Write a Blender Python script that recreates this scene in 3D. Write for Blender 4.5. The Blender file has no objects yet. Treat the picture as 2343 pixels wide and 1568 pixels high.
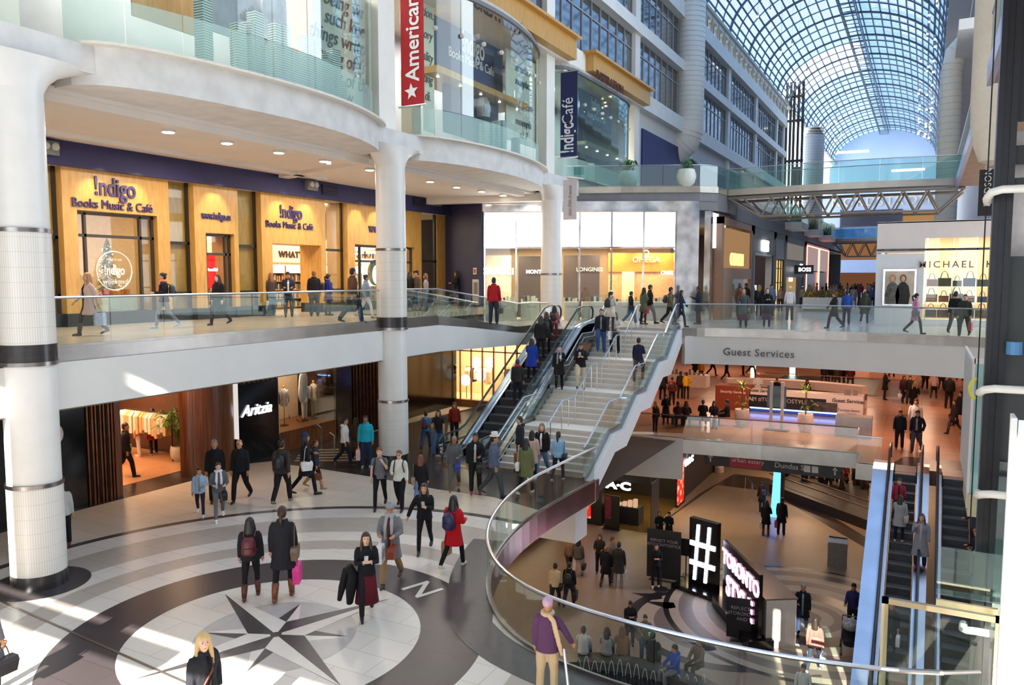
import bpy, bmesh, math, random
from math import sin, cos, pi, tan, atan, atan2, sqrt, radians as R
from mathutils import Vector as V, Matrix
random.seed(7)
sc = bpy.context.scene
# ---------------------------------------------------------------- camera (2343 x 1568 frame)
F, CX, CY, HY, VX, HC = 1787., 1171.5, 784., 635., 2120., 6.4
PITCH = atan((CY-HY)/F); YAW = atan((VX-CX)/(F/cos(PITCH)))
cam = bpy.data.objects.new('camera', bpy.data.cameras.new('camera'))
sc.collection.objects.link(cam); sc.camera = cam
cam.location = (0, 0, HC); cam.rotation_euler = (pi/2-PITCH, 0, YAW)
cam.data.sensor_width = 36; cam.data.lens = F/2343*36; cam.data.clip_end = 600; cam.data.clip_start = .05
# ---------------------------------------------------------------- world, sun, exposure
w = bpy.data.worlds.new('sky'); sc.world = w; w.use_nodes = True
nt = w.node_tree; nt.nodes.clear()
o_ = nt.nodes.new('ShaderNodeOutputWorld'); bg = nt.nodes.new('ShaderNodeBackground')
tc = nt.nodes.new('ShaderNodeTexCoord'); sx = nt.nodes.new('ShaderNodeSeparateXYZ')
cr = nt.nodes.new('ShaderNodeValToRGB')
cr.color_ramp.elements[0].position = .0; cr.color_ramp.elements[0].color = (.86, .93, 1.0, 1)
cr.color_ramp.elements[1].position = .9; cr.color_ramp.elements[1].color = (.62, .80, 1.0, 1)
nt.links.new(tc.outputs['Generated'], sx.inputs[0]); nt.links.new(sx.outputs['Z'], cr.inputs[0])
nt.links.new(cr.outputs[0], bg.inputs[0]); bg.inputs[1].default_value = 2.3
nt.links.new(bg.outputs[0], o_.inputs[0])
SUN = V((.22, -.86, .46)).normalized()          # towards the sun: low, from the south behind the camera
sl = bpy.data.objects.new('sun', bpy.data.lights.new('sun', 'SUN')); sc.collection.objects.link(sl)
sl.data.energy = 15.0; sl.data.angle = R(.2); sl.data.color = (1, .95, .86)
sl.rotation_euler = SUN.to_track_quat('Z', 'Y').to_euler(); sl.location = (6, -20, 30)
vs = sc.view_settings
sc.display_settings.display_device = 'sRGB'
vs.view_transform = 'Standard'; vs.look = 'None'; vs.exposure = .82; vs.gamma = 1; vs.use_curve_mapping = False
cy = sc.cycles
cy.max_bounces = 6; cy.diffuse_bounces = 3; cy.glossy_bounces = 3; cy.transmission_bounces = 2
cy.transparent_max_bounces = 14; cy.use_adaptive_sampling = True; cy.adaptive_threshold = .02
cy.sample_clamp_indirect = 4; cy.caustics_reflective = False; cy.caustics_refractive = False
try:
    cy.use_denoising = True; cy.denoiser = 'OPENIMAGEDENOISE'
except Exception: pass
# large lights of the room: rows of ceiling lamps, given below by area(...)
def area(x, y, z, sx_, sy_, watts, col=(1, .82, .62), rot=(0, 0, 0), name='ceiling_light_source'):
    l = bpy.data.lights.new(name, 'AREA'); l.shape = 'RECTANGLE'; l.size = sx_; l.size_y = sy_
    l.energy = watts; l.color = col
    o = bpy.data.objects.new(name, l); sc.collection.objects.link(o); o.location = (x, y, z); o.rotation_euler = rot
    return o
# ---------------------------------------------------------------- unprojection: pixel -> point on a real plane
FW = V((-sin(YAW)*cos(PITCH), cos(YAW)*cos(PITCH), -sin(PITCH))); RT = V((cos(YAW), sin(YAW), 0)); UP = RT.cross(FW)
CAM = V((0, 0, HC))
def ray(x, y): return FW + RT*((x-CX)/F) - UP*((y-CY)/F)
def aZ(x, y, z): d = ray(x, y); return CAM + d*((z-HC)/d.z)
def aX(x, y, X): d = ray(x, y); return CAM + d*(X/d.x)
def aY(x, y, Y): d = ray(x, y); return CAM + d*(Y/d.y)
# ---------------------------------------------------------------- materials
def lin(c): return c/12.92 if c <= .04045 else ((c+.055)/1.055)**2.4
def hexc(h):
    h = h.lstrip('#'); return tuple(lin(int(h[i:i+2], 16)/255) for i in (0, 2, 4)) + (1,)
MATS = {}
def mat(col, rough=.6, metal=0, emit=0, var=.06, scale=8, bump=0, name=None, spec=.5):
    key = (col, rough, metal, emit, var, scale, bump, spec)
    if key in MATS: return MATS[key]
    m = bpy.data.materials.new(name or 'm_'+str(col)); m.use_nodes = True; n = m.node_tree; n.nodes.clear()
    out = n.nodes.new('ShaderNodeOutputMaterial'); c = hexc(col)
    if emit:
        e = n.nodes.new('ShaderNodeEmission'); e.inputs[0].default_value = c; e.inputs[1].default_value = emit
        n.links.new(e.outputs[0], out.inputs[0])
    else:
        b = n.nodes.new('ShaderNodeBsdfPrincipled'); n.links.new(b.outputs[0], out.inputs[0])
        b.inputs['Roughness'].default_value = rough; b.inputs['Metallic'].default_value = metal
        b.inputs['Specular IOR Level'].default_value = spec
        if var:
            t = n.nodes.new('ShaderNodeTexCoord'); z = n.nodes.new('ShaderNodeTexNoise'); z.inputs['Scale'].default_value = scale
            z.inputs['Detail'].default_value = 3
            r = n.nodes.new('ShaderNodeValToRGB'); a = 1-var*1.5; d = 1+var
            r.color_ramp.elements[0].color = (c[0]*a, c[1]*a, c[2]*a, 1); r.color_ramp.elements[1].color = (min(1, c[0]*d), min(1, c[1]*d), min(1, c[2]*d), 1)
            r.color_ramp.elements[0].position = .3; r.color_ramp.elements[1].position = .7
            n.links.new(t.outputs['Object'], z.inputs[0]); n.links.new(z.outputs[0], r.inputs[0]); n.links.new(r.outputs[0], b.inputs[0])
            if bump:
                bp = n.nodes.new('ShaderNodeBump'); bp.inputs['Strength'].default_value = bump
                n.links.new(z.outputs[0], bp.inputs['Height']); n.links.new(bp.outputs[0], b.inputs['Normal'])
        else: b.inputs[0].default_value = c
    MATS[key] = m; return m
def cloth(col):
    key = ('cloth', col)
    if key in MATS: return MATS[key]
    m = bpy.data.materials.new('cloth_'+col); m.use_nodes = True; n = m.node_tree; b = n.nodes['Principled BSDF']; c = hexc(col)
    t = n.nodes.new('ShaderNodeTexCoord'); mp = n.nodes.new('ShaderNodeMapping'); mp.inputs['Scale'].default_value = (1, 1, .45); z = n.nodes.new('ShaderNodeTexNoise'); z.inputs['Scale'].default_value = 9; z.inputs['Detail'].default_value = 2; z.inputs['Distortion'].default_value = .6
    w_ = n.nodes.new('ShaderNodeTexNoise'); w_.inputs['Scale'].default_value = 160; r = n.nodes.new('ShaderNodeValToRGB'); r.color_ramp.elements[0].color = (c[0]*.88, c[1]*.88, c[2]*.88, 1); r.color_ramp.elements[1].color = (min(1, c[0]*1.1), min(1, c[1]*1.1), min(1, c[2]*1.1), 1)
    bp = n.nodes.new('ShaderNodeBump'); bp.inputs['Strength'].default_value = .55; bp.inputs['Distance'].default_value = .06
    n.links.new(t.outputs['Object'], mp.inputs[0]); n.links.new(mp.outputs[0], z.inputs[0]); n.links.new(t.outputs['Object'], w_.inputs[0]); n.links.new(w_.outputs[0], r.inputs[0]); n.links.new(r.outputs[0], b.inputs[0]); n.links.new(z.outputs[0], bp.inputs['Height']); n.links.new(bp.outputs[0], b.inputs['Normal'])
    b.inputs['Roughness'].default_value = .8; b.inputs['Specular IOR Level'].default_value = .25; MATS[key] = m; return m
def skinm(col='#c98f6e'): return mat(col, .55, var=.05, scale=30, spec=.3)
def glassm(tint, refl, rough, name, strength=1):
    m = bpy.data.materials.new(name); m.use_nodes = True; n = m.node_tree; n.nodes.clear()
    out = n.nodes.new('ShaderNodeOutputMaterial'); t = n.nodes.new('ShaderNodeBsdfTransparent'); g = n.nodes.new('ShaderNodeBsdfGlossy')
    t.inputs[0].default_value = hexc(tint); g.inputs['Roughness'].default_value = rough; g.inputs[0].default_value = (1, 1, 1, 1)
    lw = n.nodes.new('ShaderNodeLayerWeight'); lw.inputs[0].default_value = .25
    ma = n.nodes.new('ShaderNodeMath'); ma.operation = 'MULTIPLY_ADD'; ma.inputs[1].default_value = .5*strength; ma.inputs[2].default_value = refl
    mx = n.nodes.new('ShaderNodeMixShader')
    n.links.new(lw.outputs['Fresnel'], ma.inputs[0]); n.links.new(ma.outputs[0], mx.inputs[0])
    n.links.new(t.outputs[0], mx.inputs[1]); n.links.new(g.outputs[0], mx.inputs[2]); n.links.new(mx.outputs[0], out.inputs[0])
    return m
GLASS = glassm('#f2f8f6', .02, .02, 'rail_glass', .6)
GLASSG = glassm('#dbefed', .08, .03, 'green_tinted_glass')
GLASSB = glassm('#bcd8e8', .10, .03, 'blue_tinted_glass')
STORE = glassm('#f6fbfa', .03, .02, 'shop_window_glass', .45)
def frostm(col, alpha, name):
    m = bpy.data.materials.new(name); m.use_nodes = True; n = m.node_tree; n.nodes.clear()
    out = n.nodes.new('ShaderNodeOutputMaterial'); t = n.nodes.new('ShaderNodeBsdfTransparent'); g = n.nodes.new('ShaderNodeBsdfPrincipled')
    g.inputs[0].default_value = hexc(col); g.inputs['Roughness'].default_value = .25
    mx = n.nodes.new('ShaderNodeMixShader'); mx.inputs[0].default_value = alpha
    n.links.new(t.outputs[0], mx.inputs[1]); n.links.new(g.outputs[0], mx.inputs[2]); n.links.new(mx.outputs[0], out.inputs[0])
    return m
FROST = frostm('#b9dbd2', .34, 'frosted_green_glass')
WHITE = mat('#dcd8d2', .6, var=.03, scale=1.2); WHITE2 = mat('#cfc9c4', .6, var=.03, scale=1.5)
CONC = mat('#d6d3cf', .7, var=.08, scale=2.0, bump=.05)
PAINT = mat('#e2dfda', .35, var=.02, scale=3)
STEEL = mat('#96908c', .28, 1, var=.10, scale=1.6, name='brushed_steel'); RAILM = mat('#c9c7c8', .28, 1, var=.04, scale=4)
GOLDST = mat('#b0a184', .32, 1, var=.08, scale=3)
BLACK = mat('#141214', .5, var=.1); BLACKG = mat('#0e0d0f', .15, var=.1); DARK = mat('#2a2a2c', .5, var=.1)
NAVY = mat('#2a2850', .7, var=.06, scale=3); GREY = mat('#78777a', .6, var=.06, scale=2)
STEELB = mat('#c6c4cc', .26, 1, var=.06, scale=1.2)
ORD = 'first second third fourth fifth sixth seventh eighth ninth tenth eleventh twelfth thirteenth fourteenth fifteenth sixteenth'.split()
RUBBER = mat('#17171a', .3, var=.05)
# ---------------------------------------------------------------- mesh builder
class MB:
    def __init__(s): s.v = []; s.f = []; s.m = []; s.mats = []; s.cur = 0
    def use(s, m):
        if m not in s.mats: s.mats.append(m)
        s.cur = s.mats.index(m); return s
    def add(s, vs_, fs_):
        b = len(s.v); s.v += [V(q) for q in vs_]
        for f in fs_: s.f.append(tuple(b+i for i in f)); s.m.append(s.cur)
        return s
    def box(s, x0, x1, y0, y1, z0, z1):
        p = [(x, y, z) for z in (z0, z1) for x, y in ((x0, y0), (x1, y0), (x1, y1), (x0, y1))]
        return s.add(p, [(3, 2, 1, 0), (4, 5, 6, 7), (0, 1, 5, 4), (1, 2, 6, 5), (2, 3, 7, 6), (3, 0, 4, 7)])
    def obox(s, c, sx_, sy_, sz, ang=0, tilt=0, roll=0):      # box centred at c (bottom at c.z), turned by ang
        M = Matrix.Rotation(ang, 3, 'Z') @ Matrix.Rotation(tilt, 3, 'X') @ Matrix.Rotation(roll, 3, 'Y')
        p = [V(c) + M @ V((x*sx_/2, y*sy_/2, z*sz)) for z in (0, 1) for x, y in ((-1, -1), (1, -1), (1, 1), (-1, 1))]
        return s.add(p, [(3, 2, 1, 0), (4, 5, 6, 7), (0, 1, 5, 4), (1, 2, 6, 5), (2, 3, 7, 6), (3, 0, 4, 7)])
    def quad(s, *p): return s.add(p, [tuple(range(len(p)))])
    def prism(s, pts, z0, z1):      # plan polygon extruded in z
        n = len(pts); A = sum(pts[i][0]*pts[(i+1) % n][1]-pts[(i+1) % n][0]*pts[i][1] for i in range(n))
        if A < 0: pts = pts[::-1]
        return s.add([(p[0], p[1], z0) for p in pts]+[(p[0], p[1], z1) for p in pts],
                     [tuple(range(n))[::-1], tuple(range(n, 2*n))]+[(i, (i+1) % n, n+(i+1) % n, n+i) for i in range(n)])
    def wall(s, path, z0, z1, t):     # vertical sheet of thickness t along a plan path; z may be per-point lists
        n = len(path); L = []
        for i, p in enumerate(path):
            a = V(path[max(0, i-1)][:2]); b = V(path[min(n-1, i+1)][:2]); d = (b-a).normalized(); nn = V((-d.y, d.x))*t/2
            q = V(p[:2]); za = z0[i] if hasattr(z0, '__len__') else z0; zb = z1[i] if hasattr(z1, '__len__') else z1
            L += [(*(q-nn), za), (*(q+nn), za), (*(q+nn), zb), (*(q-nn), zb)]
        F_ = [(0, 1, 2, 3)[::-1], tuple(4*(n-1)+k for k in range(4))]
        for i in range(n-1):
            for k in range(4): F_.append((4*i+k, 4*i+(k+1) % 4, 4*i+4+(k+1) % 4, 4*i+4+k))
        return s.add(L, F_)
    def tube(s, path, r, n=8, caps=True, ry=None, up=V((0, 0, 1))):
        path = [V(p) for p in path]; N = len(path); L = []; prev = None
        for i, p in enumerate(path):
            d = (path[min(N-1, i+1)]-path[max(0, i-1)])
            d = d.normalized() if d.length > 1e-9 else V((0, 0, 1))
            u = up if abs(d.dot(up)) < .97 else V((0, 1, 0)) if abs(d.y) < .9 else V((1, 0, 0))
            if prev is not None and prev.cross(d).length > .05: a = (prev - d*prev.dot(d)).normalized()
            else: a = d.cross(u).normalized()
            prev = a; b = d.cross(a)
            ra = r[i] if hasattr(r, '__len__') else r; rb = (ry[i] if hasattr(ry, '__len__') else ry) if ry is not None else ra
            for k in range(n):
                t = 2*pi*k/n; L.append(p+a*cos(t)*ra+b*sin(t)*rb)
        F_ = [(i*n+k, i*n+(k+1) % n, (i+1)*n+(k+1) % n, (i+1)*n+k) for i in range(N-1) for k in range(n)]
        if caps: F_ += [tuple(range(n))[::-1], tuple((N-1)*n+k for k in range(n))]
        return s.add(L, F_)
    def lathe(s, c, prof, n=24, a0=0, a1=2*pi):     # prof = [(r, z)]
        full = abs(a1-a0-2*pi) < 1e-6; m = n if full else n+1
        L = [(c[0]+r*cos(a0+(a1-a0)*k/n), c[1]+r*sin(a0+(a1-a0)*k/n), z) for r, z in prof for k in range(m)]
        F_ = [(i*m+k, i*m+(k+1) % m, (i+1)*m+(k+1) % m, (i+1)*m+k) for i in range(len(prof)-1) for k in range(n if not full else m)]
        if full: F_ += [tuple(range(m))[::-1], tuple((len(prof)-1)*m+k for k in range(m))]
        return s.add(L, F_)
    def ell(s, c, rx, ry, rz, n=10, m=7, rot=None):
        c = V(c); L = []; 
        for j in range(m+1):
            th = pi*j/m
            for k in range(n):
                q = V((rx*sin(th)*cos(2*pi*k/n), ry*sin(th)*sin(2*pi*k/n), -rz*cos(th)))
                L.append(c+(rot @ q if rot else q))
        return s.add(L, [(j*n+k, j*n+(k+1) % n, (j+1)*n+(k+1) % n, (j+1)*n+k) for j in range(m) for k in range(n)])
    def text(s, body, M, size=1, depth=.02, align='CENTER', spacing=1, bold=0, shear=0, xs=1):
        c = bpy.data.curves.new('t', 'FONT'); c.body = body; c.size = size; c.extrude = depth/2; c.align_x = align
        c.offset = bold; c.shear = shear; c.space_character = spacing; c.resolution_u = 3
        o = bpy.data.objects.new('t', c); sc.collection.objects.link(o)
        dg = bpy.context.evaluated_depsgraph_get(); me = bpy.data.meshes.new_from_object(o.evaluated_get(dg))
        s.add([M @ V((v.co.x*xs, v.co.y, v.co.z)) for v in me.vertices], [tuple(p.vertices) for p in me.polygons])
        bpy.data.objects.remove(o); bpy.data.curves.remove(c); bpy.data.meshes.remove(me)
        return s
    def mesh(s, name, smooth=False, off=V((0, 0, 0)), inv=None):
        me = bpy.data.meshes.new(name)
        me.from_pydata([tuple((inv @ q) if inv else (q-off)) for q in s.v], [], s.f)
        for m in s.mats: me.materials.append(m)
        for i, p in enumerate(me.polygons): p.material_index = s.m[i]
        if smooth:
            me.polygons.foreach_set('use_smooth', [True]*len(me.polygons))
            if smooth != 'all':
                try: me.set_sharp_from_angle(angle=R(smooth if smooth is not True else 40))
                except Exception: pass
        me.update(); return me
    def obj(s, name, parent=None, m=None, smooth=False, **kw):
        if m is not None: s.mats = [m]; s.m = [0]*len(s.f)
        off = V(parent['o']) if parent is not None and 'o' in parent else V((0, 0, 0))
        o = bpy.data.objects.new(name, s.mesh(name, smooth, off)); sc.collection.objects.link(o)
        if parent is not None:
            o.parent = parent
            if 'o' in parent: o['o'] = (off.x, off.y, off.z)
        for k, v in kw.items(): o[k] = v
        return o
def M4(org, xa, ya):        # text frame: origin, right vector, up vector
    xa = V(xa).normalized(); ya = V(ya).normalized(); za = xa.cross(ya)
    return Matrix.Translation(V(org)) @ Matrix((xa, ya, za)).transposed().to_4x4()
def S(name, mb, m=None, parent=None, smooth=False): return mb.obj(name, parent, m, smooth, **({} if parent else {'kind': 'structure'}))
def T(name, label, cat, loc, group=None):
    o = bpy.data.objects.new(name, None); sc.collection.objects.link(o); o.location = loc; o['o'] = tuple(V(loc))
    o.empty_display_size = .1; o['label'] = label; o['category'] = cat
    if group: o['group'] = group
    return o
def G(name, label, cat, mb, m=None, group=None, smooth=False, org=None):      # a thing that is one mesh, origin near its base
    off = V(org) if org is not None else V((sum(q.x for q in mb.v)/len(mb.v), sum(q.y for q in mb.v)/len(mb.v), min(q.z for q in mb.v)))
    if m is not None: mb.mats = [m]; mb.m = [0]*len(mb.f)
    o = bpy.data.objects.new(name, mb.mesh(name, smooth, off)); sc.collection.objects.link(o); o.location = off; o['o'] = tuple(off)
    o['label'] = label; o['category'] = cat
    if group: o['group'] = group
    return o
def boxo(name, parent, m, *b): return MB().box(*b).obj(name, parent, m)
def resample(path, step):
    path = [V(p) for p in path]; out = [path[0]]; 
    for a, b in zip(path, path[1:]):
        k = max(1, round((b-a).length/step))
        out += [a+(b-a)*i/k for i in range(1, k+1)]
    return out
def smoothpath(P, k=2):
    P = [V(p) for p in P]
    for _ in range(k):
        Q = [P[0]]
        for a, b in zip(P, P[1:]): Q += [a*.75+b*.25, a*.25+b*.75]
        P = Q+[P[-1]]
    return P
def railing(path, label, group=None, h=1.07, panel=1.5, name='glass_railing', glass=None, rail=RAILM, r=.028, curb=0, gap=.012, base=True, cat='railing', posts=False):
    path = [V(p) for p in path]; t = T(name, label, cat, path[0], group)
    MB().tube([p+V((0, 0, h)) for p in path], r, 8).obj('handrail', t, rail, True)
    # cut the path into panels by length
    L = [0]
    for a, b in zip(path, path[1:]): L.append(L[-1]+(b-a).length)
    n = max(1, round(L[-1]/panel))
    def at(s_):
        for i in range(len(L)-1):
            if s_ <= L[i+1]+1e-6: return path[i]+(path[i+1]-path[i])*((s_-L[i])/max(1e-6, L[i+1]-L[i]))
        return path[-1]
    for k in range(n):
        a, b = L[-1]*k/n+gap, L[-1]*(k+1)/n-gap
        pts = [at(a)]+[path[i] for i in range(len(path)) if a < L[i] < b]+[at(b)]
        MB().wall(pts, [p.z+curb for p in pts], [p.z+h-.03 for p in pts], .014).obj('glass_panel', t, glass or GLASS)
        if posts: MB().tube([at(a-gap), at(a-gap)+V((0, 0, h))], .018, 6).obj('post', t, rail)
    if base: MB().wall(path, [p.z-.02 for p in path], [p.z+.06 for p in path], .05).obj('base_channel', t, STEEL)
    return t
# ================================================================ SETTING
XC = -16.3; COLY = [9.44, 21.8, 34.76, 47.4, 60., 72.7, 85.3, 98.]
Z3A, Z3B, ZGS, Z1, Z4 = 4.9, 4.2, -.8, -5.6, 10.9
CC = V((-10.08, 9.99, 0))
# --- floor of the compass level: polished tiles, ring pattern laid in by distance from the compass
def floor_mat():
    m = bpy.data.materials.new('compass_floor_tiles'); m.use_nodes = True; n = m.node_tree; b = n.nodes['Principled BSDF']
    g = n.nodes.new('ShaderNodeNewGeometry'); su = n.nodes.new('ShaderNodeVectorMath'); su.operation = 'SUBTRACT'; su.inputs[1].default_value = CC
    le = n.nodes.new('ShaderNodeVectorMath'); le.operation = 'LENGTH'; dv = n.nodes.new('ShaderNodeMath'); dv.operation = 'DIVIDE'; dv.inputs[1].default_value = 12
    r = n.nodes.new('ShaderNodeValToRGB'); r.color_ramp.interpolation = 'CONSTANT'
    L, Gr, K, Be = hexc('#dcd2c7'), hexc('#b5a99d'), hexc('#484041'), hexc('#d6c6b2')
    bands = [(0, L), (2.55, K), (3.75, L), (4.45, Gr), (5.05, L), (5.68, Gr), (6.86, L), (7.66, K), (7.9, Be)]
    e = r.color_ramp.elements; e[0].position = 0; e[0].color = L; e[1].position = bands[1][0]/12; e[1].color = bands[1][1]
    for p, c in bands[2:]: q = e.new(p/12); q.color = c
    br = n.nodes.new('ShaderNodeTexBrick'); br.inputs['Scale'].default_value = 1; br.inputs['Brick Width'].default_value = 1.2; br.inputs['Row Height'].default_value = .6
    br.inputs['Mortar Size'].default_value = .006; br.inputs['Color1'].default_value = (1, 1, 1, 1); br.inputs['Color2'].default_value = (.94, .93, .92, 1); br.inputs['Mortar'].default_value = (.6, .58, .55, 1)
    mx = n.nodes.new('ShaderNodeMixRGB'); mx.blend_type = 'MULTIPLY'; mx.inputs[0].default_value = 1
    n.links.new(g.outputs['Position'], su.inputs[0]); n.links.new(su.outputs[0], le.inputs[0]); n.links.new(le.outputs['Value'], dv.inputs[0]); n.links.new(dv.outputs[0], r.inputs[0])
    n.links.new(g.outputs['Position'], br.inputs[0]); n.links.new(r.outputs[0], mx.inputs[1]); n.links.new(br.outputs[0], mx.inputs[2]); n.links.new(mx.outputs[0], b.inputs[0])
    b.inputs['Roughness'].default_value = .3; b.inputs['Specular IOR Level'].default_value = .4
    return m
def tilefloor(c1, rough=.25, bw=1.2, rh=1.2, name='floor_tiles', c2=None):
    m = bpy.data.materials.new(name); m.use_nodes = True; n = m.node_tree; b = n.nodes['Principled BSDF']; g = n.nodes.new('ShaderNodeNewGeometry')
    br = n.nodes.new('ShaderNodeTexBrick'); br.offset = 0; br.inputs['Scale'].default_value = 1; br.inputs['Brick Width'].default_value = bw; br.inputs['Row Height'].default_value = rh
    c = hexc(c1); br.inputs['Mortar Size'].default_value = .008; br.inputs['Color1'].default_value = c; br.inputs['Color2'].default_value = hexc(c2) if c2 else tuple(q*.93 for q in c[:3])+(1,); br.inputs['Mortar'].default_value = tuple(q*.6 for q in c[:3])+(1,)
    n.links.new(g.outputs['Position'], br.inputs[0]); n.links.new(br.outputs[0], b.inputs[0]); b.inputs['Roughness'].default_value = rough; b.inputs['Specular IOR Level'].default_value = .4
    return m
OPEN = smoothpath([(-9.0, 22.55, 0), (-9.08, 20.5, 0), (-9.12, 18.2, 0), (-8.75, 16., 0), (-8.1, 14.1, 0), (-7.2, 12.7, 0), (-6.1, 11.75, 0), (-4.8, 11.3, 0), (-3.2, 11.12, 0), (-1.6, 11.15, 0), (-.3, 11.42, 0), (.4, 11.7, 0)], 2)
poly = [(p.x, p.y) for p in OPEN]
f2 = MB().prism([(-30, 2), (3.6, 2), (3.6, 11.7)]+poly[::-1]+[(-9., 22.75), (-12.9, 22.75), (-12.9, 33.2), (-30, 33.2)], -.7, 0)
S('floor', f2, floor_mat())
DT = mat('#3a3230', .25, var=.2, scale=2.5, name='dark_stone'); 
zi = .004
def inlay(pts, m, z=0, h=zi): return S('floor_inlay', MB().prism(pts, z, z+h), m)
PXY = lambda x, y, z=0: tuple(aZ(x, y, z)[:2])
inlay([(-30, 2), (-20.3, 2), (-20.3, 12.), PXY(165, 1172), PXY(441, 1100), PXY(560, 1062), (-19.6, 20.3), (-21, 33.2), (-30, 33.2)], DT)
inlay([PXY(640, 1062), PXY(700, 1068), PXY(860, 1093), PXY(1000, 1120), PXY(1130, 1138), PXY(1240, 1170), PXY(1290, 1145), (-9.14, 20), (-9.02, 22.6), (-9.02, 22.7), (-12.95, 22.7), (-12.95, 33), (-19.5, 33), (-20.4, 21)], DT, h=.003)
# dark border along the opening
MBb = MB(); ob = [(p.x, p.y, 0) for p in OPEN if p.y < 16.5]
MBb.wall([(p[0]-(.42 if i < 99 else 0)*1, p[1]-.1-(.22 if p[0] > -7 else 0), 0) for i, p in enumerate(ob)], .003, .0055, .78); S('floor_inlay', MBb, mat('#4a4446', .3, var=.1, scale=6))
# compass star, grey disc, letter N
g_ = MB().lathe(CC, [(0.01, .003), (1.42, .003), (1.42, .006)], 48); g_.f = g_.f[48:]; g_.m = g_.m[48:]
GD = mat('#b6aea8', .3, var=.05, scale=4); LT = mat('#dcd2c7', .3, var=.03, scale=4); KT = mat('#464041', .3, var=.12, scale=10)
disc = MB(); disc.add([(CC.x, CC.y, .003)]+[(CC.x+1.42*cos(2*pi*k/64), CC.y+1.42*sin(2*pi*k/64), .003) for k in range(64)], [(0, 1+k, 1+(k+1) % 64) for k in range(64)]); S('floor_inlay', disc, GD)
st = MB()
def star(r1, r2, a0, z, half):      # half = radial width at the waist
    for k in range(4):
        a = R(a0+90*k); tip = CC+V((r1*cos(a), r1*sin(a), z)); o = CC+V((0, 0, z))
        l = CC+V((r2*cos(a+half), r2*sin(a+half), z)); r = CC+V((r2*cos(a-half), r2*sin(a-half), z))
        st.use(KT).add([o, l, tip], [(0, 2, 1)]); st.use(LT).add([o, tip, r], [(0, 2, 1)])
star(1.35, .42, 24.3, .0045, R(45)); star(2.4, .52, 69., .006, R(45)); S('compass_star', st)
cn = MB().lathe(CC, [(.1, .006), (.1, .008)], 20); S('floor_inlay', cn, KT)
n_a = R(68.4); nd = V((cos(n_a), sin(n_a), 0)); nr = V((sin(n_a), -cos(n_a), 0))
S('floor_letter', MB().text('N', M4(CC+nd*2.83+V((0, 0, .006)), nr, nd), .95, .004, bold=.006, xs=1.0), LT)
seam = MB(); 
for a, b in (((0, 1375), (430, 1565)),): pa, pb = aZ(*a, 0), aZ(*b, 0); pb = pa+(pb-pa)*2.2; seam.wall([pa, pb], .004, .007, .05)
S('floor_inlay', seam, mat('#8b8378', .3, .8))
# --- L1 floor and its inlays
L1M = tilefloor('#86725f', .42, 1.5, 1.5, 'lower_floor_tiles')
S('floor', MB().box(-30, 12, 5, 95, Z1-.3, Z1), L1M)
RC = aZ(1842, 1412, Z1)
def ring(c, r0, r1, m, z, a0=0, a1=2*pi):
    L = MB(); n = 72
    for k in range(n): 
        t0, t1 = a0+(a1-a0)*k/n, a0+(a1-a0)*(k+1)/n
        L.quad((c.x+r0*cos(t0), c.y+r0*sin(t0), z), (c.x+r1*cos(t0), c.y+r1*sin(t0), z), (c.x+r1*cos(t1), c.y+r1*sin(t1), z), (c.x+r0*cos(t1), c.y+r0*sin(t1), z))
    return S('floor_inlay', L, m)
LB = mat('#a08e7c', .45, var=.05, scale=3); LG = mat('#6d5f56', .45, var=.05, scale=3); LK = mat('#201b1c', .3, var=.1)
for r0, r1, m in [(0.02, .55, LG), (.55, .95, LB), (.95, 1.3, LG), (1.3, 1.62, LB), (1.62, 2.3, LK), (2.3, 2.9, LB), (2.9, 3.4, LG), (3.4, 3.9, LB), (3.9, 4.4, LG), (4.4, 4.75, LB), (4.75, 4.95, LK)]: ring(RC, r0, r1, m, Z1+.004)
RC2 = aZ(1650, 1430, Z1); 
for r0, r1, m in [(2.9, 3.3, LK), (2.3, 2.9, LB), (1.7, 2.3, LG), (.9, 1.7, LB)]: ring(RC2, r0, r1, m, Z1+.003, R(60), R(300))
inlay([PXY(1490, 1215, Z1), PXY(1640, 1110, Z1), PXY(1760, 1125, Z1), PXY(1990, 1260, Z1), PXY(1990, 1235, Z1), PXY(1760, 1095, Z1), PXY(1680, 1085, Z1), PXY(1600, 1130, Z1)], mat('#3a302a', .3, var=.1), Z1)
for x, y, a in ((1500, 1365, 0), (1530, 1385, 1), (1620, 1480, 2)):
    c = aZ(x, y, Z1); inlay([(c.x-.9, c.y-.1), (c.x+.1, c.y+.3), (c.x+.3, c.y-.1), (c.x+.05, c.y-.35)], LK, Z1)
# --- guest services level slab, open above the escalators
GSM = tilefloor('#a5775e', .22, 1.5, 1.5, 'guest_floor_tiles')
S('floor', MB().prism([(-30, 33.2), (-10.6, 33.2), (-10.6, 33.75), (-6, 34.25), (-2.1, 34.45), (-2.1, 32.6), (-1.0, 32.6), (6, 32.6), (6, 165), (-30, 165)], ZGS-.55, ZGS), GSM)
inlay([(-1.1, 32.62), (5, 32.62), (5, 34.2), (2.5, 34.9), (-.5, 34.8)], mat('#3a2420', .25, var=.1), ZGS, .006)
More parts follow.
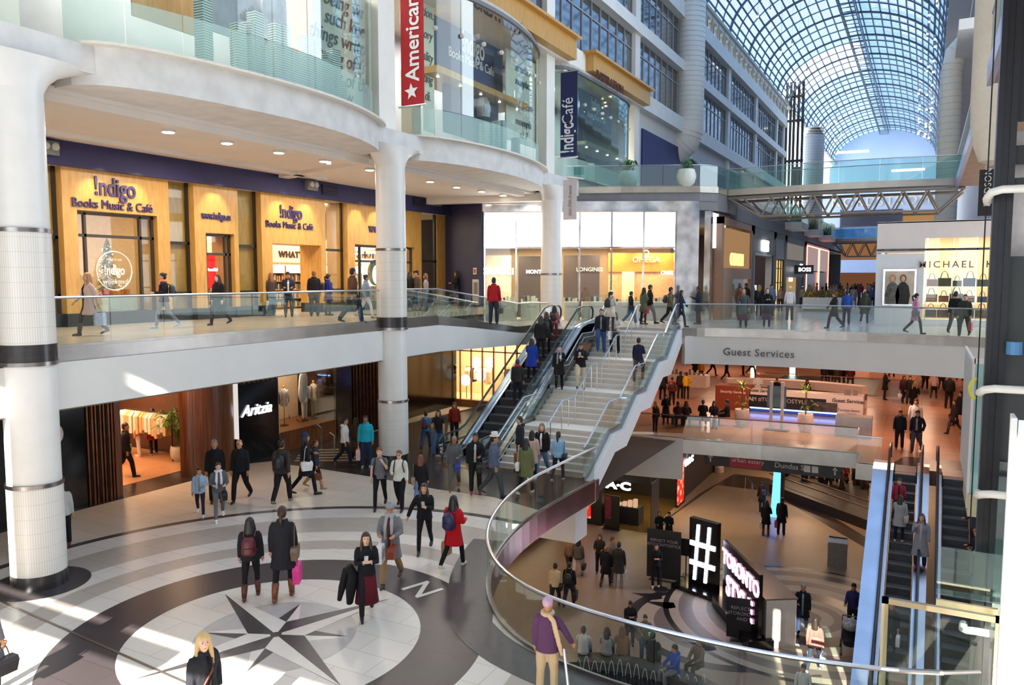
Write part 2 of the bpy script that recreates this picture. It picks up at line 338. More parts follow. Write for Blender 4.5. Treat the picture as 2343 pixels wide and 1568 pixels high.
# --- upper concourse slab (indigo side), ramp down, main level with bridge
CON = tilefloor('#c6b6a4', .22, 1.2, 1.2, 'concourse_tiles'); CON2 = tilefloor('#b9b1a8', .18, 1.2, 1.2, 'bridge_tiles')
S('floor', MB().box(-30, -16.35, 0, 24.8, 4.55, Z3A), CON)
S('floor', MB().box(-30, -19.8, 24.8, 40, 4.55, Z3A), CON)
rm = MB(); rm.add([(-19.8, 24.8, Z3A), (-16.3, 24.8, Z3A), (-15.75, 30.2, Z3B), (-19.8, 30.2, Z3B)]+[(-19.8, 24.8, 4.), (-16.3, 24.8, 4.), (-15.75, 30.2, 3.9), (-19.8, 30.2, 3.9)],
                  [(0, 1, 2, 3), (7, 6, 5, 4), (0, 4, 5, 1), (1, 5, 6, 2), (2, 6, 7, 3), (3, 7, 4, 0)])
S('ramp', rm, CON)
ARC = smoothpath([(-9.05, 32.6, Z3B), (-8.6, 33.1, Z3B), (-6.6, 33.4, Z3B), (-3, 33.5, Z3B), (-.2, 33.1, Z3B), (2.1, 32.5, Z3B), (5, 31.4, Z3B)], 2)
apl = [(p.x, p.y) for p in ARC]
S('floor', MB().prism([(-19.8, 30.2), (-15.75, 30.2), (-15.6, 31.6), (-12.8, 31.6), (-12.8, 32.6)]+apl+[(8, 31.4), (8, 165), (-30, 165), (-30, 40), (-19.8, 40)], 3.9, Z3B), CON2)
# steel edges
def edge(path, z0, z1, t=.06, m=STEEL): return S('trim_edge', MB().wall(path, z0, z1, t), m)
edge([(XC, 9.97, 0), (XC, 21.3, 0)], 4.6, Z3A); edge([(XC, 22.35, 0), (XC, 24.8, 0), (-16.1, 26.5, 0), (-15.72, 30.2, 0), (-15.6, 31.6, 0)], [4.58, 4.58, 4.4, 3.95, 3.9], [4.9, 4.9, 4.68, 4.22, 4.2])
edge([(XC, 3., 0), (XC, 8.9, 0)], 4.55, 4.9)
edge(ARC, 3.9, Z3B+.02)
# white fascias
FAS = mat('#dcd9d4', .5, var=.02, scale=1)
S('wall_left', MB().wall([(XC, 3, 0), (XC, 24.8, 0), (-16.1, 26.6, 0), (-15.75, 30.4, 0), (-15.6, 31.6, 0), (-13.2, 31.6, 0)], [3.6, 3.6, 3.55, 3.45, 3.4, 3.4], [4.6, 4.6, 4.42, 3.97, 3.92, 3.92], .25), FAS)
S('wall_front', MB().wall([(p.x, p.y+.12, 0) for p in ARC], 2.72, 3.92, .25), mat('#d2cdc8', .5, var=.02, scale=1))
S('ceiling', MB().box(-30, XC, 0, 33, 3.55, 3.62).box(-30, -9.2, 33, 40, 3.4, 3.5), mat('#7d7368', .8, var=.05))
def fasc(path, z0, z1): return S('trim_edge', MB().wall(path, z0, z1, .1), mat('#9a958f', .3, .9, var=.08, scale=1.5))
fasc([(-10.6, 33.72, 0), (-6, 34.2, 0), (-2.15, 34.4, 0)], -1.4, ZGS+.02); fasc([(-2.1, 34.4, 0), (-2.1, 32.55, 0), (-1.2, 32.55, 0)], -1.4, ZGS+.02)
S('wall_front', MB().wall([(-13.5, 33.4, 0), (-10.6, 33.66, 0), (-9.3, 33.9, 0)], -2.6, -.75, .2), WHITE2)
# steel edge of the compass level along the opening
S('trim_edge', MB().box(-9.0, -8.93, 22.5, 22.8, -.62, .03), mat('#8d6f6e', .25, 1, var=.1, scale=1.2))
S('trim_edge', MB().wall([(p.x+.03, p.y+.03, 0) for p in OPEN], -.62, 0.03, .07), mat('#8d6f6e', .25, 1, var=.1, scale=1.2))
# box beam below the compass level
S('wall_front', MB().prism([(-12.6, 23.3), (-9.95, 23.3), (-9.95, 24.3), (-12.6, 24.3)], -2.4, -.7), WHITE2)
# --- round columns
TILE = bpy.data.materials.new('small_white_tiles'); TILE.use_nodes = True
def tile_nodes(m, c1, mort, bw, rh):
    n = m.node_tree; b = n.nodes['Principled BSDF']; g = n.nodes.new('ShaderNodeTexCoord'); br = n.nodes.new('ShaderNodeTexBrick'); br.offset = 0
    br.inputs['Scale'].default_value = 1; br.inputs['Brick Width'].default_value = bw; br.inputs['Row Height'].default_value = rh; br.inputs['Mortar Size'].default_value = .004
    c = hexc(c1); br.inputs['Color1'].default_value = c; br.inputs['Color2'].default_value = c; br.inputs['Mortar'].default_value = hexc(mort)
    sp = n.nodes.new('ShaderNodeSeparateXYZ'); at_ = n.nodes.new('ShaderNodeMath'); at_.operation = 'ARCTAN2'; mu = n.nodes.new('ShaderNodeMath'); mu.operation = 'MULTIPLY'; mu.inputs[1].default_value = .52
    co = n.nodes.new('ShaderNodeCombineXYZ'); n.links.new(g.outputs['Object'], sp.inputs[0]); n.links.new(sp.outputs['Y'], at_.inputs[0]); n.links.new(sp.outputs['X'], at_.inputs[1])
    n.links.new(at_.outputs[0], mu.inputs[0]); n.links.new(mu.outputs[0], co.inputs['X']); n.links.new(sp.outputs['Z'], co.inputs['Y']); n.links.new(co.outputs[0], br.inputs[0]); n.links.new(br.outputs[0], b.inputs[0]); b.inputs['Roughness'].default_value = .25
tile_nodes(TILE, '#e3ded6', '#c3beb6', .045, .3)
BTILE = bpy.data.materials.new('small_black_tiles'); BTILE.use_nodes = True; tile_nodes(BTILE, '#2c2828', '#3c3838', .045, .15)
labs = ['white tiled round column beside the compass floor, at the left edge of the photo', 'white round column between the bookshop bays, in front of the starbucks window'.replace('starbucks', 'coffee'), 'white round column rising in front of the bright jewellery shop at the top of the escalator']
for i, y in enumerate(COLY[:3]):
    x = -16.2; t = T('column', labs[i], 'column', (x, y, 0 if i < 2 else Z3B), 'round columns of the atrium')
    def cyl(name, r, z0, z1, m, n=40):
        mb = MB().lathe((x, y), [(r, z0), (r, z1)], n); return mb.obj(name, t, m, True)
    if i < 2:
        cyl('base_tiles', .53, 0, .3, BTILE); cyl('tile_cladding', .52, .3, 2.12, TILE); cyl('steel_ring', .54, 2.12, 2.2, STEEL); cyl('shaft', .5, 2.2, 4.62, PAINT)
        cyl('steel_ring', .545, 4.62, 4.7, STEEL); cyl('base_tiles', .53, 4.7, 5.05, BTILE); cyl('tile_cladding', .52, 5.05, 7.3, TILE); cyl('steel_ring', .54, 7.3, 7.38, STEEL); cyl('shaft', .5, 7.38, 10.15, PAINT)
    else:
        cyl('tile_cladding', .52, Z3B, 6.52, TILE); cyl('steel_ring', .54, 6.52, 6.6, STEEL); cyl('shaft', .5, 6.6, 10.15, PAINT)
    cap = MB(); n = 32; prof = [(0, 10.1), (.12, 10.3), (.35, 10.5), (.75, 10.66), (1.15, 10.78)]; L = []
    for dy, z in prof:
        for k in range(n):
            a = 2*pi*k/n; L.append((x+.5*cos(a)*(1+.1*dy), y+(.5+dy)*sin(a), z))
    cap.add(L, [(j*n+k, j*n+(k+1) % n, (j+1)*n+(k+1) % n, (j+1)*n+k) for j in range(len(prof)-1) for k in range(n)]+[tuple(range(n))[::-1], tuple(range(4*n, 5*n))]).obj('capital', t, PAINT, True)
S('floor_inlay', MB().lathe((-16.2, COLY[0]), [(.95, .002), (.95, .008)], 40), KT)
# --- soffit and beams under the upper level
CEI = mat('#e2d9d0', .8, var=.02, scale=1); 
S('ceiling', MB().box(-30, -16.9, 0, 40, 10.42, 10.55).box(-30, -17.4, 40, 60, 10.4, 10.6), CEI)
S('beam', MB().box(-16.75, -15.85, 0, 34.7, 10.72, 11.3).box(-16.75, -15.85, 34.7, 47, 10.6, 11.3), CONC)
S('beam', MB().box(-17.45, -17.05, 0, 33.5, 10.25, 10.45).box(-21.6, -21.3, 8, 24.5, 10.3, 10.45), CEI)
S('beam', MB().wall([(-16.4, 34.7, 0), (-22.6, 33.6, 0)], 10.1, 10.5, .5).wall([(-16.2, 21.8, 0), (-22.6, 23.4, 0)], 10.3, 10.5, .5), CEI)
BAYS = [[(-16.3, 10.7), (-15.5, 11.15), (-14.95, 13), (-14.65, 16.2), (-14.95, 18.6), (-15.7, 20.6), (-16.3, 21.2)],
        [(-16.3, 22.9), (-15.7, 23.3), (-15.05, 25.4), (-14.85, 28.2), (-15.2, 31), (-15.8, 33.), (-16.3, 33.8)],
        [(-16.3, 35.7), (-15.7, 36.1), (-15.6, 38.), (-15.6, 44), (-15.9, 45.6), (-16.3, 46.2)]]
BAYC = []
for b in BAYS:
    c = smoothpath([(x, y, 0) for x, y in b], 2); BAYC.append(c)
    S('balcony_slab', MB().prism([(p.x, p.y) for p in c]+[(-17.4, c[-1].y), (-17.4, c[0].y)], 10.5, 11.3), CONC)
    S('balcony_slab', MB().wall(c, 11.3, 11.36, .5), mat('#e4dccf', .6, var=.05))
# --- blue band and dark wall at the concourse back
S('wall_back', MB().box(-22.7, -22.58, 2, 37.6, 9.68, 10.45), NAVY)
S('wall_back', MB().wall([(-24, 36.6, 0), (-19.85, 34.35, 0)], Z3A-.6, 10.4, .12), mat('#3a3a58', .5, var=.1, scale=1))
S('wall_back', MB().box(-30.2, -30, 0, 60, -1, 12), mat('#8a6c48', .7, var=.1, scale=1))
S('wall_left', MB().box(-30, -16.35, -.2, 0, 0, 12), WHITE)
# --- upper facade of the long gallery
FX = XC
fb = MB()
for z0, z1 in ((16.95, 17.95), (21.3, 22.0), (25.0, 26.1)): fb.box(FX-.6, FX+.25, 22, 103.5, z0, z1)
fb.box(FX-.6, FX+.15, 22, 103.5, 27.2, 27.7)
for y in COLY[1:]+[103]: fb.box(FX-.55, FX+.02, y-.45, y+.45, 11, 27.3)
S('wall_left', fb, mat('#f2ede2', .6, var=.03, scale=1))
S('wall_left', MB().box(-24, -23.9, 22, 103, 11, 27.5).box(-24, FX, 103, 103.3, 11, 27.5), mat('#6e6a66', .8, var=.1, scale=1))
S('ceiling', MB().box(-24, FX-.6, 22, 103, 17.1, 17.3).box(-24, FX-.6, 22, 103, 21.4, 21.6).box(-24, FX-.6, 22, 103, 25.2, 25.4), mat('#9b948b', .8, var=.05))
S('wall_left', MB().box(FX-.35, FX-.22, 47.8, 103, 10.9, 17.), WHITE)
S('wall_left', MB().box(FX-.3, FX-.1, 48.9, 60., 10.9, 15.9).box(FX-.3, FX-.1, 62.2, 103, 10.9, 15.4), mat('#2c3468', .55, var=.06, scale=1))
for y0, y1 in ((60.6, 61.4),): S('wall_left', MB().box(FX-.3, FX+.1, y0, y1, 10.9, 15.4), mat('#26305e', .55, var=.06, scale=1))
# windows of the gallery, one per bay and storey
WGL = glassm('#5f7d9c', .34, .06, 'upper_window_glass'); MUL = mat('#a9adb2', .4, .3, var=.03)
wn = 0
bays_y = [(22.3, 34.3)]+[(COLY[i]+.45, COLY[i+1]-.45) for i in range(2, 7)]+[(98.5, 102.5)]
for (z0, z1) in ((17.95, 21.3), (22., 25.)):
    for j, (y0, y1) in enumerate(bays_y):
        wn += 1; y1b = y1 if j == 0 else y1
        fr = MB(); k = max(2, round((y1b-y0)/1.35))
        for i in range(k+1): yy = y0+(y1b-y0)*i/k; fr.box(FX-.34, FX-.2, yy-.035, yy+.035, z0, z1)
        for zz in (z0+.04, z0+(z1-z0)*.72, z1-.04): fr.box(FX-.33, FX-.21, y0, y1b, zz-.04, zz+.04)
        f = S('window_%d' % wn, fr, MUL); MB().box(FX-.285, FX-.265, y0, y1b, z0, z1).obj('window_glass', f, WGL)
# row of small clerestory windows under the vault
for i in range(26):
    y = 49+i*2.1; wn += 1
    f = S('window_%d' % wn, MB().box(FX-.3, FX-.15, y, y+.12, 26.1, 27.2).box(FX-.3, FX-.15, y+1.3, y+1.42, 26.1, 27.2).box(FX+.02, FX+.2, y+1.6, y+1.75, 25.9, 27.5), mat('#cfcabb', .6)); MB().box(FX-.25, FX-.22, y, y+1.4, 26.1, 27.2).obj('window_glass', f, WGL)
# --- roof terrace over the shops
TER = [(-16.3, 36.6), (-13.7, 37.55), (-10.15, 39.2), (-9.45, 39.9), (-9.3, 42), (-9.3, 105), (-16.3, 105)]
S('floor', MB().prism(TER, 10.2, Z4), GREY)
edge([(x, y, 0) for x, y in TER[:6]], 10.62, Z4+.02, .12, mat('#b5ada0', .3, .9, var=.1, scale=1.5)); edge([(x-.02, y+.1, 0) for x, y in TER[:6]], 9.75, 10.62, .1, mat('#757274', .5, var=.05))
# --- vault
VS = ((-16.3, 27.7), (.7, 27.7)); VCX, VCZ = -7.8, 33.4
def vpt(t):     # t 0..1 left spring, crown, right spring; slightly pointed
    u = abs(2*t-1); s = -1 if t < .5 else 1; a = (1-u)
    hw = 8.5; x = VCX+s*hw*sin(pi/2*u)*(.94+.06*u); z = 27.7+5.7*(cos(pi/2*u)**.9)*(.93+.07*(1-u)); return x, z
Y0, Y1 = 22, 161
VM = mat('#6f7884', .5, .3, var=.05); 
NS = 28
rib = MB()
ys = [Y0+i*2.78 for i in range(51)]
for i, y in enumerate(ys):
    big = i % 3 == 0; rr = .13 if big else .07
    pts = [V((vpt(k/NS)[0], y, vpt(k/NS)[1]-(.12 if big else 0))) for k in range(NS+1)]
    rib.tube(pts, rr, 5 if big else 4, False)
S('roof_vault_ribs', rib, VM)
pur = MB()
for k in range(1, NS):
    x, z = vpt(k/NS); pur.box(x-.06, x+.06, Y0, Y1, z-.08, z+.04)
S('roof_vault_purlins', pur, VM)
sl_ = MB()     # fine glazing bars across the panes
for k in range(NS):
    xa, za = vpt(k/NS); xb, zb = vpt((k+1)/NS)
    for y in ys[:-1]:
        if k < NS/2 and 100 < y < 111: continue
        for q in (.12, .25, .37, .5, .62, .75, .87):
            yy = y+2.78*q; sl_.add([(xa, yy-.05, za), (xa, yy+.05, za), (xb, yy+.05, zb), (xb, yy-.05, zb)], [(0, 1, 2, 3)])
S('roof_glazing_bars', sl_, VM)
vg = MB(); vg2 = MB()
for k in range(NS):
    xa, za = vpt(k/NS); xb, zb = vpt((k+1)/NS)
    if k < NS/2: vg.add([(xa, Y0, za+.05), (xa, 99.8, za+.05), (xb, 99.8, zb+.05), (xb, Y0, zb+.05)], [(0, 1, 2, 3)]).add([(xa, 111, za+.05), (xa, Y1, za+.05), (xb, Y1, zb+.05), (xb, 111, zb+.05)], [(0, 1, 2, 3)])
    else: vg2.add([(xa, Y0, za+.05), (xa, Y1, za+.05), (xb, Y1, zb+.05), (xb, Y0, zb+.05)], [(0, 1, 2, 3)])
S('roof_vault_glass', vg, glassm('#a4c4e6', .03, .05, 'vault_glass')); S('roof_vault_glass', vg2, glassm('#7f9cbe', .03, .05, 'vault_glass_tinted'))
tr = MB()     # truss walkway hung under the crown
for s in (-.7, .7):
    for dz in (-.5, -1.1): tr.box(VCX+s-.05, VCX+s+.05, Y0, Y1-2, VCZ+dz-.05, VCZ+dz+.05)
for i in range(int((Y1-Y0)/1.4)):
    y = Y0+i*1.4; tr.box(VCX-.7, VCX+.7, y, y+.07, VCZ-1.13, VCZ-1.06); tr.tube([(VCX+.7, y, VCZ-1.1), (VCX+.7, y+1.4, VCZ-.5)], .035, 4, False).tube([(VCX-.7, y, VCZ-1.1), (VCX-.7, y+1.4, VCZ-.5)], .035, 4, False)
S('roof_crown_truss', tr, VM)
S('trim_gutter', MB().box(FX-.3, FX+.35, 22, 161, 27.55, 27.8), mat('#cfcabb', .6))
for q in (VCX-8.3, VCX+8.2): pass
# end wall and far facade
EW = [V((vpt(k/NS)[0], 161, vpt(k/NS)[1])) for k in range(NS+1)]
ew = MB(); n_ = len(EW); ew.add([(p.x, 160.9, p.z) for p in EW]+[(.7+2, 160.9, 27), (4, 160.9, 3), (-17, 160.9, 3), (-17, 160.9, 27)], [tuple(range(n_+4))[::-1]])
S('wall_far', ew, mat('#c3d4ea', .7, var=.02, scale=.3))
# ================================================================ enclosure seen only in part, and added sun blockers out of view
TW = mat('#a9a49e', .8, var=.05, scale=.5)
def pierced(y, x0, x1, z0, z1, holes, m, t=.3):      # an upright sun mask in the X-Z plane with rectangular openings
    xs = sorted({x0, x1}|{h[0] for h in holes}|{h[1] for h in holes}); zs = sorted({z0, z1}|{h[2] for h in holes}|{h[3] for h in holes}); mb = MB()
    for a, b in zip(xs, xs[1:]):
        for c, d in zip(zs, zs[1:]):
            mx_, mz = (a+b)/2, (c+d)/2
            if not any(h[0] < mx_ < h[1] and h[2] < mz < h[3] for h in holes): mb.box(a, b, y-t, y, c, d)
    return mb
SOUTH = -14.
S('sun_mask_south', pierced(SOUTH, -60, 60, -6, 130, [(-14.5, -5.2, 4, 11.93), (-14.5, -5.2, 12.2, 12.47), (-5.2, 4.5, 4, 12.47), (-10.67, -10.2, 12.5, 16.6), (-9.6, -9.28, 17.62, 18.08), (6.2, 8.4, 12., 17.)], TW), TW)  # added unseen sun blocker, openings placed to shape the sun patches
RW = mat('#c9c6c4', .7, var=.03, scale=1)
S('wall_right', MB().box(14, 14.3, SOUTH, 32, -6, 28), RW)
S('wall_right', MB().box(3.2, 3.5, 44, 161, 4, 28.5).box(3.2, 14, 161, 161.2, -6, 30), mat('#b3b1b5', .6, var=.05, scale=.6))
S('wall_right', MB().box(.7, 3.3, 44, 161, 27.5, 27.9).box(.9, 3.3, 44, 161, 18.2, 18.7).box(1.8, 3.3, 44, 161, 22.6, 23.), WHITE)
S('wall_left', MB().box(-30.3, -30, -14, 60, 12, 28), RW)
# unseen saw-tooth roof, shaped to block the sun and let north sky light in
saw = MB()
for i in range(12):
    y = SOUTH+i*3; saw.add([(-30, y, 28), (14, y, 28), (14, y+2.9, 31.2), (-30, y+2.9, 31.2), (-30, y, 28.15), (14, y, 28.15), (14, y+2.9, 31.35), (-30, y+2.9, 31.35)], [(0, 1, 2, 3)[::-1], (4, 5, 6, 7), (0, 4, 5, 1)[::-1], (2, 6, 7, 3)[::-1]])
S('roof_sun_blades', saw, RW)
# ================================================================ textures
def wood(col='#c48a3c', col2='#a86f2a', sc_=(1.2, 1.2, .25), rough=.35, name='wood'):
    m = bpy.data.materials.new(name); m.use_nodes = True; n = m.node_tree; b = n.nodes['Principled BSDF']; t = n.nodes.new('ShaderNodeTexCoord')
    mp = n.nodes.new('ShaderNodeMapping'); mp.inputs['Scale'].default_value = sc_; z = n.nodes.new('ShaderNodeTexNoise'); z.inputs['Scale'].default_value = 7; z.inputs['Detail'].default_value = 6
    r = n.nodes.new('ShaderNodeValToRGB'); r.color_ramp.elements[0].color = hexc(col2); r.color_ramp.elements[1].color = hexc(col); r.color_ramp.elements[0].position = .3; r.color_ramp.elements[1].position = .65
    n.links.new(t.outputs['Object'], mp.inputs[0]); n.links.new(mp.outputs[0], z.inputs[0]); n.links.new(z.outputs[0], r.inputs[0]); n.links.new(r.outputs[0], b.inputs[0]); b.inputs['Roughness'].default_value = rough
    return m
WOOD = wood('#d3a356', '#c28f45'); WOODD = wood('#8a5226', '#4e2a12', (3, 3, .15)); PLANK = wood('#7a4422', '#3a1d0c', (5, 5, .12))
PURP = mat('#3a2a5c', .4, var=.04); GOLD = mat('#c8923c', .35, .6, var=.05)
NEON = mat('#ffffff', emit=6); LAMP = mat('#fff3dc', emit=9); WARMG = mat('#ffd9a0', emit=2.2)
# ================================================================ ceiling lamps of the concourse
for k, (px, py) in enumerate([(385, 298), (519, 324), (638, 346), (742, 366), (846, 386), (984, 413), (1045, 426), (1102, 436), (1151, 445)]):
    p = aZ(px, py, 10.41); t = T('ceiling_lamp', ORD[k]+' round recessed ceiling lamp over the walkway, counted from the nearest column', 'ceiling lamp', (p.x, p.y, 10.35), 'recessed lamps over the walkway')
    MB().lathe(p, [(.2, 10.35), (.2, 10.42)], 16).obj('trim_ring', t, WHITE); MB().lathe(p, [(.15, 10.335), (.15, 10.35)], 16).obj('bulb_disc', t, LAMP)
for x, y, wt in ((-20, 13, 110), (-20, 18, 110), (-20, 24, 110), (-19, 29, 90)): area(x, y, 10.28, 1.5, 1.5, wt*1.3, (1, .88, .76))
# ================================================================ bookshop front
PX = lambda px, X=-23.3: aX(px, 600, X).y
def portal(px0, px1, ox0, ox1, ztop, X, lab, texts, door=False):
    y0, y1, a, b = PX(px0), PX(px1), PX(ox0), PX(ox1); t = T('shop_portal', lab, 'shop front', (X, (y0+y1)/2, Z3A))
    MB().box(X-1.2, X, y0, a, Z3A+.4, 9.72).box(X-1.2, X, b, y1, Z3A+.4, 9.72).box(X-1.2, X, a, b, ztop, 9.72).obj('wood_frame', t, WOOD)
    MB().box(X-1.2, X+.04, y0-.02, a, Z3A, Z3A+.4).box(X-1.2, X+.04, b, y1+.02, Z3A, Z3A+.4).obj('plinth', t, DARK)
    if not door:
        fr = MB(); h = ztop-.05
        for yy in (a+.04, a+(b-a)*.13, b-(b-a)*.18, b-.04): fr.box(X-.3, X-.2, yy-.04, yy+.04, Z3A+.4, h)
        for zz in (Z3A+.9, ztop-.75, ztop-.06): fr.box(X-.3, X-.2, a, b, zz-.045, zz+.045)
        fr.obj('window_frame', t, mat('#4a4238', .4, .5)); MB().box(X-.26, X-.24, a, b, Z3A+.45, ztop).obj('window_pane', t, STORE); MB().box(X-.6, X, a, b, Z3A, Z3A+.4).obj('sill', t, DARK)
    for s, cy_, cz, size, bold, xs in texts: MB().text(s, M4((X+.03, cy_, cz), (0, 1, 0), (0, 0, 1)), size, .05, bold=bold, xs=xs).obj('lettering', t, PURP)
    return t
ty = lambda px, py, X=-22.9: aX(px, py, X)
q = ty(263, 450); r_ = ty(260, 480)
portal(130, 373, 163, 345, 8.45, -22.9, 'honey wood shop portal with purple lettering around the christmas tree window', [('!ndigo', q.y, q.z, .82, .012, .72), ('Books Music & Café', r_.y, r_.z, .4, 0, .86)])
q = ty(494, 502); portal(430, 530, 455, 520, 8., -22.9, 'narrow honey wood shop portal with a red advertising screen in its window', [('www.indigo.ca', q.y, q.z, .36, .008, .62)])
q = ty(665, 500); r_ = ty(663, 523); portal(583, 730, 607, 719, 7.75, -22.9, 'honey wood entrance portal with purple lettering over the open shop door', [('!ndigo', q.y, q.z, .72, .012, .72), ('Books Music & Café', r_.y, r_.z, .38, 0, .86)], True)
q = ty(868, 533); portal(780, 950, 797, 935, 7.9, -22.9, 'honey wood shop portal half hidden behind the second round column', [('www.indigo.ca', q.y+.6, q.z, .6, .01, .8)])
RL = iter(['recessed shop window bay between the nearest column and the christmas tree portal', 'recessed honey wood bay between the christmas tree portal and the red screen portal', 'recessed honey wood bay between the red screen portal and the open shop door', 'recessed glass bay right of the open shop door'])
def recess(px0, px1, X=-23.25, wood_=True):
    y0, y1 = PX(px0), PX(px1); t = T('shop_window_bay', next(RL), 'shop window', (X, (y0+y1)/2, Z3A), 'recessed bays of the bookshop front')
    if wood_: MB().box(X-.2, X-.1, y0, y1, Z3A+.4, 9.9).obj('wood_back_panel', t, WOOD)
    MB().box(X-.5, X+.2, y0, y1, Z3A, Z3A+.4).obj('plinth', t, DARK)
    fr = MB(); fr.box(X, X+.08, y1-.1, y1, Z3A+.4, 9.9)
    for zz in (Z3A+.95, 7.6): fr.box(X, X+.08, y0, y1, zz-.05, zz+.05)
    fr.obj('window_frame', t, mat('#3e382f', .4, .5)); MB().box(X+.03, X+.045, y0, y1, Z3A+.4, 9.9).obj('window_pane', t, STORE)
recess(85, 130); recess(373, 430); recess(530, 583); recess(730, 780, wood_=False)
# corner window at the end of the bookshop
y0, y1 = PX(945), PX(1016); t = T('shop_window_bay', 'last tall bookshop window beside the dark blue wall, shelves lit inside', 'shop window', (-23.3, (y0+y1)/2, Z3A))
MB().box(-23.4, -23.2, y0, y0+.5, Z3A, 9.9).box(-23.4, -23.2, y1-.8, y1, Z3A, 9.9).obj('wood_frame', t, WOOD); MB().box(-23.35, -23.25, y0, y1, 7.2, 7.3).box(-23.35, -23.25, y1-1., y1-.85, Z3A, 9.9).obj('window_frame', t, DARK); MB().box(-23.31, -23.3, y0, y1, Z3A, 9.9).obj('window_pane', t, STORE)
S('ceiling', MB().box(-30, -22.6, 10, 38, 9.72, 9.8), mat('#d8cdbf', .8, var=.03))
# interior of the bookshop: back wall, header boards, shelves with books
SH = mat('#e8d6b8', .7, var=.05)
S('wall_back', MB().box(-29.9, -29.7, 11, 38, Z3A, 9.7), mat('#e3c9a4', .7, var=.06))
S('wall_back', MB().box(-27.2, -27., 22.8, 36, 6.95, 8.3), mat('#efe9e0', .7, var=.02))
hb = S('trim_header', MB().text("WHAT'S", M4((-26.97, aX(648, 562, -27).y+.5, 7.35), (0, 1, 0), (0, 0, 1)), .42, .04, bold=.01, spacing=1.1).text("WHAT'S HOT", M4((-26.97, aX(775, 558, -27).y+1.3, 7.45), (0, 1, 0), (0, 0, 1)), .5, .04, bold=.012, spacing=1.1).text('FF', M4((-26.97, aX(958, 600, -27).y, 6.0), (0, 1, 0), (0, 0, 1)), .6, .04, bold=.012), mat('#4a3426', .6))
bcols = ['#a8452e', '#d8c9a8', '#3b5166', '#e8e2d4', '#5c6b3e', '#c98c3a', '#7a2e3a', '#46342a', '#c7b9c9', '#2e3d52', '#e0b45a', '#88a0a8']
def bookcase(x, y0, y1, lab):
    t = T('bookcase', lab, 'bookcase', (x, (y0+y1)/2, Z3A), 'bookcases inside the bookshop'); fr = MB(); fr.box(x-.35, x-.3, y0, y1, Z3A, 7.1)
    for z in (0, .1, .5, .9, 1.3, 1.7): fr.box(x-.32, x, y0, y1, Z3A+z, Z3A+z+.03)
    for yy in (y0, (y0+y1)/2, y1): fr.box(x-.34, x, yy-.02, yy+.02, Z3A, 6.95)
    fr.obj('case', t, WOOD); MB().box(x-.05, x+.02, y0, y1, 6.6, 7.0).obj('header_panel', t, mat('#f3ece2', emit=.9))
    for z in (.13, .53, .93, 1.33):
        mb = MB(); y = y0+.05
        while y < y1-.08:
            d = random.uniform(.03, .06); mb.use(mat(random.choice(bcols), .6, var=0)).box(x-.27, x-.04, y, y+d*.9, Z3A+z, Z3A+z+random.uniform(.2, .31)); y += d
        o = mb.obj('row_of_books', t); o['kind'] = 'stuff'
for k, (a, b) in enumerate([(23., 25.2), (25.3, 27.5), (27.6, 29.8), (29.9, 32.1), (32.2, 34.4), (34.5, 36.7)]): bookcase(-26.6, a, b, ORD[k]+' wooden bookcase packed with books inside the shop, counted from the open door')
for x, y, wt in ((-26, 14.5, 90), (-26, 17.5, 90), (-25.5, 21, 60), (-25.3, 25, 120), (-25.3, 29, 120), (-25.3, 33.5, 120)): area(x, y, 9.6, 1.6, 1.6, wt, (1, .78, .5))
# spots over the portals washing the signs
for px, py in ((752, 372), (502, 428), (590, 445), (620, 449), (683, 457), (742, 467), (527, 433), (550, 441)):
    p = aZ(px, py, 9.7); 
    if p.x < -30: continue
    G('spotlight', 'small round ceiling spotlight in front of the wooden shop portals', 'spotlight', MB().lathe(p, [(.06, 9.66), (.06, 9.72)], 10), LAMP, 'spotlights along the bookshop front')
for y in (15.6, 16.9, 20.2, 23.4, 24.9, 28.2, 29.6, 31.2):
    l = bpy.data.lights.new('sign_spot', 'SPOT'); l.energy = 130; l.color = (1, .84, .58); l.spot_size = R(55); l.spot_blend = .7; l.shadow_soft_size = .05
    o = bpy.data.objects.new('sign_spot', l); sc.collection.objects.link(o); o.location = (-21.9, y, 10.2); o.rotation_euler = (V((-22.9, y, 8.5))-V((-21.9, y, 10.2))).to_track_quat('-Z', 'Y').to_euler()
# ================================================================ stairs
RS = 4.2/26; YS = 22.75; stp = MB(); prof = []; y = YS; z = 0; TOPS = []
for fl, n_ in enumerate((7, 6, 6, 7)):
    for k in range(n_):
        z += RS; last = k == n_-1; d = .3 if not last else (1.1 if fl < 3 else .2); TOPS.append((y, y+d, z)); y += d
YE = y-.2
STM = mat('#cfc6bb', .5, var=.05, scale=3); STG = mat('#8e8478', .4, var=.1)
t = T('staircase', 'wide pale stone staircase between the escalator and the void, four flights with steel rails', 'staircase', (-10.95, YS, 0)); STAIR = t
for (a, b, zt) in TOPS: stp.use(STM).box(-12.6, -9.32, a, b+.02, zt-RS*1.0, zt-.012).use(mat('#e4ddd2', .45, var=.04)).box(-12.6, -9.32, a-.025, b, zt-.03, zt).use(STG).box(-12.6, -9.32, a-.03, a+.02, zt-.004, zt+.003)
stp.obj('steps', t)
def zst(y):
    z = 0
    for a, b, zt in TOPS:
        if y >= a: z = zt
    return z
knots = [(22.4, 0), (YS, .1), (24.6, 1.13), (25.75, 1.13), (27.3, 2.1), (28.4, 2.1), (29.95, 3.07), (31.05, 3.07), (YE-.1, Z3B), (YE+.3, Z3B)]
soff = MB(); soff.wall([(-10.95, a, 0) for a, b in knots[1:]], [b-.55 for a, b in knots[1:]], [b-.1 for a, b in knots[1:]], 3.2); soff.obj('underside', t, WHITE2)
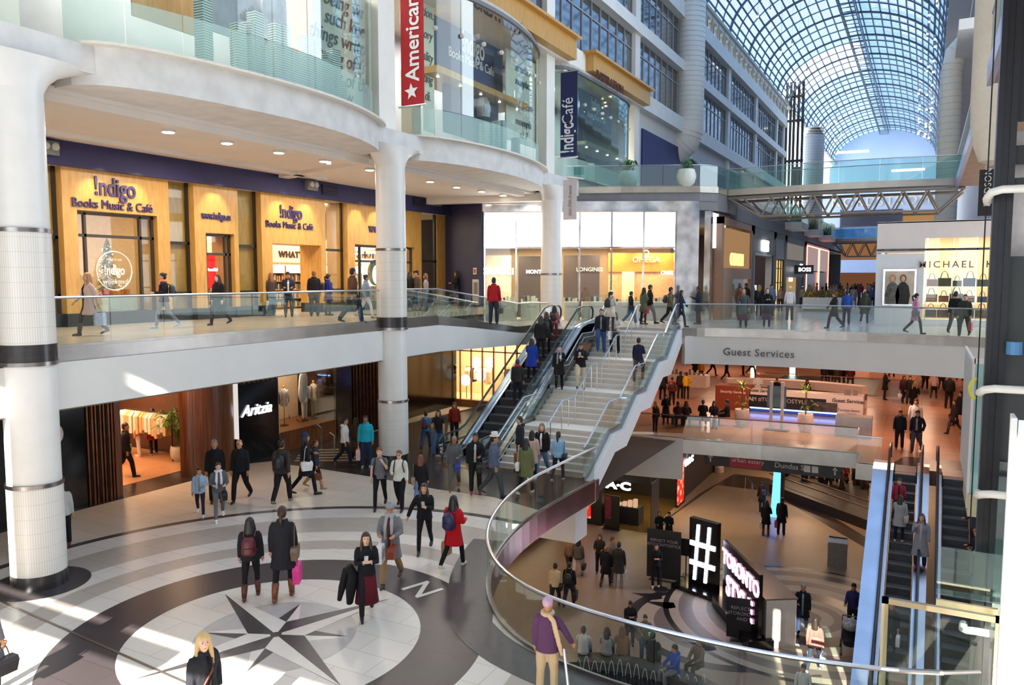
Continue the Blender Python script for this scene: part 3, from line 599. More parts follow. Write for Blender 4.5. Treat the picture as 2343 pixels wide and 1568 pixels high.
MB().wall([(-9.2, a, 0) for a, b in knots], [b-.62 for a, b in knots], [b-.02 for a, b in knots], .26).obj('stringer', t, mat('#e6e2de', .35, var=.02)); MB().wall([(-9.3, a, 0) for a, b in knots], [b-.02 for a, b in knots], [b+.14 for a, b in knots], .08).obj('stringer_trim', t, STEEL)
MB().wall([(-12.68, a, 0) for a, b in knots], [b-.5 for a, b in knots], [b+.14 for a, b in knots], .12).obj('stringer', t, STEEL)
def stair_rail(x, glass, lab, off=1.0, two=True):
    pth = [V((x, a, b)) for a, b in knots]; t = T('stair_railing', lab, 'railing', pth[0], 'stair railings')
    MB().tube([p+V((0, 0, off)) for p in pth], .026, 8).obj('handrail', t, RAILM, True)
    if glass:
        for a, b in zip(pth, pth[1:]):
            n = max(1, round((b-a).length/1.1))
            for k in range(n):
                p, q = a+(b-a)*(k/n), a+(b-a)*((k+1)/n); d = (b-a).normalized()*.012
                MB().wall([p+d, q-d], [p.z+.1, q.z+.1], [p.z+off-.04, q.z+off-.04], .014).obj('glass_panel', t, GLASS)
        if two: MB().tube([p+V((.1 if x < -11 else -.1, 0, off-.16)) for p in pth[1:-1]], .02, 8).obj('inner_handrail', t, RAILM, True)
    else:
        for i, (a, b) in enumerate(knots[1:-1]):
            MB().tube([(x, a, b-.05), (x, a, b+off)], .018, 8).obj('post', t, RAILM)
            if i < len(knots)-3: c, d = knots[i+2]; m_ = ((a+c)/2, (b+d)/2); MB().tube([(x, m_[0], m_[1]-.1), (x, m_[0], m_[1]+off)], .018, 8).obj('post', t, RAILM)
    return t
stair_rail(-9.32, True, 'glass stair railing with steel handrail on the open side above the void', 1.07)
stair_rail(-12.55, True, 'glass stair railing with steel handrail beside the escalator', 1.0); stair_rail(-11.05, False, 'slim steel centre railing standing on posts in the middle of the stairs', .98)
# ================================================================ escalators
def escalator(xl, xr, yb, zb, yt, zt, lab, stepx0=None, flat=1.5, deckl=.25, deckr=.25, face=None, hx=None):
    # yb,zb lower landing (towards camera), yt,zt upper landing; inclined part between
    t = T('escalator', lab, 'escalator', ((xl+xr)/2, yb-flat, zb)); sl = (zt-zb)/(yt-yb); prof = [(yb-flat, zb), (yb, zb), (yt, zt), (yt+flat, zt)]
    sxl, sxr = xl+.18, xr-.18; n = int((yt-yb)/.4); 
    for k in range(n):
        y = yb+(yt-yb)*k/n; z = zb+(zt-zb)*(k+1)/n
        mb = MB(); mb.use(mat('#3c3c40', .5, .4, var=.1)).box(sxl, sxr, y, y+(yt-yb)/n, z-.3, z-.02).use(mat('#66666a', .45, .6, var=.15, scale=30)).box(sxl+.02, sxr-.02, y+.01, y+(yt-yb)/n, z-.02, z); mb.obj('step', t)
    for a, b, zz in ((yb-flat, yb, zb), (yt, yt+flat, zt)): MB().box(sxl, sxr, a, b, zz-.1, zz+.01).obj('landing_plate', t, mat('#8a8a8c', .35, .8, var=.1))
    for s, x in ((-1, xl), (1, xr)):
        top = [(yb-flat+.2, zb), (yb-.2, zb), (yb+.3, zb+.12), (yt-.3, zt-.12), (yt+.3, zt), (yt+flat-.3, zt)]
        MB().wall([(x-s*.09, a, 0) for a, b in top], [b-.25 for a, b in top], [b+.22 for a, b in top], .1).obj('skirt', t, STEELB)
        MB().wall([(x+s*(deckl if s < 0 else deckr)/2, a, 0) for a, b in top], [b-.5 for a, b in top], [b+.2 for a, b in top], (deckl if s < 0 else deckr)).obj('outer_cladding', t, STEELB)
        pts = top; 
        for (a, b), (c, d) in zip(pts, pts[1:]):
            k = max(1, round((c-a)/1.4))
            for i in range(k):
                y_a, y_b = a+(c-a)*i/k, a+(c-a)*(i+1)/k; z_a, z_b = b+(d-b)*i/k, b+(d-b)*(i+1)/k
                MB().wall([(x, y_a+.01, 0), (x, y_b-.01, 0)], [z_a+.2, z_b+.2], [z_a+.92, z_b+.92], .014).obj('glass_balustrade', t, GLASS)
        hr = [(yb-flat+.12, zb+.3), (yb-flat-.04, zb+.42), (yb-flat-.1, zb+.6), (yb-flat-.04, zb+.8), (yb-flat+.15, zb+.93), (yb-flat+.4, zb+.96), (yb-.2, zb+.96), (yb+.3, zb+1.08), (yt-.3, zt+.86), (yt+.3, zt+.96), (yt+flat-.5, zt+.96), (yt+flat-.2, zt+.9), (yt+flat-.05, zt+.74), (yt+flat-.05, zt+.5), (yt+flat-.2, zt+.34)]
        MB().tube([(x, a, b) for a, b in hr], .045, 8, ry=.035).obj('handrail', t, RUBBER, True)
    MB().box(xl-.1, xr+.1, yb-flat-.1, yb-flat+.25, zb-.05, zb+.012).obj('comb_plate', t, STEEL)
    return t
ESC = escalator(-14.6, -13.05, 23.7, 0, 30.9, Z3B, 'dark escalator with riders beside the wide stairs up to the bridge level')
MB().wall([(-12.85, a, 0) for a, b in ((22.6, 0), (23.9, .2), (30.8, 4.1), (32., 4.25))], [-.3, -.2, 3.6, 3.8], [.25, .5, 4.45, 4.6], .1).obj('steel_deck', ESC, mat('#c3ced8', .35, .7, var=.1, scale=1))
# floor sticker on the newel
MB().obox((-14.66, 22.3, .33), .02, .34, .42).obj('level_sign', ESC, mat('#3a2f3c', .4)); MB().text('2', M4((-14.6+.03, 22.3, .38), (0, 1, 0), (0, 0, 1)), .26, .01).text('Level', M4((-14.57, 22.3, .62), (0, 1, 0), (0, 0, 1)), .11, .01).obj('level_lettering', ESC, mat('#f2f0f2', .5))
E2 = escalator(-.95, .12, 23.69, Z1, 32.0, ZGS, 'left escalator of the pair going down to the lowest floor', deckl=.55, flat=1.1)
E3 = escalator(.62, 1.75, 23.69, Z1, 32.0, ZGS, 'right escalator of the pair, partly behind the glass lift tower', deckl=.02, flat=1.1)
# ================================================================ railings
railing([(XC-.02, 9.97, Z3A), (XC-.02, 21.25, Z3A)], 'glass railing along the bookshop walkway between the two nearest columns')
railing([(XC-.02, 3.5, Z3A), (XC-.02, 8.85, Z3A)], 'short piece of glass railing left of the nearest column')
railing([(XC-.02, 22.4, Z3A), (XC-.02, 24.8, Z3A), (-16.12, 26.5, 4.68), (-15.75, 30.2, Z3B), (-15.65, 31.4, Z3B), (-14.75, 31.4, Z3B)], 'glass railing sloping down along the ramp behind the second column')
railing([(-19.8, 24.8, Z3A), (-18.1, 24.8, Z3A), (-17.9, 27, 4.62), (-17.6, 30, Z3B)], 'inner steel and glass handrail beside the ramp near the dark blue wall', glass=GLASS)
railing([(p.x, p.y-.02, p.z) for p in ARC], 'curved glass railing with bright steel handrail along the front of the bridge', panel=1.7)
railing([(p.x, p.y, .0) for p in OPEN], 'long curved glass railing with round steel handrail around the opening in the compass floor', panel=1.35, r=.036)
railing([(-10.6, 33.8, ZGS), (-6, 34.3, ZGS), (-2.2, 34.5, ZGS)], 'glass railing in front of the guest services floor', panel=2.2, rail=mat('#8f7a72', .3, .9)); railing([(-2.2, 34.45, ZGS), (-2.12, 32.7, ZGS), (-1.25, 32.65, ZGS)], 'small glass railing at the head of the lower escalators')
railing([(-12.9, 33.3, ZGS), (-10.6, 33.8, ZGS)], 'glass railing under the stairs at the left end of the guest services floor')
railing([(x, y-.02, Z4) for x, y in TER[:6]], 'glass railing around the corner of the roof terrace above the white shop', panel=1.6, r=.02, glass=GLASSG)
railing([(-16.2, 24.9, 0), (-16.2, 33, 0)], 'glass railing behind the second column on the compass level', rail=mat('#6a4a38', .4))
# ================================================================ truss bridges
def truss(y, xl, xr, z, depth, nb, lab, wdt=2.2, rails=True, bow=.5, inset=1.7, r=.06):
    t = T('footbridge', lab, 'footbridge', ((xl+xr)/2, y, z)); n = 12
    pa = [V((xl+(xr-xl)*k/n, y-bow*sin(pi*k/n), z)) for k in range(n+1)]; pb = [p+V((0, wdt, 0)) for p in pa]
    MB().prism([(p.x, p.y) for p in pa]+[(p.x, p.y) for p in pb[::-1]], z-.1, z).obj('deck', t, GREY)
    for P_ in (pa, pb): MB().wall(P_, z-.28, z+.03, .07).obj('edge_beam', t, mat('#b9b2a8', .35, .8, var=.08, scale=1.2))
    for P_ in (pa, pb):
        at = lambda f: V((xl+(xr-xl)*f, P_[0].y-bow*sin(pi*f), 0)); L = xr-xl; i0, i1 = inset/L, 1-inset/L*.6
        ch = MB(); ch.tube([at(k/n)+V((0, .05, z-.42)) for k in range(n+1)], r*1.3, 6); ch.tube([at(i0+(i1-i0)*k/n)+V((0, .05, z-depth)) for k in range(n+1)], r, 6)
        ch.tube([at(0)+V((0, .05, z-.42)), at(i0)+V((0, .05, z-depth))], r, 6).tube([at(1)+V((0, .05, z-.42)), at(i1)+V((0, .05, z-depth))], r, 6)
        for k in range(nb):
            f0, f1 = i0+(i1-i0)*k/nb, i0+(i1-i0)*(k+1)/nb; m_ = (f0+f1)/2
            ch.tube([at(f0)+V((0, .05, z-depth)), at(m_)+V((0, .05, z-.42))], r*.8, 6).tube([at(m_)+V((0, .05, z-.42)), at(f1)+V((0, .05, z-depth))], r*.8, 6)
        ch.tube([at(i0)+V((0, .05, z-depth)), at(i0*.45)+V((0, .05, z-.42))], r*.8, 6)
        ch.obj('lattice_girder', t, mat('#8d8073', .45, .4, var=.06))
    return t, pa, pb
FB, pa, pb = truss(41.5, -9.25, 1.4, 10.9, 1.42, 8, 'steel lattice footbridge with glass railings crossing the gallery at terrace height')
railing(pa, 'near glass railing of the high lattice footbridge', panel=1.8, r=.022, glass=GLASSG, base=False); railing(pb, 'far glass railing of the high lattice footbridge', panel=1.8, r=.022, glass=GLASS, base=False)
# ================================================================ white lit jewellery shop, angled front
SA, SB_ = V((-19.85, 34.35, 0)), V((-10.15, 39.2, 0)); sd = (SB_-SA).normalized(); sn = V((sd.y, -sd.x, 0)); SLc = (SB_-SA).length
def sp(px, X=0):      # distance along the angled front for an image column, optional setback
    r = ray(px, 600); O = SA-sn*X; d = V((r.x, r.y)); k = (O.x*d.y-O.y*d.x)/(d.x*sd.y-d.y*sd.x)
    return k
def spt(s, back, z): q = SA+sd*s-sn*back; return V((q.x, q.y, z))
def sbox(mb, s0, s1, b0, b1, z0, z1): return mb.prism([spt(s0, b0, 0)[:2], spt(s1, b0, 0)[:2], spt(s1, b1, 0)[:2], spt(s0, b1, 0)[:2]], z0, z1)
SS = T('jewellery_shop', 'glass corner shop front with a row of glowing white light boxes above the windows', 'shop front', spt(SLc/2, 0, Z3B)); 
CHR = mat('#e6e4e6', .1, 1, var=.25, scale=1.5, bump=.3)
sbox(MB(), 0, SLc, -.02, .3, 9.7, 10.2).obj('mirror_band', SS, CHR)
ks = [sp(x) for x in (1109, 1181, 1262, 1326, 1399, 1472, 1545)]
LBX = mat('#ffffff', emit=2.6)
for a, b in zip(ks, ks[1:]): sbox(MB(), a+.04, b-.04, .05, .25, 7.95, 9.66).obj('light_box', SS, LBX)
for a in ks: sbox(MB(), a-.04, a+.04, -.03, .1, Z3B, 9.72).obj('mullion', SS, CHR)
sbox(MB(), ks[0], ks[-1], -.01, .2, 7.86, 7.95).obj('transom', SS, CHR); 
for a, b in zip(ks, ks[1:]): sbox(MB(), a+.04, b-.04, .02, .04, Z3B, 7.86).obj('window_pane', SS, STORE)
sbox(MB(), ks[-1], SLc, -.03, .5, Z3B, 9.72).obj('corner_pier', SS, CHR)
# side of that shop along the gallery
S2 = MB(); SX = -9.6
MB().box(SX-.3, SX, 39.3, 39.75, Z3B, 9.7).obj('corner_pier', SS, CHR); MB().box(SX-.2, SX-.02, 39.8, 41., 7.9, 9.66).obj('light_box', SS, mat('#eef6f2', emit=1.1)); MB().box(SX-.2, SX, 41.05, 43.4, 7.9, 9.7).obj('rose_sign_panel', SS, mat('#a07468', .5, var=.05))
MB().box(SX-.02, SX, 39.75, 43.4, Z3B, 7.9).obj('window_pane', SS, STORE); MB().box(SX-.3, SX+.03, 43.4, 43.6, Z3B, 9.7).obj('corner_pier', SS, CHR)
MB().text('OMEGA', M4((SX+.02, 42.2, 8.35), (0, 1, 0), (0, 0, 1)), .55, .06, xs=.9).text('Ω', M4((SX+.02, 42.2, 8.95), (0, 1, 0), (0, 0, 1)), .6, .06).obj('lettering', SS, mat('#f4f0ec', emit=.9))
# interior
warm = mat('#e0bf92', .6, var=.05); sbm = MB(); S('wall_back', sbox(MB(), -.2, SLc-.6, 4.6, 4.8, Z3B, 9.7), warm); S('floor', sbox(MB(), 0, SLc-.3, .3, 4.6, Z3B, Z3B+.02), mat('#d6c6b0', .3)); S('ceiling', sbox(MB(), 0, SLc-.3, .3, 4.6, 8., 8.1), mat('#e6d8c6', .7))
def simg(name, lab, px0, px1, z0, z1, back, m, d=.1, cat='display panel'): return G(name, lab, cat, sbox(MB(), sp(px0, back), sp(px1, back), back, back+d, z0, z1), m)
simg('sign_wall', 'pale pink sign wall behind the first shop window with white letters', 1112, 1170, Z3B, 7.6, 3.4, mat('#dcb594', .6)); simg('sign_wall', 'dark sign wall behind the second jewellery window', 1186, 1237, Z3B, 7.55, 3.3, mat('#3a2c25', .5)); simg('sign_wall', 'brown watch counter wall right of the third column', 1289, 1322, Z3B, 7.6, 3.3, mat('#40302a', .5)); simg('sign_wall', 'dark brown watch counter wall with a winged emblem', 1328, 1372, Z3B, 7.6, 3.2, mat('#3e2d28', .5))
simg('sign_wall', 'wide orange sign wall of the watch counter in the right windows', 1392, 1543, 6.7, 7.7, 2.6, mat('#cf7a1c', .5)); simg('sign_wall', 'peach lattice wall below the orange sign wall', 1392, 1543, Z3B, 6.7, 2.7, mat('#e2a874', .5, var=.15, scale=14)); simg('sign_wall', 'cream square clock panel below the orange sign wall', 1424, 1452, 5., 6.7, 2.5, mat('#f0dcae', .6))
def stext(s, px, py, back, size, m, lab, bold=0, xs=1): 
    p0 = sp(px, back); r = ray(px, py); Q = spt(p0, back, 0); k = Q.x/r.x; z = HC+r.z*k; return G('shop_lettering', lab, 'lettering', MB().text(s, M4((Q.x+sn.x*.03, Q.y+sn.y*.03, z), sd, (0, 0, 1)), size, .06, bold=bold, xs=xs), m)
WL = mat('#fff8ee', emit=2.0)
stext('GUCCI', 1139, 628, 3.35, .5, WL, 'white block letters on the pale pink wall in the leftmost jewellery window', .012, 1.15); stext('MONTBLANC', 1240, 626, 3.25, .28, WL, 'small white letters half hidden behind the third column', .01); stext('LONGINES', 1349, 621, 3.15, .3, mat('#e6dcc8', .4), 'pale letters with a winged emblem on dark brown'); stext('OMEGA', 1478, 600, 2.5, .42, mat('#f6d9b0', .4), 'pale letters on the orange wall'); stext('Ω', 1478, 588, 2.5, .5, mat('#f6d9b0', .4), 'pale omega emblem on the orange wall'); stext('OMEGA', 1532, 628, 2.4, .26, WL, 'small glowing white letters near the mirror pier', .01)
for ci, (px0, px1) in enumerate(((1112, 1180), (1192, 1235), (1290, 1325), (1332, 1392), (1402, 1466), (1478, 1540))):
    t = T('display_counter', ORD[ci]+' low white counter with glass showcase from the left behind the jewellery windows', 'display counter', spt(sp(px0, 1), 1, Z3B), 'counters inside the jewellery shop'); a, b = sp(px0, 1), sp(px1, 1)
    sbox(MB(), a, b, .7, 1.3, Z3B, 5.15).obj('counter_base', t, mat('#efe9e2', .4, var=.03)); sbox(MB(), a+.03, b-.03, .75, 1.25, 5.15, 5.5).obj('glass_case', t, STORE)
    k = 0; j = MB()
    for i in range(9): s = a+(b-a)*(i+.5)/9; j.use(mat(random.choice(['#fff6e0', '#c9a05a', '#40362e', '#e8e0d6', '#9a6a3a']), .3, var=0)); sbox(j, s-.05, s+.05, .9, 1.1, 5.16, 5.16+random.uniform(.08, .3))
    o = j.obj('jewellery', t); o['kind'] = 'stuff'
    sbox(MB(), a, b, .45, .5, Z3B, 5.12).obj('frosted_window_film', t, frostm('#efe6dc', .8, 'film')); MB().text('VERRADIO', M4(spt((a+b)/2, .43, 4.86), sd, (0, 0, 1)), .13, .01).obj('film_lettering', t, mat('#9a8f86', .6))
for s in (1.5, 4, 6.5, 9): q = spt(s, 2, 7.9); area(q.x, q.y, q.z, 1.6, 1.6, 130, (1, .8, .55))
for i in range(22): 
    q = spt(.5+i*.46, .8, 7.9); G('spotlight', 'tiny warm ceiling spotlight behind the jewellery shop windows', 'spotlight', MB().obox(q, .1, .1, .07), LAMP, 'spotlights in the jewellery shop')
# ================================================================ upper bay windows of the bookshop
TXT = mat('#5a6a60', .6); CREAM = mat('#dfe2cd', .7, var=.03, scale=2); PGREY = mat('#b9bbc4', .6, var=.15, scale=1.2)
def YX(px, py, X): p = aX(px, py, X); return p.y, p.z
baylab = ['curved glass bay window of the bookshop upper floor nearest the camera, book towers behind it', 'middle curved glass bay window with the navy bookshop sign inside', 'third glass bay window under the inspiration beam, greenish panes']
for i, c in enumerate(BAYC):
    t = T('bay_window', baylab[i], 'bay window', c[len(c)//2]+V((0, 0, 11.36))); L = [0]
    for a, b in zip(c, c[1:]): L.append(L[-1]+(b-a).length)
    def at(s_, L=L, c=c):
        for k in range(len(L)-1):
            if s_ <= L[k+1]+1e-6: return c[k]+(c[k+1]-c[k])*((s_-L[k])/max(1e-6, L[k+1]-L[k]))
        return c[-1]
    n = max(4, round(L[-1]/1.25)); ins = .22
    for k in range(n):
        a, b = L[-1]*k/n+.012, L[-1]*(k+1)/n-.012; pts = [at(a)]+[c[j] for j in range(len(c)) if a < L[j] < b]+[at(b)]; pts = [V((p.x-ins, p.y, 0)) for p in pts]
        MB().wall(pts, 11.36, 12.38, .02).obj('frosted_pane', t, FROST)
        MB().wall(pts, 12.4, 16.6, .016).obj('glass_pane', t, GLASSG if i == 2 else STORE)
        if k and i != 0: MB().ell((pts[0].x+.05, pts[0].y, 15.2), .09, .09, .09, 8, 6).obj('glass_clamp', t, WHITE)
    hd = MB(); hd.wall([(p.x-ins, p.y, 0) for p in c], 16.6, 16.75, .12); hd.obj('head_rail', t, GREY)
    S('ceiling', MB().prism([(p.x-.3, p.y) for p in c]+[(-24, c[-1].y), (-24, c[0].y)], 16.75, 16.95), mat('#c9c2b8', .7))
S('floor', MB().box(-24, -16.5, 0, 60, 11.2, 11.3), GREY)
S('wall_back', MB().box(-20.6, -20.5, 2, 48, 11.3, 16.9), mat('#a8b0b4', .7, var=.1, scale=.6))
S('wall_left', MB().box(-16.6, -16.35, -2, 9.7, 11.3, 13.4), CREAM); S('wall_left', MB().text('n to read', M4((-16.3, 10.1, 12.75), (0, 1, 0), (0, 0, 1)), .95, .01, 'RIGHT', shear=.2), mat('#4d5a54', .6))
for y in (2.5, 5.5): boxo('window_pane', S('window_40', MB().box(-16.35, -16.3, y-.05, y+.05, 11.3, 12.9), GREY), FROST, -16.25, -16.2, y-2.5, y+2.4, 11.3, 12.9)
def panel(lab, px0, px1, py0, py1, X, m, texts=(), d=.06, name='display_board', cat='display panel'):
    y0, z1 = YX(px0, py0, X); y1, _ = YX(px1, py0, X); _, z0 = YX((px0+px1)/2, py1, X); t = T(name, lab, cat, (X, (y0+y1)/2, z0))
    bd = MB().box(X-d, X, y0, y1, z0, z1).obj('board', t, m)
    for s, px, py, size, mm, kw in texts: yy, zz = YX(px, py, X); MB().text(s, M4((X+.02, yy, zz), (0, 1, 0), (0, 0, 1)), size, .02, **kw).obj('lettering', bd, mm)
    return t, y0, y1, z0, z1
it = dict(shear=.25, xs=.85)
panel('tall pale panel of large italic words beside the nearest long bay window', 712, 862, -60, 245, -16.9, CREAM, [(s, 790, y_, .66, TXT, it) for s, y_ in (('being wri', 28), ('such kno', 70), ('things written i', 112), ('meaning of (signs,', 155), ('means of the f', 198), ('ow', 236))])
panel('pale panel of large italic words behind the red banner', 968, 992, -40, 300, -17.2, CREAM, [(s, 978, y_, .5, TXT, it) for s, y_ in (('tion.', 40), ('ory', 90), ('ality', 140), ('ting', 190), ('di.', 230))])
panel('pale word panel at the right of the middle bay window', 1158, 1236, 110, 330, -16.9, CREAM, [(s, 1197, y_, .5, TXT, it) for s, y_ in (('structure,', 170), ('monplace', 200), ('e jubilation', 250), ('mmonpla', 290), ('v.i. 7', 318))])
t, y0, y1, z0, z1 = panel('grey photograph panel with a spiky black plant in the nearest bay', 460, 655, -60, 95, -17.4, PGREY)
bu = MB(); cY, cZ = YX(583, 62, -17.38)
for k in range(70): a = random.uniform(0, 2*pi); r1 = random.uniform(.4, .62); bu.tube([(-17.37, cY+.1*cos(a), cZ+.1*sin(a)), (-17.34, cY+r1*cos(a), cZ+r1*sin(a))], .012, 4, False)
bu.ell((-17.37, cY, cZ), .03, .22, .22).obj('plant_print', t, mat('#4a4a50', .7, var=0))
panel('dark and grey photograph panel right of the spiky plant', 600, 655, -20, 95, -17.2, mat('#c6c6cc', .5, var=.3, scale=2)); 
panel('orange wood wall strip in the nearest bay window', 300, 460, -60, 60, -18.4, WOOD); panel('orange wood frame right of the grey photograph panels', 655, 715, -60, 170, -17.9, WOOD)
panel('navy sign wall in the middle bay with white bookshop lettering', 985, 1150, 10, 180, -17.6, mat('#2c3c66', .5, var=.05), [('!ndigo', 1082, 128, 1.25, mat('#f2f2f0', .4), dict(bold=.02, xs=.62)), ('Books Music & Café', 1080, 152, .55, mat('#f2f2f0', .4), dict(xs=.85))])
t, y0, y1, z0, z1 = panel('grey still life picture of a jug in the middle bay', 1015, 1140, 178, 320, -17.3, mat('#4c5064', .5, var=.2)); yk, zk = YX(1100, 240, -17.25)
MB().lathe((-17.15, yk), [(.02, zk-.55), (.3, zk-.55), (.36, zk-.2), (.22, zk+.25), (.17, zk+.4), (.2, zk+.45)], 16).obj('jug_print', t, mat('#c9ccd2', .3)); MB().tube([(-17.15, yk+.2, zk+.35), (-17.15, yk+.55, zk+.3), (-17.15, yk+.5, zk-.3), (-17.15, yk+.3, zk-.35)], .035, 6).obj('jug_handle', t, mat('#dfe1e4', .3))
y0, z1 = YX(990, 148, -16.6); y1, _ = YX(1205, 210, -16.6)
t = T('wooden_overhang', 'orange wood canopy with small lamps inside the middle bay window', 'canopy', (-17, y0, 14)); MB().box(-18.2, -16.5, y0+.2, y1, 14.1, 14.35).obj('roof_board', t, WOOD); MB().box(-18.2, -17.7, y0+.2, y0+.8, 11.3, 14.1).obj('side_board', t, WOOD); MB().box(-18.2, -17.8, y1-2.8, y1-2., 11.3, 14.1).obj('side_board', t, mat('#c9743a', .5))
for k in range(5): yy = y0+.8+(y1-y0-1.2)*k/4; MB().lathe((-16.9, yy), [(.05, 14.07), (.05, 14.1)], 8).obj('lamp', t, LAMP)
panel('small navy sign wall in the third bay with white bookshop lettering', 1325, 1400, 185, 285, -17.2, mat('#33466e', .5, var=.05), [('!ndigo', 1362, 252, .9, mat('#e9eeee', .4), dict(bold=.015, xs=.6)), ('Books Music & Café', 1365, 276, .42, mat('#e9eeee', .4), dict(xs=.8))])
y0, _ = YX(1326, 290, -17); y1, _ = YX(1420, 320, -17); t = T('wooden_overhang', 'pale wood canopy with small lamps in the third bay window', 'canopy', (-17, y0, 13.6)); MB().box(-18, -16.6, y0, y1, 13.6, 13.8).obj('roof_board', t, wood('#c9b183', '#b89a68'))
for k in range(4): MB().lathe((-16.9, y0+.8+k*1.6), [(.06, 13.56), (.06, 13.6)], 8).obj('lamp', t, LAMP)
# towers of stacked books behind the frosted band
stripe = bpy.data.materials.new('striped_book_spines'); stripe.use_nodes = True; n = stripe.node_tree; wv = n.nodes.new('ShaderNodeTexWave'); wv.bands_direction = 'Z'; wv.inputs['Scale'].default_value = 5; wv.inputs['Distortion'].default_value = .3
rp = n.nodes.new('ShaderNodeValToRGB'); rp.color_ramp.interpolation = 'CONSTANT'; rp.color_ramp.elements[0].color = hexc('#dfe8dd'); rp.color_ramp.elements[1].color = hexc('#5f7f78'); rp.color_ramp.elements[1].position = .5
tcn = n.nodes.new('ShaderNodeTexCoord'); n.links.new(tcn.outputs['Object'], wv.inputs[0]); n.links.new(wv.outputs[0], rp.inputs[0]); n.links.new(rp.outputs[0], n.nodes['Principled BSDF'].inputs[0])
TC = {}
for k, (px, hh) in enumerate(sorted([(548, 1.45), (574, 1.6), (588, 1.9), (606, 1.1), (634, 1.8), (650, 1.8), (668, 1.2), (685, 1.1), (702, 1.75), (720, 1.8), (734, 1.3), (746, 1.5), (764, 1.7), (778, .9), (470, 1.9), (1108, 1.2), (1122, 1.2), (1135, 1.4), (1148, 1.5), (1180, 1.0), (1340, 1.), (1355, 1.3)])):
    p = aZ(px, 190 if px < 800 else 330, 11.8); cv = BAYC[0] if px < 900 else BAYC[1] if px < 1300 else BAYC[2]; dd_ = ray(px, 200); cp = min(cv, key=lambda q: abs(q.x*dd_.y-q.y*dd_.x)/sqrt(q.x**2+q.y**2)); X_ = cp.x-.75; p = aX(px, 200, X_); cc = V((X_, p.y, 11.3))
    bn_ = 'nearest' if px < 900 else 'middle' if px < 1300 else 'third'; TC[bn_] = TC.get(bn_, -1)+1
    G('book_tower', ORD[TC[bn_]]+' tower of stacked books from the left behind the frosted glass of the '+bn_+' bay', 'stack of books', MB().obox(cc, .3, .3, hh, random.uniform(-.3, .3)), stripe, 'book towers in the bay windows')
for y, z in ((14, 16.5), (18, 16.5), (26, 16.5), (30, 16.5), (39, 16.5), (43, 16.5)): area(-18.6, y, z, 1.5, 1.5, 240, (1, .92, .82))
# orange beams with carved capitals
for lab, s, y0, y1, z0, z1, px, py, sz in (('honey wood beam above the middle bay with carved letters', 'CREATIVITY', 22.5, 36.3, 17.05, 18., 1140, 34, .72), ('honey wood beam above the third bay with carved letters', 'INSPIRATION', 38.5, 47.9, 17.05, 17.9, 1396, 187, .66)):
    t = T('sign_beam', lab, 'sign', (-15.7, (y0+y1)/2, z0)); MB().box(-16.05, -15.6, y0, y1, z0, z1).obj('board', t, WOOD); MB().box(-16.05, -15.35, y0-.3, y1+.1, z1, z1+.12).obj('cornice', t, wood('#d9a860', '#c99548')); yy, zz = YX(px, py, -15.6); MB().text(s, M4((-15.57, yy, zz-.28), (0, 1, 0), (0, 0, 1)), sz, .03, bold=.01, spacing=1.05).obj('lettering', t, mat('#5a2f1c', .6))
# hanging banners
def banner(lab, px0, px1, py0, py1, Y, col, parts, rods=True):
    a = aY(px0, (py0+py1)/2, Y); b = aY(px1, (py0+py1)/2, Y); z1, z0 = aY((px0+px1)/2, py0, Y).z, aY((px0+px1)/2, py1, Y).z; t = T('hanging_banner', lab, 'banner', ((a.x+b.x)/2, Y, z0))
    MB().box(a.x, b.x, Y-.02, Y, z0, z1).obj('fabric', t, mat(col, .7, var=.03))
    if rods: 
        for z in (z0-.03, z1+.03): MB().tube([(a.x-.12, Y, z), (b.x+.05, Y, z)], .035, 8).obj('rod', t, RAILM)
    for s, px, py, size, kw, c in parts: q = aY(px, py, Y); MB().text(s, M4((q.x, Y-.04, q.z), (0, 0, 1), (-1, 0, 0)), size, .01, **kw).obj('lettering', t, mat(c, .5))
    return t, (a.x+b.x)/2, z0, z1
t, xm, z0, z1 = banner('red hanging banner with white vertical lettering and a star beside the second column', 918, 970, -40, 240, 20.9, '#b0151f', [('AmericanGirl', 960, 185, .72, dict(align='LEFT', bold=.012, xs=.93), '#f2eeee')])
sp_ = []; qs = aY(943, 210, 20.9)
for k in range(10): a = pi/2+k*pi/5+.1; rr = .27 if k % 2 == 0 else .115; sp_.append((qs.x+rr*cos(a), 20.9-.04, qs.z+rr*sin(a)))
stb = MB(); stb.add(sp_+[(qs.x, 20.86, qs.z)], [(k, 10, (k+1) % 10) for k in range(10)][::1]); stb.obj('star_emblem', t, mat('#f2eeee', .5))
banner('navy hanging banner with white vertical lettering beside the third column', 1283, 1321, 165, 358, 33.6, '#222a5a', [('!ndigo', 1312, 350, .95, dict(align='LEFT', bold=.02, xs=.6), '#f0f0f2'), ('Café', 1311, 285, .78, dict(align='LEFT', xs=.85), '#f0f0f2')])
banner('small pale hanging banner with grey script letters above the escalator', 1289, 1320, 412, 503, 33., '#d9d2d4', [('Saks Fifth Avenue', 1308, 495, .24, dict(align='LEFT', shear=.4, xs=.8), '#8d878c')], False)
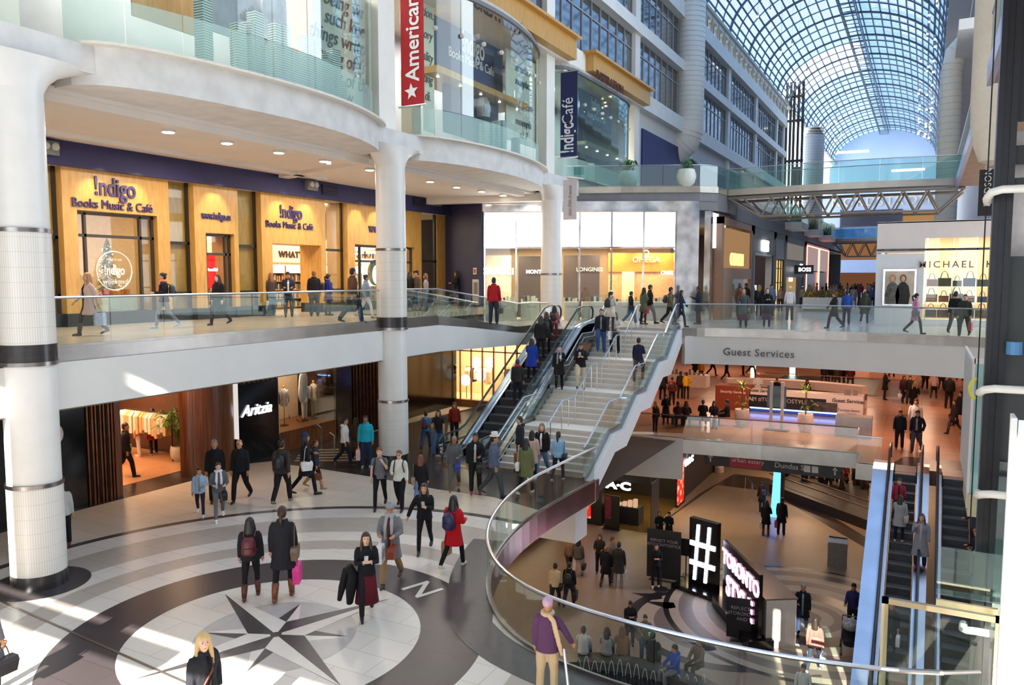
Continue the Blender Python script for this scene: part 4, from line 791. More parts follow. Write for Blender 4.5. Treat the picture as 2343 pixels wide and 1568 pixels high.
# ================================================================ big round duct on the left facade
def duct(lab, path, r, m=None, n=24):
    t = T('air_duct', lab, 'air duct', path[-1]); MB().tube(path, r, n).obj('pipe', t, m or mat('#efe8da', .5, var=.03), 'all')
    rg = MB()
    for a, b in zip(path, path[1:]):
        a, b = V(a), V(b); k = int((b-a).length/.35); d = (b-a).normalized()
        for i in range(k): p = a+d*(i*.35); rg.tube([p, p+d*.03], (r if not hasattr(r, '__len__') else r[0])+.012, n)
    rg.obj('ribbing', t, mat('#d8d2c6', .5)); return t
pc = aY(1577, 200, 58.); duct('huge ribbed white duct running down the left facade and bending into the wall', [(pc.x, 58, 29), (pc.x, 58, 17.2), (pc.x-.25, 58, 16.4), (pc.x-1.0, 58, 15.7), (pc.x-2.0, 58, 15.3)], 1.08)
pc = aY(2172, 300, 50.); duct('ribbed white duct with a bent top in front of the right wall', [(pc.x, 50, 8.5), (pc.x, 50, 17.6), (pc.x+.15, 50, 18.6), (pc.x+.9, 50, 19.5), (pc.x+2.2, 50, 19.9)], .55)
pc = aY(1863, 340, 112.); duct('thick grey duct standing beside the far lift tower', [(pc.x, 112, Z3B), (pc.x, 112, 25), (pc.x+.1, 112, 26.5)], [1.25, 1.25, .3], mat('#8f959e', .6))
# lift tower far left
t = T('lift_tower', 'dark steel frame of the far glass lift tower at the end of the left facade', 'lift tower', (-14.6, 106, Z4)); 
for px in (1799, 1808, 1816, 1826, 1836): x = aY(px, 300, 106).x; MB().box(x-.14, x+.14, 105.8, 106.1, 6, 31).obj('post', t, DARK)
for z in (13, 17, 21, 26, 29): MB().box(aY(1797, 300, 106).x, aY(1840, 300, 106).x, 105.7, 105.9, z, z+.3).obj('cross_beam', t, DARK)
MB().box(aY(1815, 300, 106).x, aY(1834, 300, 106).x, 105.9, 107, 16.8, 20.4).obj('lift_car', t, BLACK)
# ================================================================ terrace planters and wall lettering
def planter(p, lab, s=1, grp=None, leafc='#3f6b34', pot='#d9ddd2', kind=0):
    t = T('potted_plant', lab, 'potted plant', p, grp); x, y, z = p
    MB().lathe(p, [(.2*s, z), (.34*s, z+.15*s), (.4*s, z+.42*s), (.33*s, z+.68*s), (.3*s, z+.7*s), (.26*s, z+.62*s)], 20).obj('pot', t, mat(pot, .4, var=.05), True)
    lf = MB(); lf.use(mat(leafc, .6, var=.3, scale=6))
    for k in range(26):
        a = random.uniform(0, 2*pi); r1 = random.uniform(.3, .6)*s; h = random.uniform(.15, .55)*s; c = V((x, y, z+.62*s)); q = c+V((cos(a)*r1*.6, sin(a)*r1*.6, h)); e = c+V((cos(a)*r1, sin(a)*r1, h*.6)); w_ = V((-sin(a), cos(a), 0))*.06*s
        lf.add([c, q-w_, q+w_, e], [(0, 1, 2), (1, 3, 2)])
    lf.obj('foliage', t); return t
for px, py, lab in ((1437, 432, 'round white pot with a leafy plant on the terrace by the third bay window'), (1570, 428, 'round white pot with a leafy plant on the terrace before the blue hoarding')): q = aZ(px, py, Z4+.01); planter(tuple(q), lab, 1.25)
wl = MB(); yy, zz = YX(1520, 400, FX-.35); wl.text('!ndigo', M4((FX-.38, yy, 12.4), (0, 0, 1), (0, -1, 0)), 2.2, .02, bold=.02, xs=.7); S('trim_wall_letters', wl, mat('#4a5590', .6))
for i, (yy, ln) in enumerate([(60, 5), (70, 5), (80, 5)]):
    t = T('planter_balcony', ('nearest', 'middle', 'farthest')[i]+' small glass fronted balcony with green plants over the left shops', 'balcony', (-8.8, yy, 9.9), 'balconies over the left shops'); MB().box(-9.3, -8.1, yy, yy+3.4, 9.9, 10.4).obj('slab', t, WHITE2); MB().box(-8.15, -8.12, yy, yy+3.4, 10.4, 11.5).box(-9.2, -8.12, yy, yy+.03, 10.4, 11.5).obj('glass_front', t, GLASSG)
    lf = MB(); 
    for k in range(60): c = V((random.uniform(-9, -8.3), yy+random.uniform(.4, 3), 10.5)); e = c+V((random.uniform(-.3, .3), random.uniform(-.3, .3), random.uniform(.3, 1.))); w_ = V((.07, .03, 0)); lf.add([c-w_, c+w_, e], [(0, 1, 2)])
    lf.obj('foliage', t, mat('#35562f', .7, var=.3, scale=5))
# ================================================================ left row of shops on the bridge level
LX = -9.3
def fac(lab, px0, px1, m, name='shop', Xp=LX, zt=9.5, z0=Z3B):
    y0, y1 = aX(px0, 600, Xp).y, aX(px1, 600, Xp).y; t = T(name, lab, 'shop front', (Xp, (y0+y1)/2, z0)); return t, y0, y1
def fr4(t, y0, y1, z0, z1, w_, m, X0=LX-.4, X1=LX, name='frame'): MB().box(X0, X1, y0, y0+w_, z0, z1).box(X0, X1, y1-w_, y1, z0, z1).box(X0, X1, y0, y1, z1-w_, z1).obj(name, t, m)
S('wall_left', MB().box(LX-.3, LX+.05, 43.6, 105, 9.5, 10.2).box(-16.3, LX-.1, 104, 104.3, Z3B, 10.2).box(-13.5, -13.4, 43.6, 104, Z3B, 9.6), mat('#6a686b', .6, var=.05)); S('ceiling', MB().box(-13.4, LX-.1, 43.6, 104, 9.2, 9.3), mat('#b5a48e', .8))
t, y0, y1 = fac('tall pinkish stone shop front with gold letters and a warm glass upper window', 1652, 1721, None)
fr4(t, y0, y1, Z3B, 9.5, .35, mat('#8a6a5a', .5, var=.05)); MB().box(LX-.2, LX-.1, y0+.35, y1-.35, 6.9, 9.).obj('upper_window', t, mat('#b98f62', emit=.42, var=0)); MB().box(LX-.15, LX+.02, y0+.35, y1-.35, 6.3, 6.9).box(LX-.2, LX, y0+.35, y0+2.6, Z3B, 6.3).obj('panel', t, mat('#a8866c', .5, var=.05)); MB().box(LX-.1, LX-.08, y0+2.6, y1-.35, Z3B, 6.3).obj('shop_window', t, STORE); MB().text('COACH', M4((LX+.05, (y0+y1)/2-.6, 7.05), (0, 1, 0), (0, 0, 1)), .95, .1, bold=.01, xs=.95).obj('lettering', t, mat('#e8c27a', emit=1.2))
t, y0, y1 = fac('grey shop front with tall dark entrance and glowing white letters', 1722, 1773, None); fr4(t, y0, y1, Z3B, 9.5, .5, mat('#5c5b60', .5, var=.05)); MB().box(LX-.3, LX-.02, y0+.5, y1-.5, 7.9, 9.).obj('fascia', t, mat('#55545a', .5)); fr4(t, y0+.6, y1-1.2, Z3B, 7.9, .12, mat('#a5a6aa', .4), name='portal_frame'); MB().box(LX-1.5, LX-1.4, y0+.5, y1-.5, Z3B, 7.9).obj('entrance', t, mat('#3a2e26', .5, var=.3)); MB().text('REISS', M4((LX+.05, (y0+y1)/2, 8.1), (0, 1, 0), (0, 0, 1)), .95, .1, bold=.015, xs=.9).obj('lettering', t, NEON); MB().box(LX-.6, LX-.5, y0+1.6, y0+4.2, Z3B, 5.9).obj('lit_poster', t, mat('#b9c9cc', emit=.8))
t, y0, y1 = fac('narrow dark shop front with golden grid window', 1774, 1797, None); fr4(t, y0, y1, Z3B, 9.5, .35, mat('#4c4d55', .5)); MB().box(LX-.3, LX-.03, y0+.3, y1-.3, 7.7, 9.2).obj('fascia', t, mat('#5a606c', .5)); MB().box(LX-.3, LX-.1, y0+.5, y1-.8, Z3B+.2, 7.6).obj('gold_window', t, mat('#e6bf72', emit=.8)); mb = MB(); 
for k in range(4): mb.box(LX-.1, LX-.02, y0+.5+k*1.1, y0+.6+k*1.1, Z3B, 7.7)
for z in (5, 6, 7): mb.box(LX-.1, LX-.02, y0+.4, y1-.6, z, z+.06)
mb.obj('grid', t, BLACK)
t, y0, y1 = fac('grey framed shop front with double upper windows and small white logo', 1798, 1842, None); fr4(t, y0, y1, Z3B, 9.5, .5, mat('#6d6a66', .5)); MB().box(LX-.3, LX-.05, y0+.6, y0+5.4, 7.8, 9.1).box(LX-.3, LX-.05, y0+5.8, y1-.7, 7.8, 9.1).obj('upper_window', t, mat('#9c948c', emit=.35)); MB().box(LX-.3, LX-.02, y0+.5, y1-.5, 6.4, 7.7).obj('fascia', t, mat('#5b5a5c', .5)); MB().box(LX-.1, LX-.08, y0+.5, y0+6, Z3B, 6.4).obj('shop_window', t, mat('#c8a066', emit=.4)); MB().box(LX-.4, LX-.08, y0+6, y1-.6, Z3B, 6.4).obj('dark_doorway', t, BLACK); MB().box(LX, LX+.03, y0+7.6, y0+8.8, 6.9, 7.5).obj('logo', t, NEON); MB().text('HUDSON', M4((LX+.03, y0+2.4, 6.1), (0, 1, 0), (0, 0, 1)), .4, .05).obj('lettering', t, NEON)
t, y0, y1 = fac('far shop front outlined with glowing pink and orange lines', 1844, 1896, None); fr4(t, y0, y1, Z3B, 9.4, .3, mat('#c9b6b2', .5)); NL = mat('#ff8a70', emit=3); mb = MB()
for yy in (y0+.4, (y0+y1)/2-.3, (y0+y1)/2+.5, y1-.4): mb.box(LX, LX+.06, yy-.08, yy+.08, Z3B, 9.2)
mb.box(LX, LX+.06, y0+.4, y1-.4, 9.12, 9.2).obj('light_lines', t, NL); MB().box(LX-.2, LX-.05, y0+.5, y1-.5, 7., 9.1).obj('upper_window', t, mat('#b49a98', emit=.5)); MB().box(LX-.2, LX-.05, y0+.5, (y0+y1)/2, Z3B, 6.9).obj('shop_window', t, mat('#5a5a6a', .3)); MB().box(LX-.2, LX-.05, (y0+y1)/2, y1-.5, Z3B, 6.9).obj('shop_window', t, mat('#8a6a4a', .4))
q = aX(1840, 617, -8.6); G('projecting_sign', 'black projecting sign with glowing white letters above the shoppers', 'sign', MB().use(BLACK).box(-9.32, -7.9, q.y-.06, q.y+.06, q.z-.35, q.z+.35).use(NEON).text('BOSS', M4((-8.55, q.y-.08, q.z-.14), (1, 0, 0), (0, 0, 1)), .42, .03))
area(-10.5, 44.5, 9, 2, 3, 120, (1, .75, .5)); area(-10.6, 52, 7.5, 1.5, 3, 60, (1, .8, .6)); area(-10.6, 66, 7.5, 1.5, 6, 80, (1, .8, .6))
# ================================================================ far facade
def ybox(mb, px0, px1, py0, py1, Y, d=.2):
    a, b = aY(px0, py1, Y), aY(px1, py0, Y); return mb.box(a.x, b.x, Y-d, Y, aY((px0+px1)/2, py1, Y).z, aY((px0+px1)/2, py0, Y).z)
S('wall_far', ybox(MB(), 1868, 2260, 440, 700, 158, .3), mat('#b4bfd6', .7, var=.04, scale=.2))
S('window_60', ybox(MB(), 1925, 2065, 481, 518, 157.6), mat('#3a3a4c', .3, var=.3, scale=.15)); S('window_61', ybox(MB(), 2066, 2149, 481, 518, 157.6), mat('#b98a56', emit=.5)); S('window_62', ybox(MB(), 1923, 2006, 552, 594, 157.6), mat('#9a6a42', emit=.5)); S('window_63', ybox(MB(), 1921, 2006, 625, 662, 157.6), mat('#7a4e34', emit=.45)); S('wall_far', ybox(MB(), 1923, 2010, 595, 624, 157.55), mat('#9aa8c8', .6)); S('wall_far', ybox(MB(), 1918, 1923, 480, 700, 157.5), mat('#3a4258', .6))
q = aY(2012, 470, 157.4); G('wall_lettering', 'large pale metal capitals on the far blue wall behind the lattice bridge', 'lettering', MB().text('NORDSTROM', M4((q.x, 157.4, q.z), (1, 0, 0), (0, 0, 1)), 2.3, .2, spacing=1.25, xs=.98), mat('#e2d2bc', .4, .3))
for px0, px1, py, lab in ((1915, 1988, 347.5, 'long bright tube lamp alone below the vault at the far end'), (2040, 2116, 389, 'bright tube lamp row just above the bridge railing'), (2008, 2150, 416, 'longest bright tube lamp row at the far end')): a, b = aY(px0, py+2, 156), aY(px1, py-2, 156); G('tube_lamp', lab, 'lamp', MB().tube([a, b], .2, 8), mat('#ffffff', emit=6))
FB2, pa2, pb2 = truss(93, -9.2, 3.1, 10.6, 1.9, 8, 'smaller far lattice footbridge near the end of the gallery', 2.2, inset=1.2); railing([p for p in pa2], 'glass railing of the far lattice footbridge', panel=2.5, glass=GLASSB, base=False)
S('trim_sheet', ybox(MB(), 1876, 2008, 520, 545, 120, .1), GLASSB)
# hanging lamps below the vault
hl = [(2144, 3), (2144, 13), (2126, 35), (2126, 50), (2122, 78), (2121, 88), (2139, 90), (2139, 107), (2136, 140), (2107, 140), (2124, 153), (2121, 163), (2135, 165), (2104, 206), (2102, 215), (2133, 195), (2133, 205), (2121, 217), (2133, 226), (2133, 235), (2104, 242), (2103, 250), (2120, 251), (2131, 248), (2131, 256), (2103, 272), (2103, 280), (2118, 284), (2130, 279), (2118, 290), (2128, 291), (2129, 298), (2104, 300), (2101, 306), (2117, 307), (2115, 313), (2125, 316), (1762, 25), (1734, 38), (1812, 102), (1787, 120), (1846, 165), (1826, 188), (1896, 290), (1912, 280), (1926, 310), (1911, 322), (1860, 238)]
def vz(x):
    for k in range(NS):
        (xa, za), (xb, zb) = vpt(k/NS), vpt((k+1)/NS)
        if xa <= x <= xb: return za+(zb-za)*(x-xa)/(xb-xa)
    return 27.7
for px, py in hl:
    Yd = 62 if px > 2140 or px < 1800 else (80 if py < 200 else 118); q = aY(px, py, Yd); s = Yd/150
    G('hanging_lamp', 'small cylindrical lamp glowing below the glass vault', 'hanging lamp', MB().use(mat('#c9ccd2', .4)).lathe(q, [(.14*s, q.z+.1*s), (.14*s, q.z+.7*s)], 8).use(mat('#ffd9a8', emit=7)).lathe(q, [(.16*s, q.z-.12*s), (.16*s, q.z+.12*s)], 8).use(VM).tube([(q.x, q.y, q.z+.6*s), (q.x, q.y, vz(q.x))], .012, 4), None, 'hanging lamps under the vault')
# ================================================================ handbag shop on the right
t = T('handbag_shop', 'pale stone handbag shop box with wide lit windows on the right of the bridge level', 'shop front', (0, 40.3, Z3B)); MY = 40.3; WX0, WX1 = aY(2113, 640, MY).x, 4.5; zc = lambda py: aY(2100, py, MY).z
MKM = mat('#e9ddd6', .6, var=.03, scale=1.5); MKW = mat('#e6e4e6', .5, var=.02)
MB().box(-2.1, 8, MY, MY+.3, zc(545), zc(507)).box(-2.1, WX0, MY, MY+.3, zc(578), zc(545)).obj('stone_cladding', t, MKM); MB().box(-2.1, WX0, MY, MY+.3, Z3B, zc(580)).box(WX0, 8, MY, MY+.3, Z3B, zc(730)).obj('white_cladding', t, MKW); MB().box(-2.1, 8, MY-.03, MY+.02, zc(574), zc(569)).obj('mirror_strip', t, mat('#4a464a', .3, .7, var=.4, scale=4)); MB().box(-2.12, -1.9, MY+.32, MY+12, Z3B, zc(507)).obj('side_wall', t, MKW)
mb = MB(); 
for px in (2121, 2181, 2235): x = aY(px, 600, MY).x; mb.box(x-.02, x+.02, MY-.03, MY+.05, zc(730), zc(545))
mb.obj('mullion', t, CHR); MB().box(WX0, 8, MY+.1, MY+.12, zc(730), zc(545)).obj('window_pane', t, STORE)
S('wall_back', MB().box(-1.8, 8, MY+3.6, MY+3.8, Z3B, 9), mat('#d8b890', .6)); S('ceiling', MB().box(-1.8, 8, MY+.3, MY+3.6, 8.6, 8.7), mat('#e6d0b2', .7)); S('floor', MB().box(-1.8, 8, MY+.3, MY+3.6, Z3B, zc(731)), mat('#c9b49a', .4)); S('roof_shop', MB().box(-2.1, 8, MY, MY+12, zc(507)-.05, zc(507)+.02), MKM)
q = aY(2215, 612, MY-.03); MB().text('MICHAEL  KORS', M4((q.x+.0, MY-.03, q.z), (1, 0, 0), (0, 0, 1)), .42, .04, spacing=1.35, bold=.004).obj('lettering', t, mat('#5a4a40', .2, .8))
MB().box(aY(2022, 610, MY).x, aY(2098, 610, MY).x, MY-.06, MY, zc(700), zc(616)).obj('poster_frame', t, CHR)
pm = bpy.data.materials.new('poster_print'); pm.use_nodes = True; n = pm.node_tree; vo = n.nodes.new('ShaderNodeTexNoise'); vo.inputs['Scale'].default_value = 1.6; rp = n.nodes.new('ShaderNodeValToRGB'); e = rp.color_ramp.elements; e[0].color = hexc('#1d1a1a'); e[0].position = .42; e[1].color = hexc('#d9cbb8'); e[1].position = .58; e.new(.5).color = hexc('#6a5548'); tcn = n.nodes.new('ShaderNodeTexCoord'); n.links.new(tcn.outputs['Object'], vo.inputs[0]); n.links.new(vo.outputs[0], rp.inputs[0]); n.links.new(rp.outputs[0], n.nodes['Principled BSDF'].inputs[0])
MB().box(aY(2026, 610, MY).x, aY(2094, 610, MY).x, MY-.08, MY-.05, zc(697), zc(620)).obj('poster', t, mat('#cdbba6', .5, var=.15, scale=1.5)); pb2_ = t
for px, cl, hc2, s_ in ((2042, '#5f5c58', '#b98a5a', .9), (2066, '#24211f', '#7a5334', 1.)):
    ff = MB(); X_ = lambda u: aY(px+u, 660, MY).x; yy = MY-.1; DK = mat(cl, .6, var=.4, scale=5); ff.use(DK).add([(X_(a), yy, zc(b)) for a, b in ((-5, 646), (5, 646), (13, 655), (17, 676), (14, 697), (-14, 697), (-17, 676), (-12, 655))], [tuple(range(8))[::-1]]).use(mat(hc2, .6)).add([(X_(7.5*cos(a)), yy-.004, zc(637-9*sin(a))) for a in [i*pi/6 for i in range(12)]], [tuple(range(12))[::-1]]).use(mat('#d8a98a', .6)).add([(X_(4.5*cos(a)), yy-.008, zc(638-6.5*sin(a))) for a in [i*pi/6 for i in range(12)]], [tuple(range(12))[::-1]]); ff.obj('printed_figure', t)
ins = MB()
for z, px0 in ((zc(656), 2113), (zc(693), 2113), (zc(708), 2113)): MB().box(aY(px0, 600, MY).x, 4.5, MY+1.6, MY+2.2, z-.04, z).obj('shelf', t, mat('#ffe9c4', emit=.7))
MB().box(WX0, 2.1, MY+2.2, MY+2.3, zc(700), zc(625)).obj('lit_back_panel', t, mat('#ffe6bd', emit=.8))
def bag(c, s, col, ang=0, lab='dark handbag on the lit shelf', grp='handbags on the lit shelves', name='handbag'):
    t = T(name, lab, 'handbag', c, grp); x, y, z = c; MB().obox((x, y, z), .34*s, .14*s, .24*s, ang).obj('body', t, mat(col, .5, var=.1)); d = V((cos(ang), sin(ang), 0))*.1*s; c = V(c)
    MB().tube([c+V((0, 0, .23*s))-d, c+V((0, 0, .4*s))-d*.6, c+V((0, 0, .44*s)), c+V((0, 0, .4*s))+d*.6, c+V((0, 0, .23*s))+d], .012*s, 5, False).obj('handle', t, mat(col, .5)); return t
for z, zn in ((zc(656), 'top'), (zc(693), 'middle'), (zc(729), 'bottom')):
    for k in range(8): bag((WX0+.35+k*.52, MY+1.85, z), random.uniform(1.1, 1.75), random.choice(['#3a2418', '#57301a', '#221c1c', '#1e2a4a', '#4a3a30', '#2c2c22', '#6b4426']), lab=ORD[k]+' handbag from the left on the '+zn+' lit shelf of the handbag shop')
area(1.5, MY+1.5, 8.5, 4, 1.5, 260, (1, .82, .6)); area(-6, 60, 9.3, 3, 3, 60, (1, .9, .8))
# ================================================================ right upper walkway, banner, domed duct
SOF = wood('#9a7458', '#8a6448', (.3, .3, .3), .6); PUR = mat('#9a90b4', .3, .6, var=.05)
for (x0, x1, y0, y1) in ((1.0, 3.4, 24.5, 41.5), (.98, 4.2, 9, 20)):
    S('floor', MB().box(x0+.1, x1, y0, y1, 10.55, 10.9), SOF); S('trim_edge', MB().box(x0, x0+.12, y0, y1, 10.5, 10.95).box(x0, x1, y0-.1, y0, 10.5, 10.95), PUR); railing([(x0+.06, y0, 10.95), (x0+.06, y1, 10.95)], 'blue reflecting glass railing of the right upper walkway, %s part' % ('farther' if y0 > 20 else 'nearer'), glass=GLASSB, base=False, panel=2.2)
pc = aY(2268, 350, 22.); t = T('domed_duct', 'wide white vertical duct with a rounded bottom next to the dark tower', 'air duct', (pc.x, 22, 9)); MB().lathe(pc, [(.02, 9.05), (.25, 9.15), (.38, 9.5), (.46, 10), (.48, 10.6), (.48, 24)], 24).obj('pipe', t, mat('#d9cfc0', .5, var=.03), True)
q = aY(2258, 440, 24.); t = T('hanging_banner', 'black banner with vertical white capitals by the dark tower', 'banner', (q.x, 24, 8)); z1, z0 = aY(2258, 388, 24).z, aY(2258, 494, 24).z; MB().box(aY(2239, 440, 24).x, aY(2276, 440, 24).x, 23.97, 24, z0, z1).obj('fabric', t, mat('#191316', .6)); MB().text("HUDSON'S BAY", M4((aY(2265, 473, 24).x, 23.95, aY(2265, 473, 24).z), (0, 0, 1), (-1, 0, 0)), .22, .01, 'LEFT', spacing=1.1).obj('lettering', t, mat('#e2dede', .5))
# ================================================================ glass lift tower at the right
t = T('lift_tower', 'dark steel and glass lift tower rising along the right edge of the photo', 'lift tower', (1.2, 13.5, Z1)); x = aY(2275, 400, 13.2).x
MB().box(x, x+.07, 13.1, 13.35, Z1, 14).box(x+.07, x+.16, 13.15, 13.3, Z1, 14).box(x+.16, x+.24, 13.1, 13.4, Z1, 14).obj('post', t, mat('#262528', .35, .6, var=.1)); x2 = x+.24
MB().box(x2, x2+1, 13.3, 13.36, 3.7, 6.7).obj('grey_panel', t, mat('#2e3030', .5, var=.05)); MB().box(x2, x2+1, 13.3, 13.36, 8.6, 11).box(x2, x2+1, 13.2, 13.36, 8.0, 8.25).box(x2, x2+1, 13.2, 13.36, 7.7, 7.8).obj('black_panel', t, mat('#1b1b1d', .5)); MB().box(x2+.03, x2+.26, 13.6, 13.7, 6.5, 8.5).obj('pale_panel', t, mat('#d0c8c6', .5)); MB().box(x2, x2+1, 13.3, 13.34, 1.2, 3.7).obj('lower_glass', t, GLASSG); MB().box(x2+.05, x2+1, 13.9, 14, Z1, 3.6).obj('shaft_wall', t, mat('#232325', .6)); MB().box(x2, x2+1, 13.25, 13.4, 3.6, 3.72).box(x2, x2+1, 13.25, 13.4, -.2, 0).obj('cross_beam', t, mat('#6b6a6a', .4, .6))
MB().tube([(x+.55, 13.1, Z1), (x+.55, 13.1, 14)], .012, 6).obj('guide_cable', t, mat('#c9c2b4', .4, .5)); x_c = aY(2255, 500, 16).x; MB().tube([(x_c, 16, 2), (x_c, 16, 14)], .012, 5).obj('guide_cable', t, BLACK)
WP = mat('#e4e0d8', .3, var=.02)
for py, pxs in ((435, 2262), (888, 2245), (1128, 2240), (1440, 2205)):
    q = aY(pxs, py, 12.6); z = q.z; MB().tube([(q.x+.02, 13.1, z-.12), (q.x, 12.85, z-.1), (q.x+.04, 12.65, z-.03), (q.x+.16, 12.6, z), (q.x+1.6, 12.6, z)], .055, 10).obj('white_pipe', t, WP, True)
MB().lathe((x+.33, 12.95), [(.02, 5.32), (.1, 5.32), (.1, 5.5), (.02, 5.5)], 12).obj('pulley', t, mat('#4a7fae', .4)); 
# teal glass box of the tower further back
t = T('glass_shaft_box', 'teal glazed shaft box with white steel frame hanging beside the tower', 'glass shaft', (1.2, 19, 1)); xa, xb = aY(2208, 900, 21).x, aY(2226, 900, 18).x
zt_, zb_ = aY(2226, 832, 18).z, aY(2226, 1130, 18).z
MB().box(xb, xb+.9, 17.98, 18.02, zb_, zt_).obj('glass_front', t, frostm('#8fc4c4', .55, 'teal')); MB().box(xa-.02, xa+.02, 18, 21.5, zb_, zt_).obj('side_panel', t, mat('#aab4b8', .4)); MB().box(xb-.03, xb+.02, 17.95, 18.05, zb_-.3, zt_+.1).box(xb, xb+1, 17.95, 18.05, zt_, zt_+.1).box(xa-.03, xa+.02, 18, 21.5, zt_, zt_+.08).obj('frame', t, WHITE2); MB().box(xb, xb+.9, 17.9, 20, zb_-.45, zb_).obj('bottom_box', t, mat('#b9ac8a', .4, .5))
q = aY(2237, 890, 17.6); MB().tube([V((q.x+.0+.14*cos(a), 17.6, q.z+.2*sin(a))) for a in [i*pi/8+pi/2 for i in range(9)]], .028, 8).obj('yellow_wheel', t, mat('#d8d23a', .4))
# bright frosted glass panel and the framed glass guard of the lift landing
t = T('frosted_lift_screen', 'bright sunlit frosted glass screen at the bottom right corner', 'glass screen', (1.0, 8.2, 0)); a = aY(2303, 1300, 8.2).x
MB().box(a, a+.5, 8.2, 8.23, -2, aY(2330, 962, 8.2).z).box(a-.0, a+.03, 8.2, 8.6, -2, aY(2330, 962, 8.2).z).obj('glass_sheet', t, frostm('#eef8f4', .9, 'screen')); MB().box(a-.03, a+.02, 8.17, 8.22, -2, aY(2330, 962, 8.2).z+.02).obj('edge_post', t, WHITE)
t = T('glass_guard', 'gold framed glass guard in front of the lower escalators', 'glass guard', (.2, 12.4, 0)); a, b = aY(2018, 1370, 12.4).x, aY(2290, 1400, 12.4).x; zt_ = aY(2018, 1366, 12.4).z
MB().box(a, b, 12.36, 12.44, zt_-.08, zt_).box(a, a+.09, 12.36, 12.44, -.6, zt_).box(b-.06, b, 12.36, 12.44, -.6, zt_).obj('frame', t, GOLDST); MB().box(a+.09, b-.06, 12.39, 12.41, -.6, zt_-.08).obj('glass_panel', t, GLASS)
a2 = aY(2145, 1300, 12.9).x; MB().box(a2, b+.2, 12.9, 12.92, zt_, zt_+.72).obj('upper_glass', t, GLASSG); MB().box(a2, b, 12.8, 12.86, zt_-.15, zt_-.05).obj('frame', t, GOLDST)
railing([(.4, 11.7, 0), (.85, 11.95, 0)], 'last short bit of glass railing joining the lift landing', panel=.6)
# ================================================================ clothes shop under the bookshop walkway
AX = -20.6; AYf = lambda px: aX(px, 900, AX).y
COP = mat('#7a4a30', .3, .8, var=.25, scale=3); WARMB = mat('#d9b48a', .6, var=.05)
S('wall_left', MB().box(AX-.2, AX, 3, AYf(190), 0, 3.55).box(AX-.15, AX, AYf(770), AYf(805), 0, 3.55).box(AX-.15, AX, AYf(865), 33, 0, 3.55), BLACKG)
def slats(lab, y0, y1, z0, z1, X=AX):
    t = T('slat_screen', lab, 'slat screen', (X, (y0+y1)/2, z0)); n = int((y1-y0)/.11); mb = MB()
    for k in range(n): y = y0+(y1-y0)*(k+.5)/n; mb.lathe((X+.03+.03*(k % 2), y), [(.035, z0), (.035, z1)], 6)
    mb.obj('rods', t, COP); MB().box(X-.1, X-.02, y0, y1, z0, z1).obj('backing', t, BLACK); return t
slats('dark copper rod screen left of the clothes shop entrance', AYf(190), AYf(256), 0, 3.5); slats('copper rod screen above the black panel with the glowing script sign', AYf(545), AYf(632), 2.75, 3.5); slats('copper rod screen right of the display of dressed busts', AYf(806), AYf(865), 0, 3.5)
fr_ = MB()
for k in range(70): y = AYf(256)+k*.11; fr_.lathe((AX+.06, y), [(.035, 3.28), (.035, 3.55)], 6)
G('rod_fringe', 'row of short copper rods hanging above the clothes shop entrance', 'rod fringe', fr_, COP)
t = T('shop_entrance', 'dark clothes shop entrance with wooden jamb and curved plank wall', 'shop entrance', (AX, 16.5, 0))
MB().box(AX-1.6, AX+.05, AYf(256), AYf(270), 0, 3.3).obj('wood_jamb', t, PLANK)
cw = MB(); y0, y1 = AYf(422), AYf(537); cyy = (y0+y1)/2; rr = (y1-y0)/2
L = [(AX-.3+.75*cos(a), cyy+rr*sin(a)) for a in [-pi/2+pi*k/20 for k in range(21)]]; cw.prism(L, 0, 3.3).obj('curved_plank_wall', t, PLANK, True)
MB().box(AX-.1, AX+.12, y1-.01, y1+.03, .9, 3.3).obj('lit_edge_glow', t, mat('#fff4ee', emit=.45)); MB().box(AX-.15, AX+.02, y1+.04, AYf(635), 0, 3.55).obj('black_sign_panel', t, BLACKG)  # soft light on the plank wall edge, put in as a glowing strip
q = aX(585, 948, AX); MB().text('Aritzia', M4((AX+.06, q.y, q.z), (0, 1, 0), (0, 0, 1)), .55, .03, shear=.35, bold=.004, spacing=.95, xs=1.0).obj('script_sign', t, mat('#f6f2ff', emit=2.6))
S('wall_back', MB().box(-29.2, -29, 12, 20, 0, 3.5).box(-29, AX-.2, 12.6, 12.8, 0, 3.5).box(-29, AX-.4, 19.2, 19.3, 0, 3.5), mat('#5a3826', .6, var=.1)); S('floor', MB().box(-29, AX-1, 13, 19, .0, .015), mat('#c08a60', .25, var=.05, scale=2))
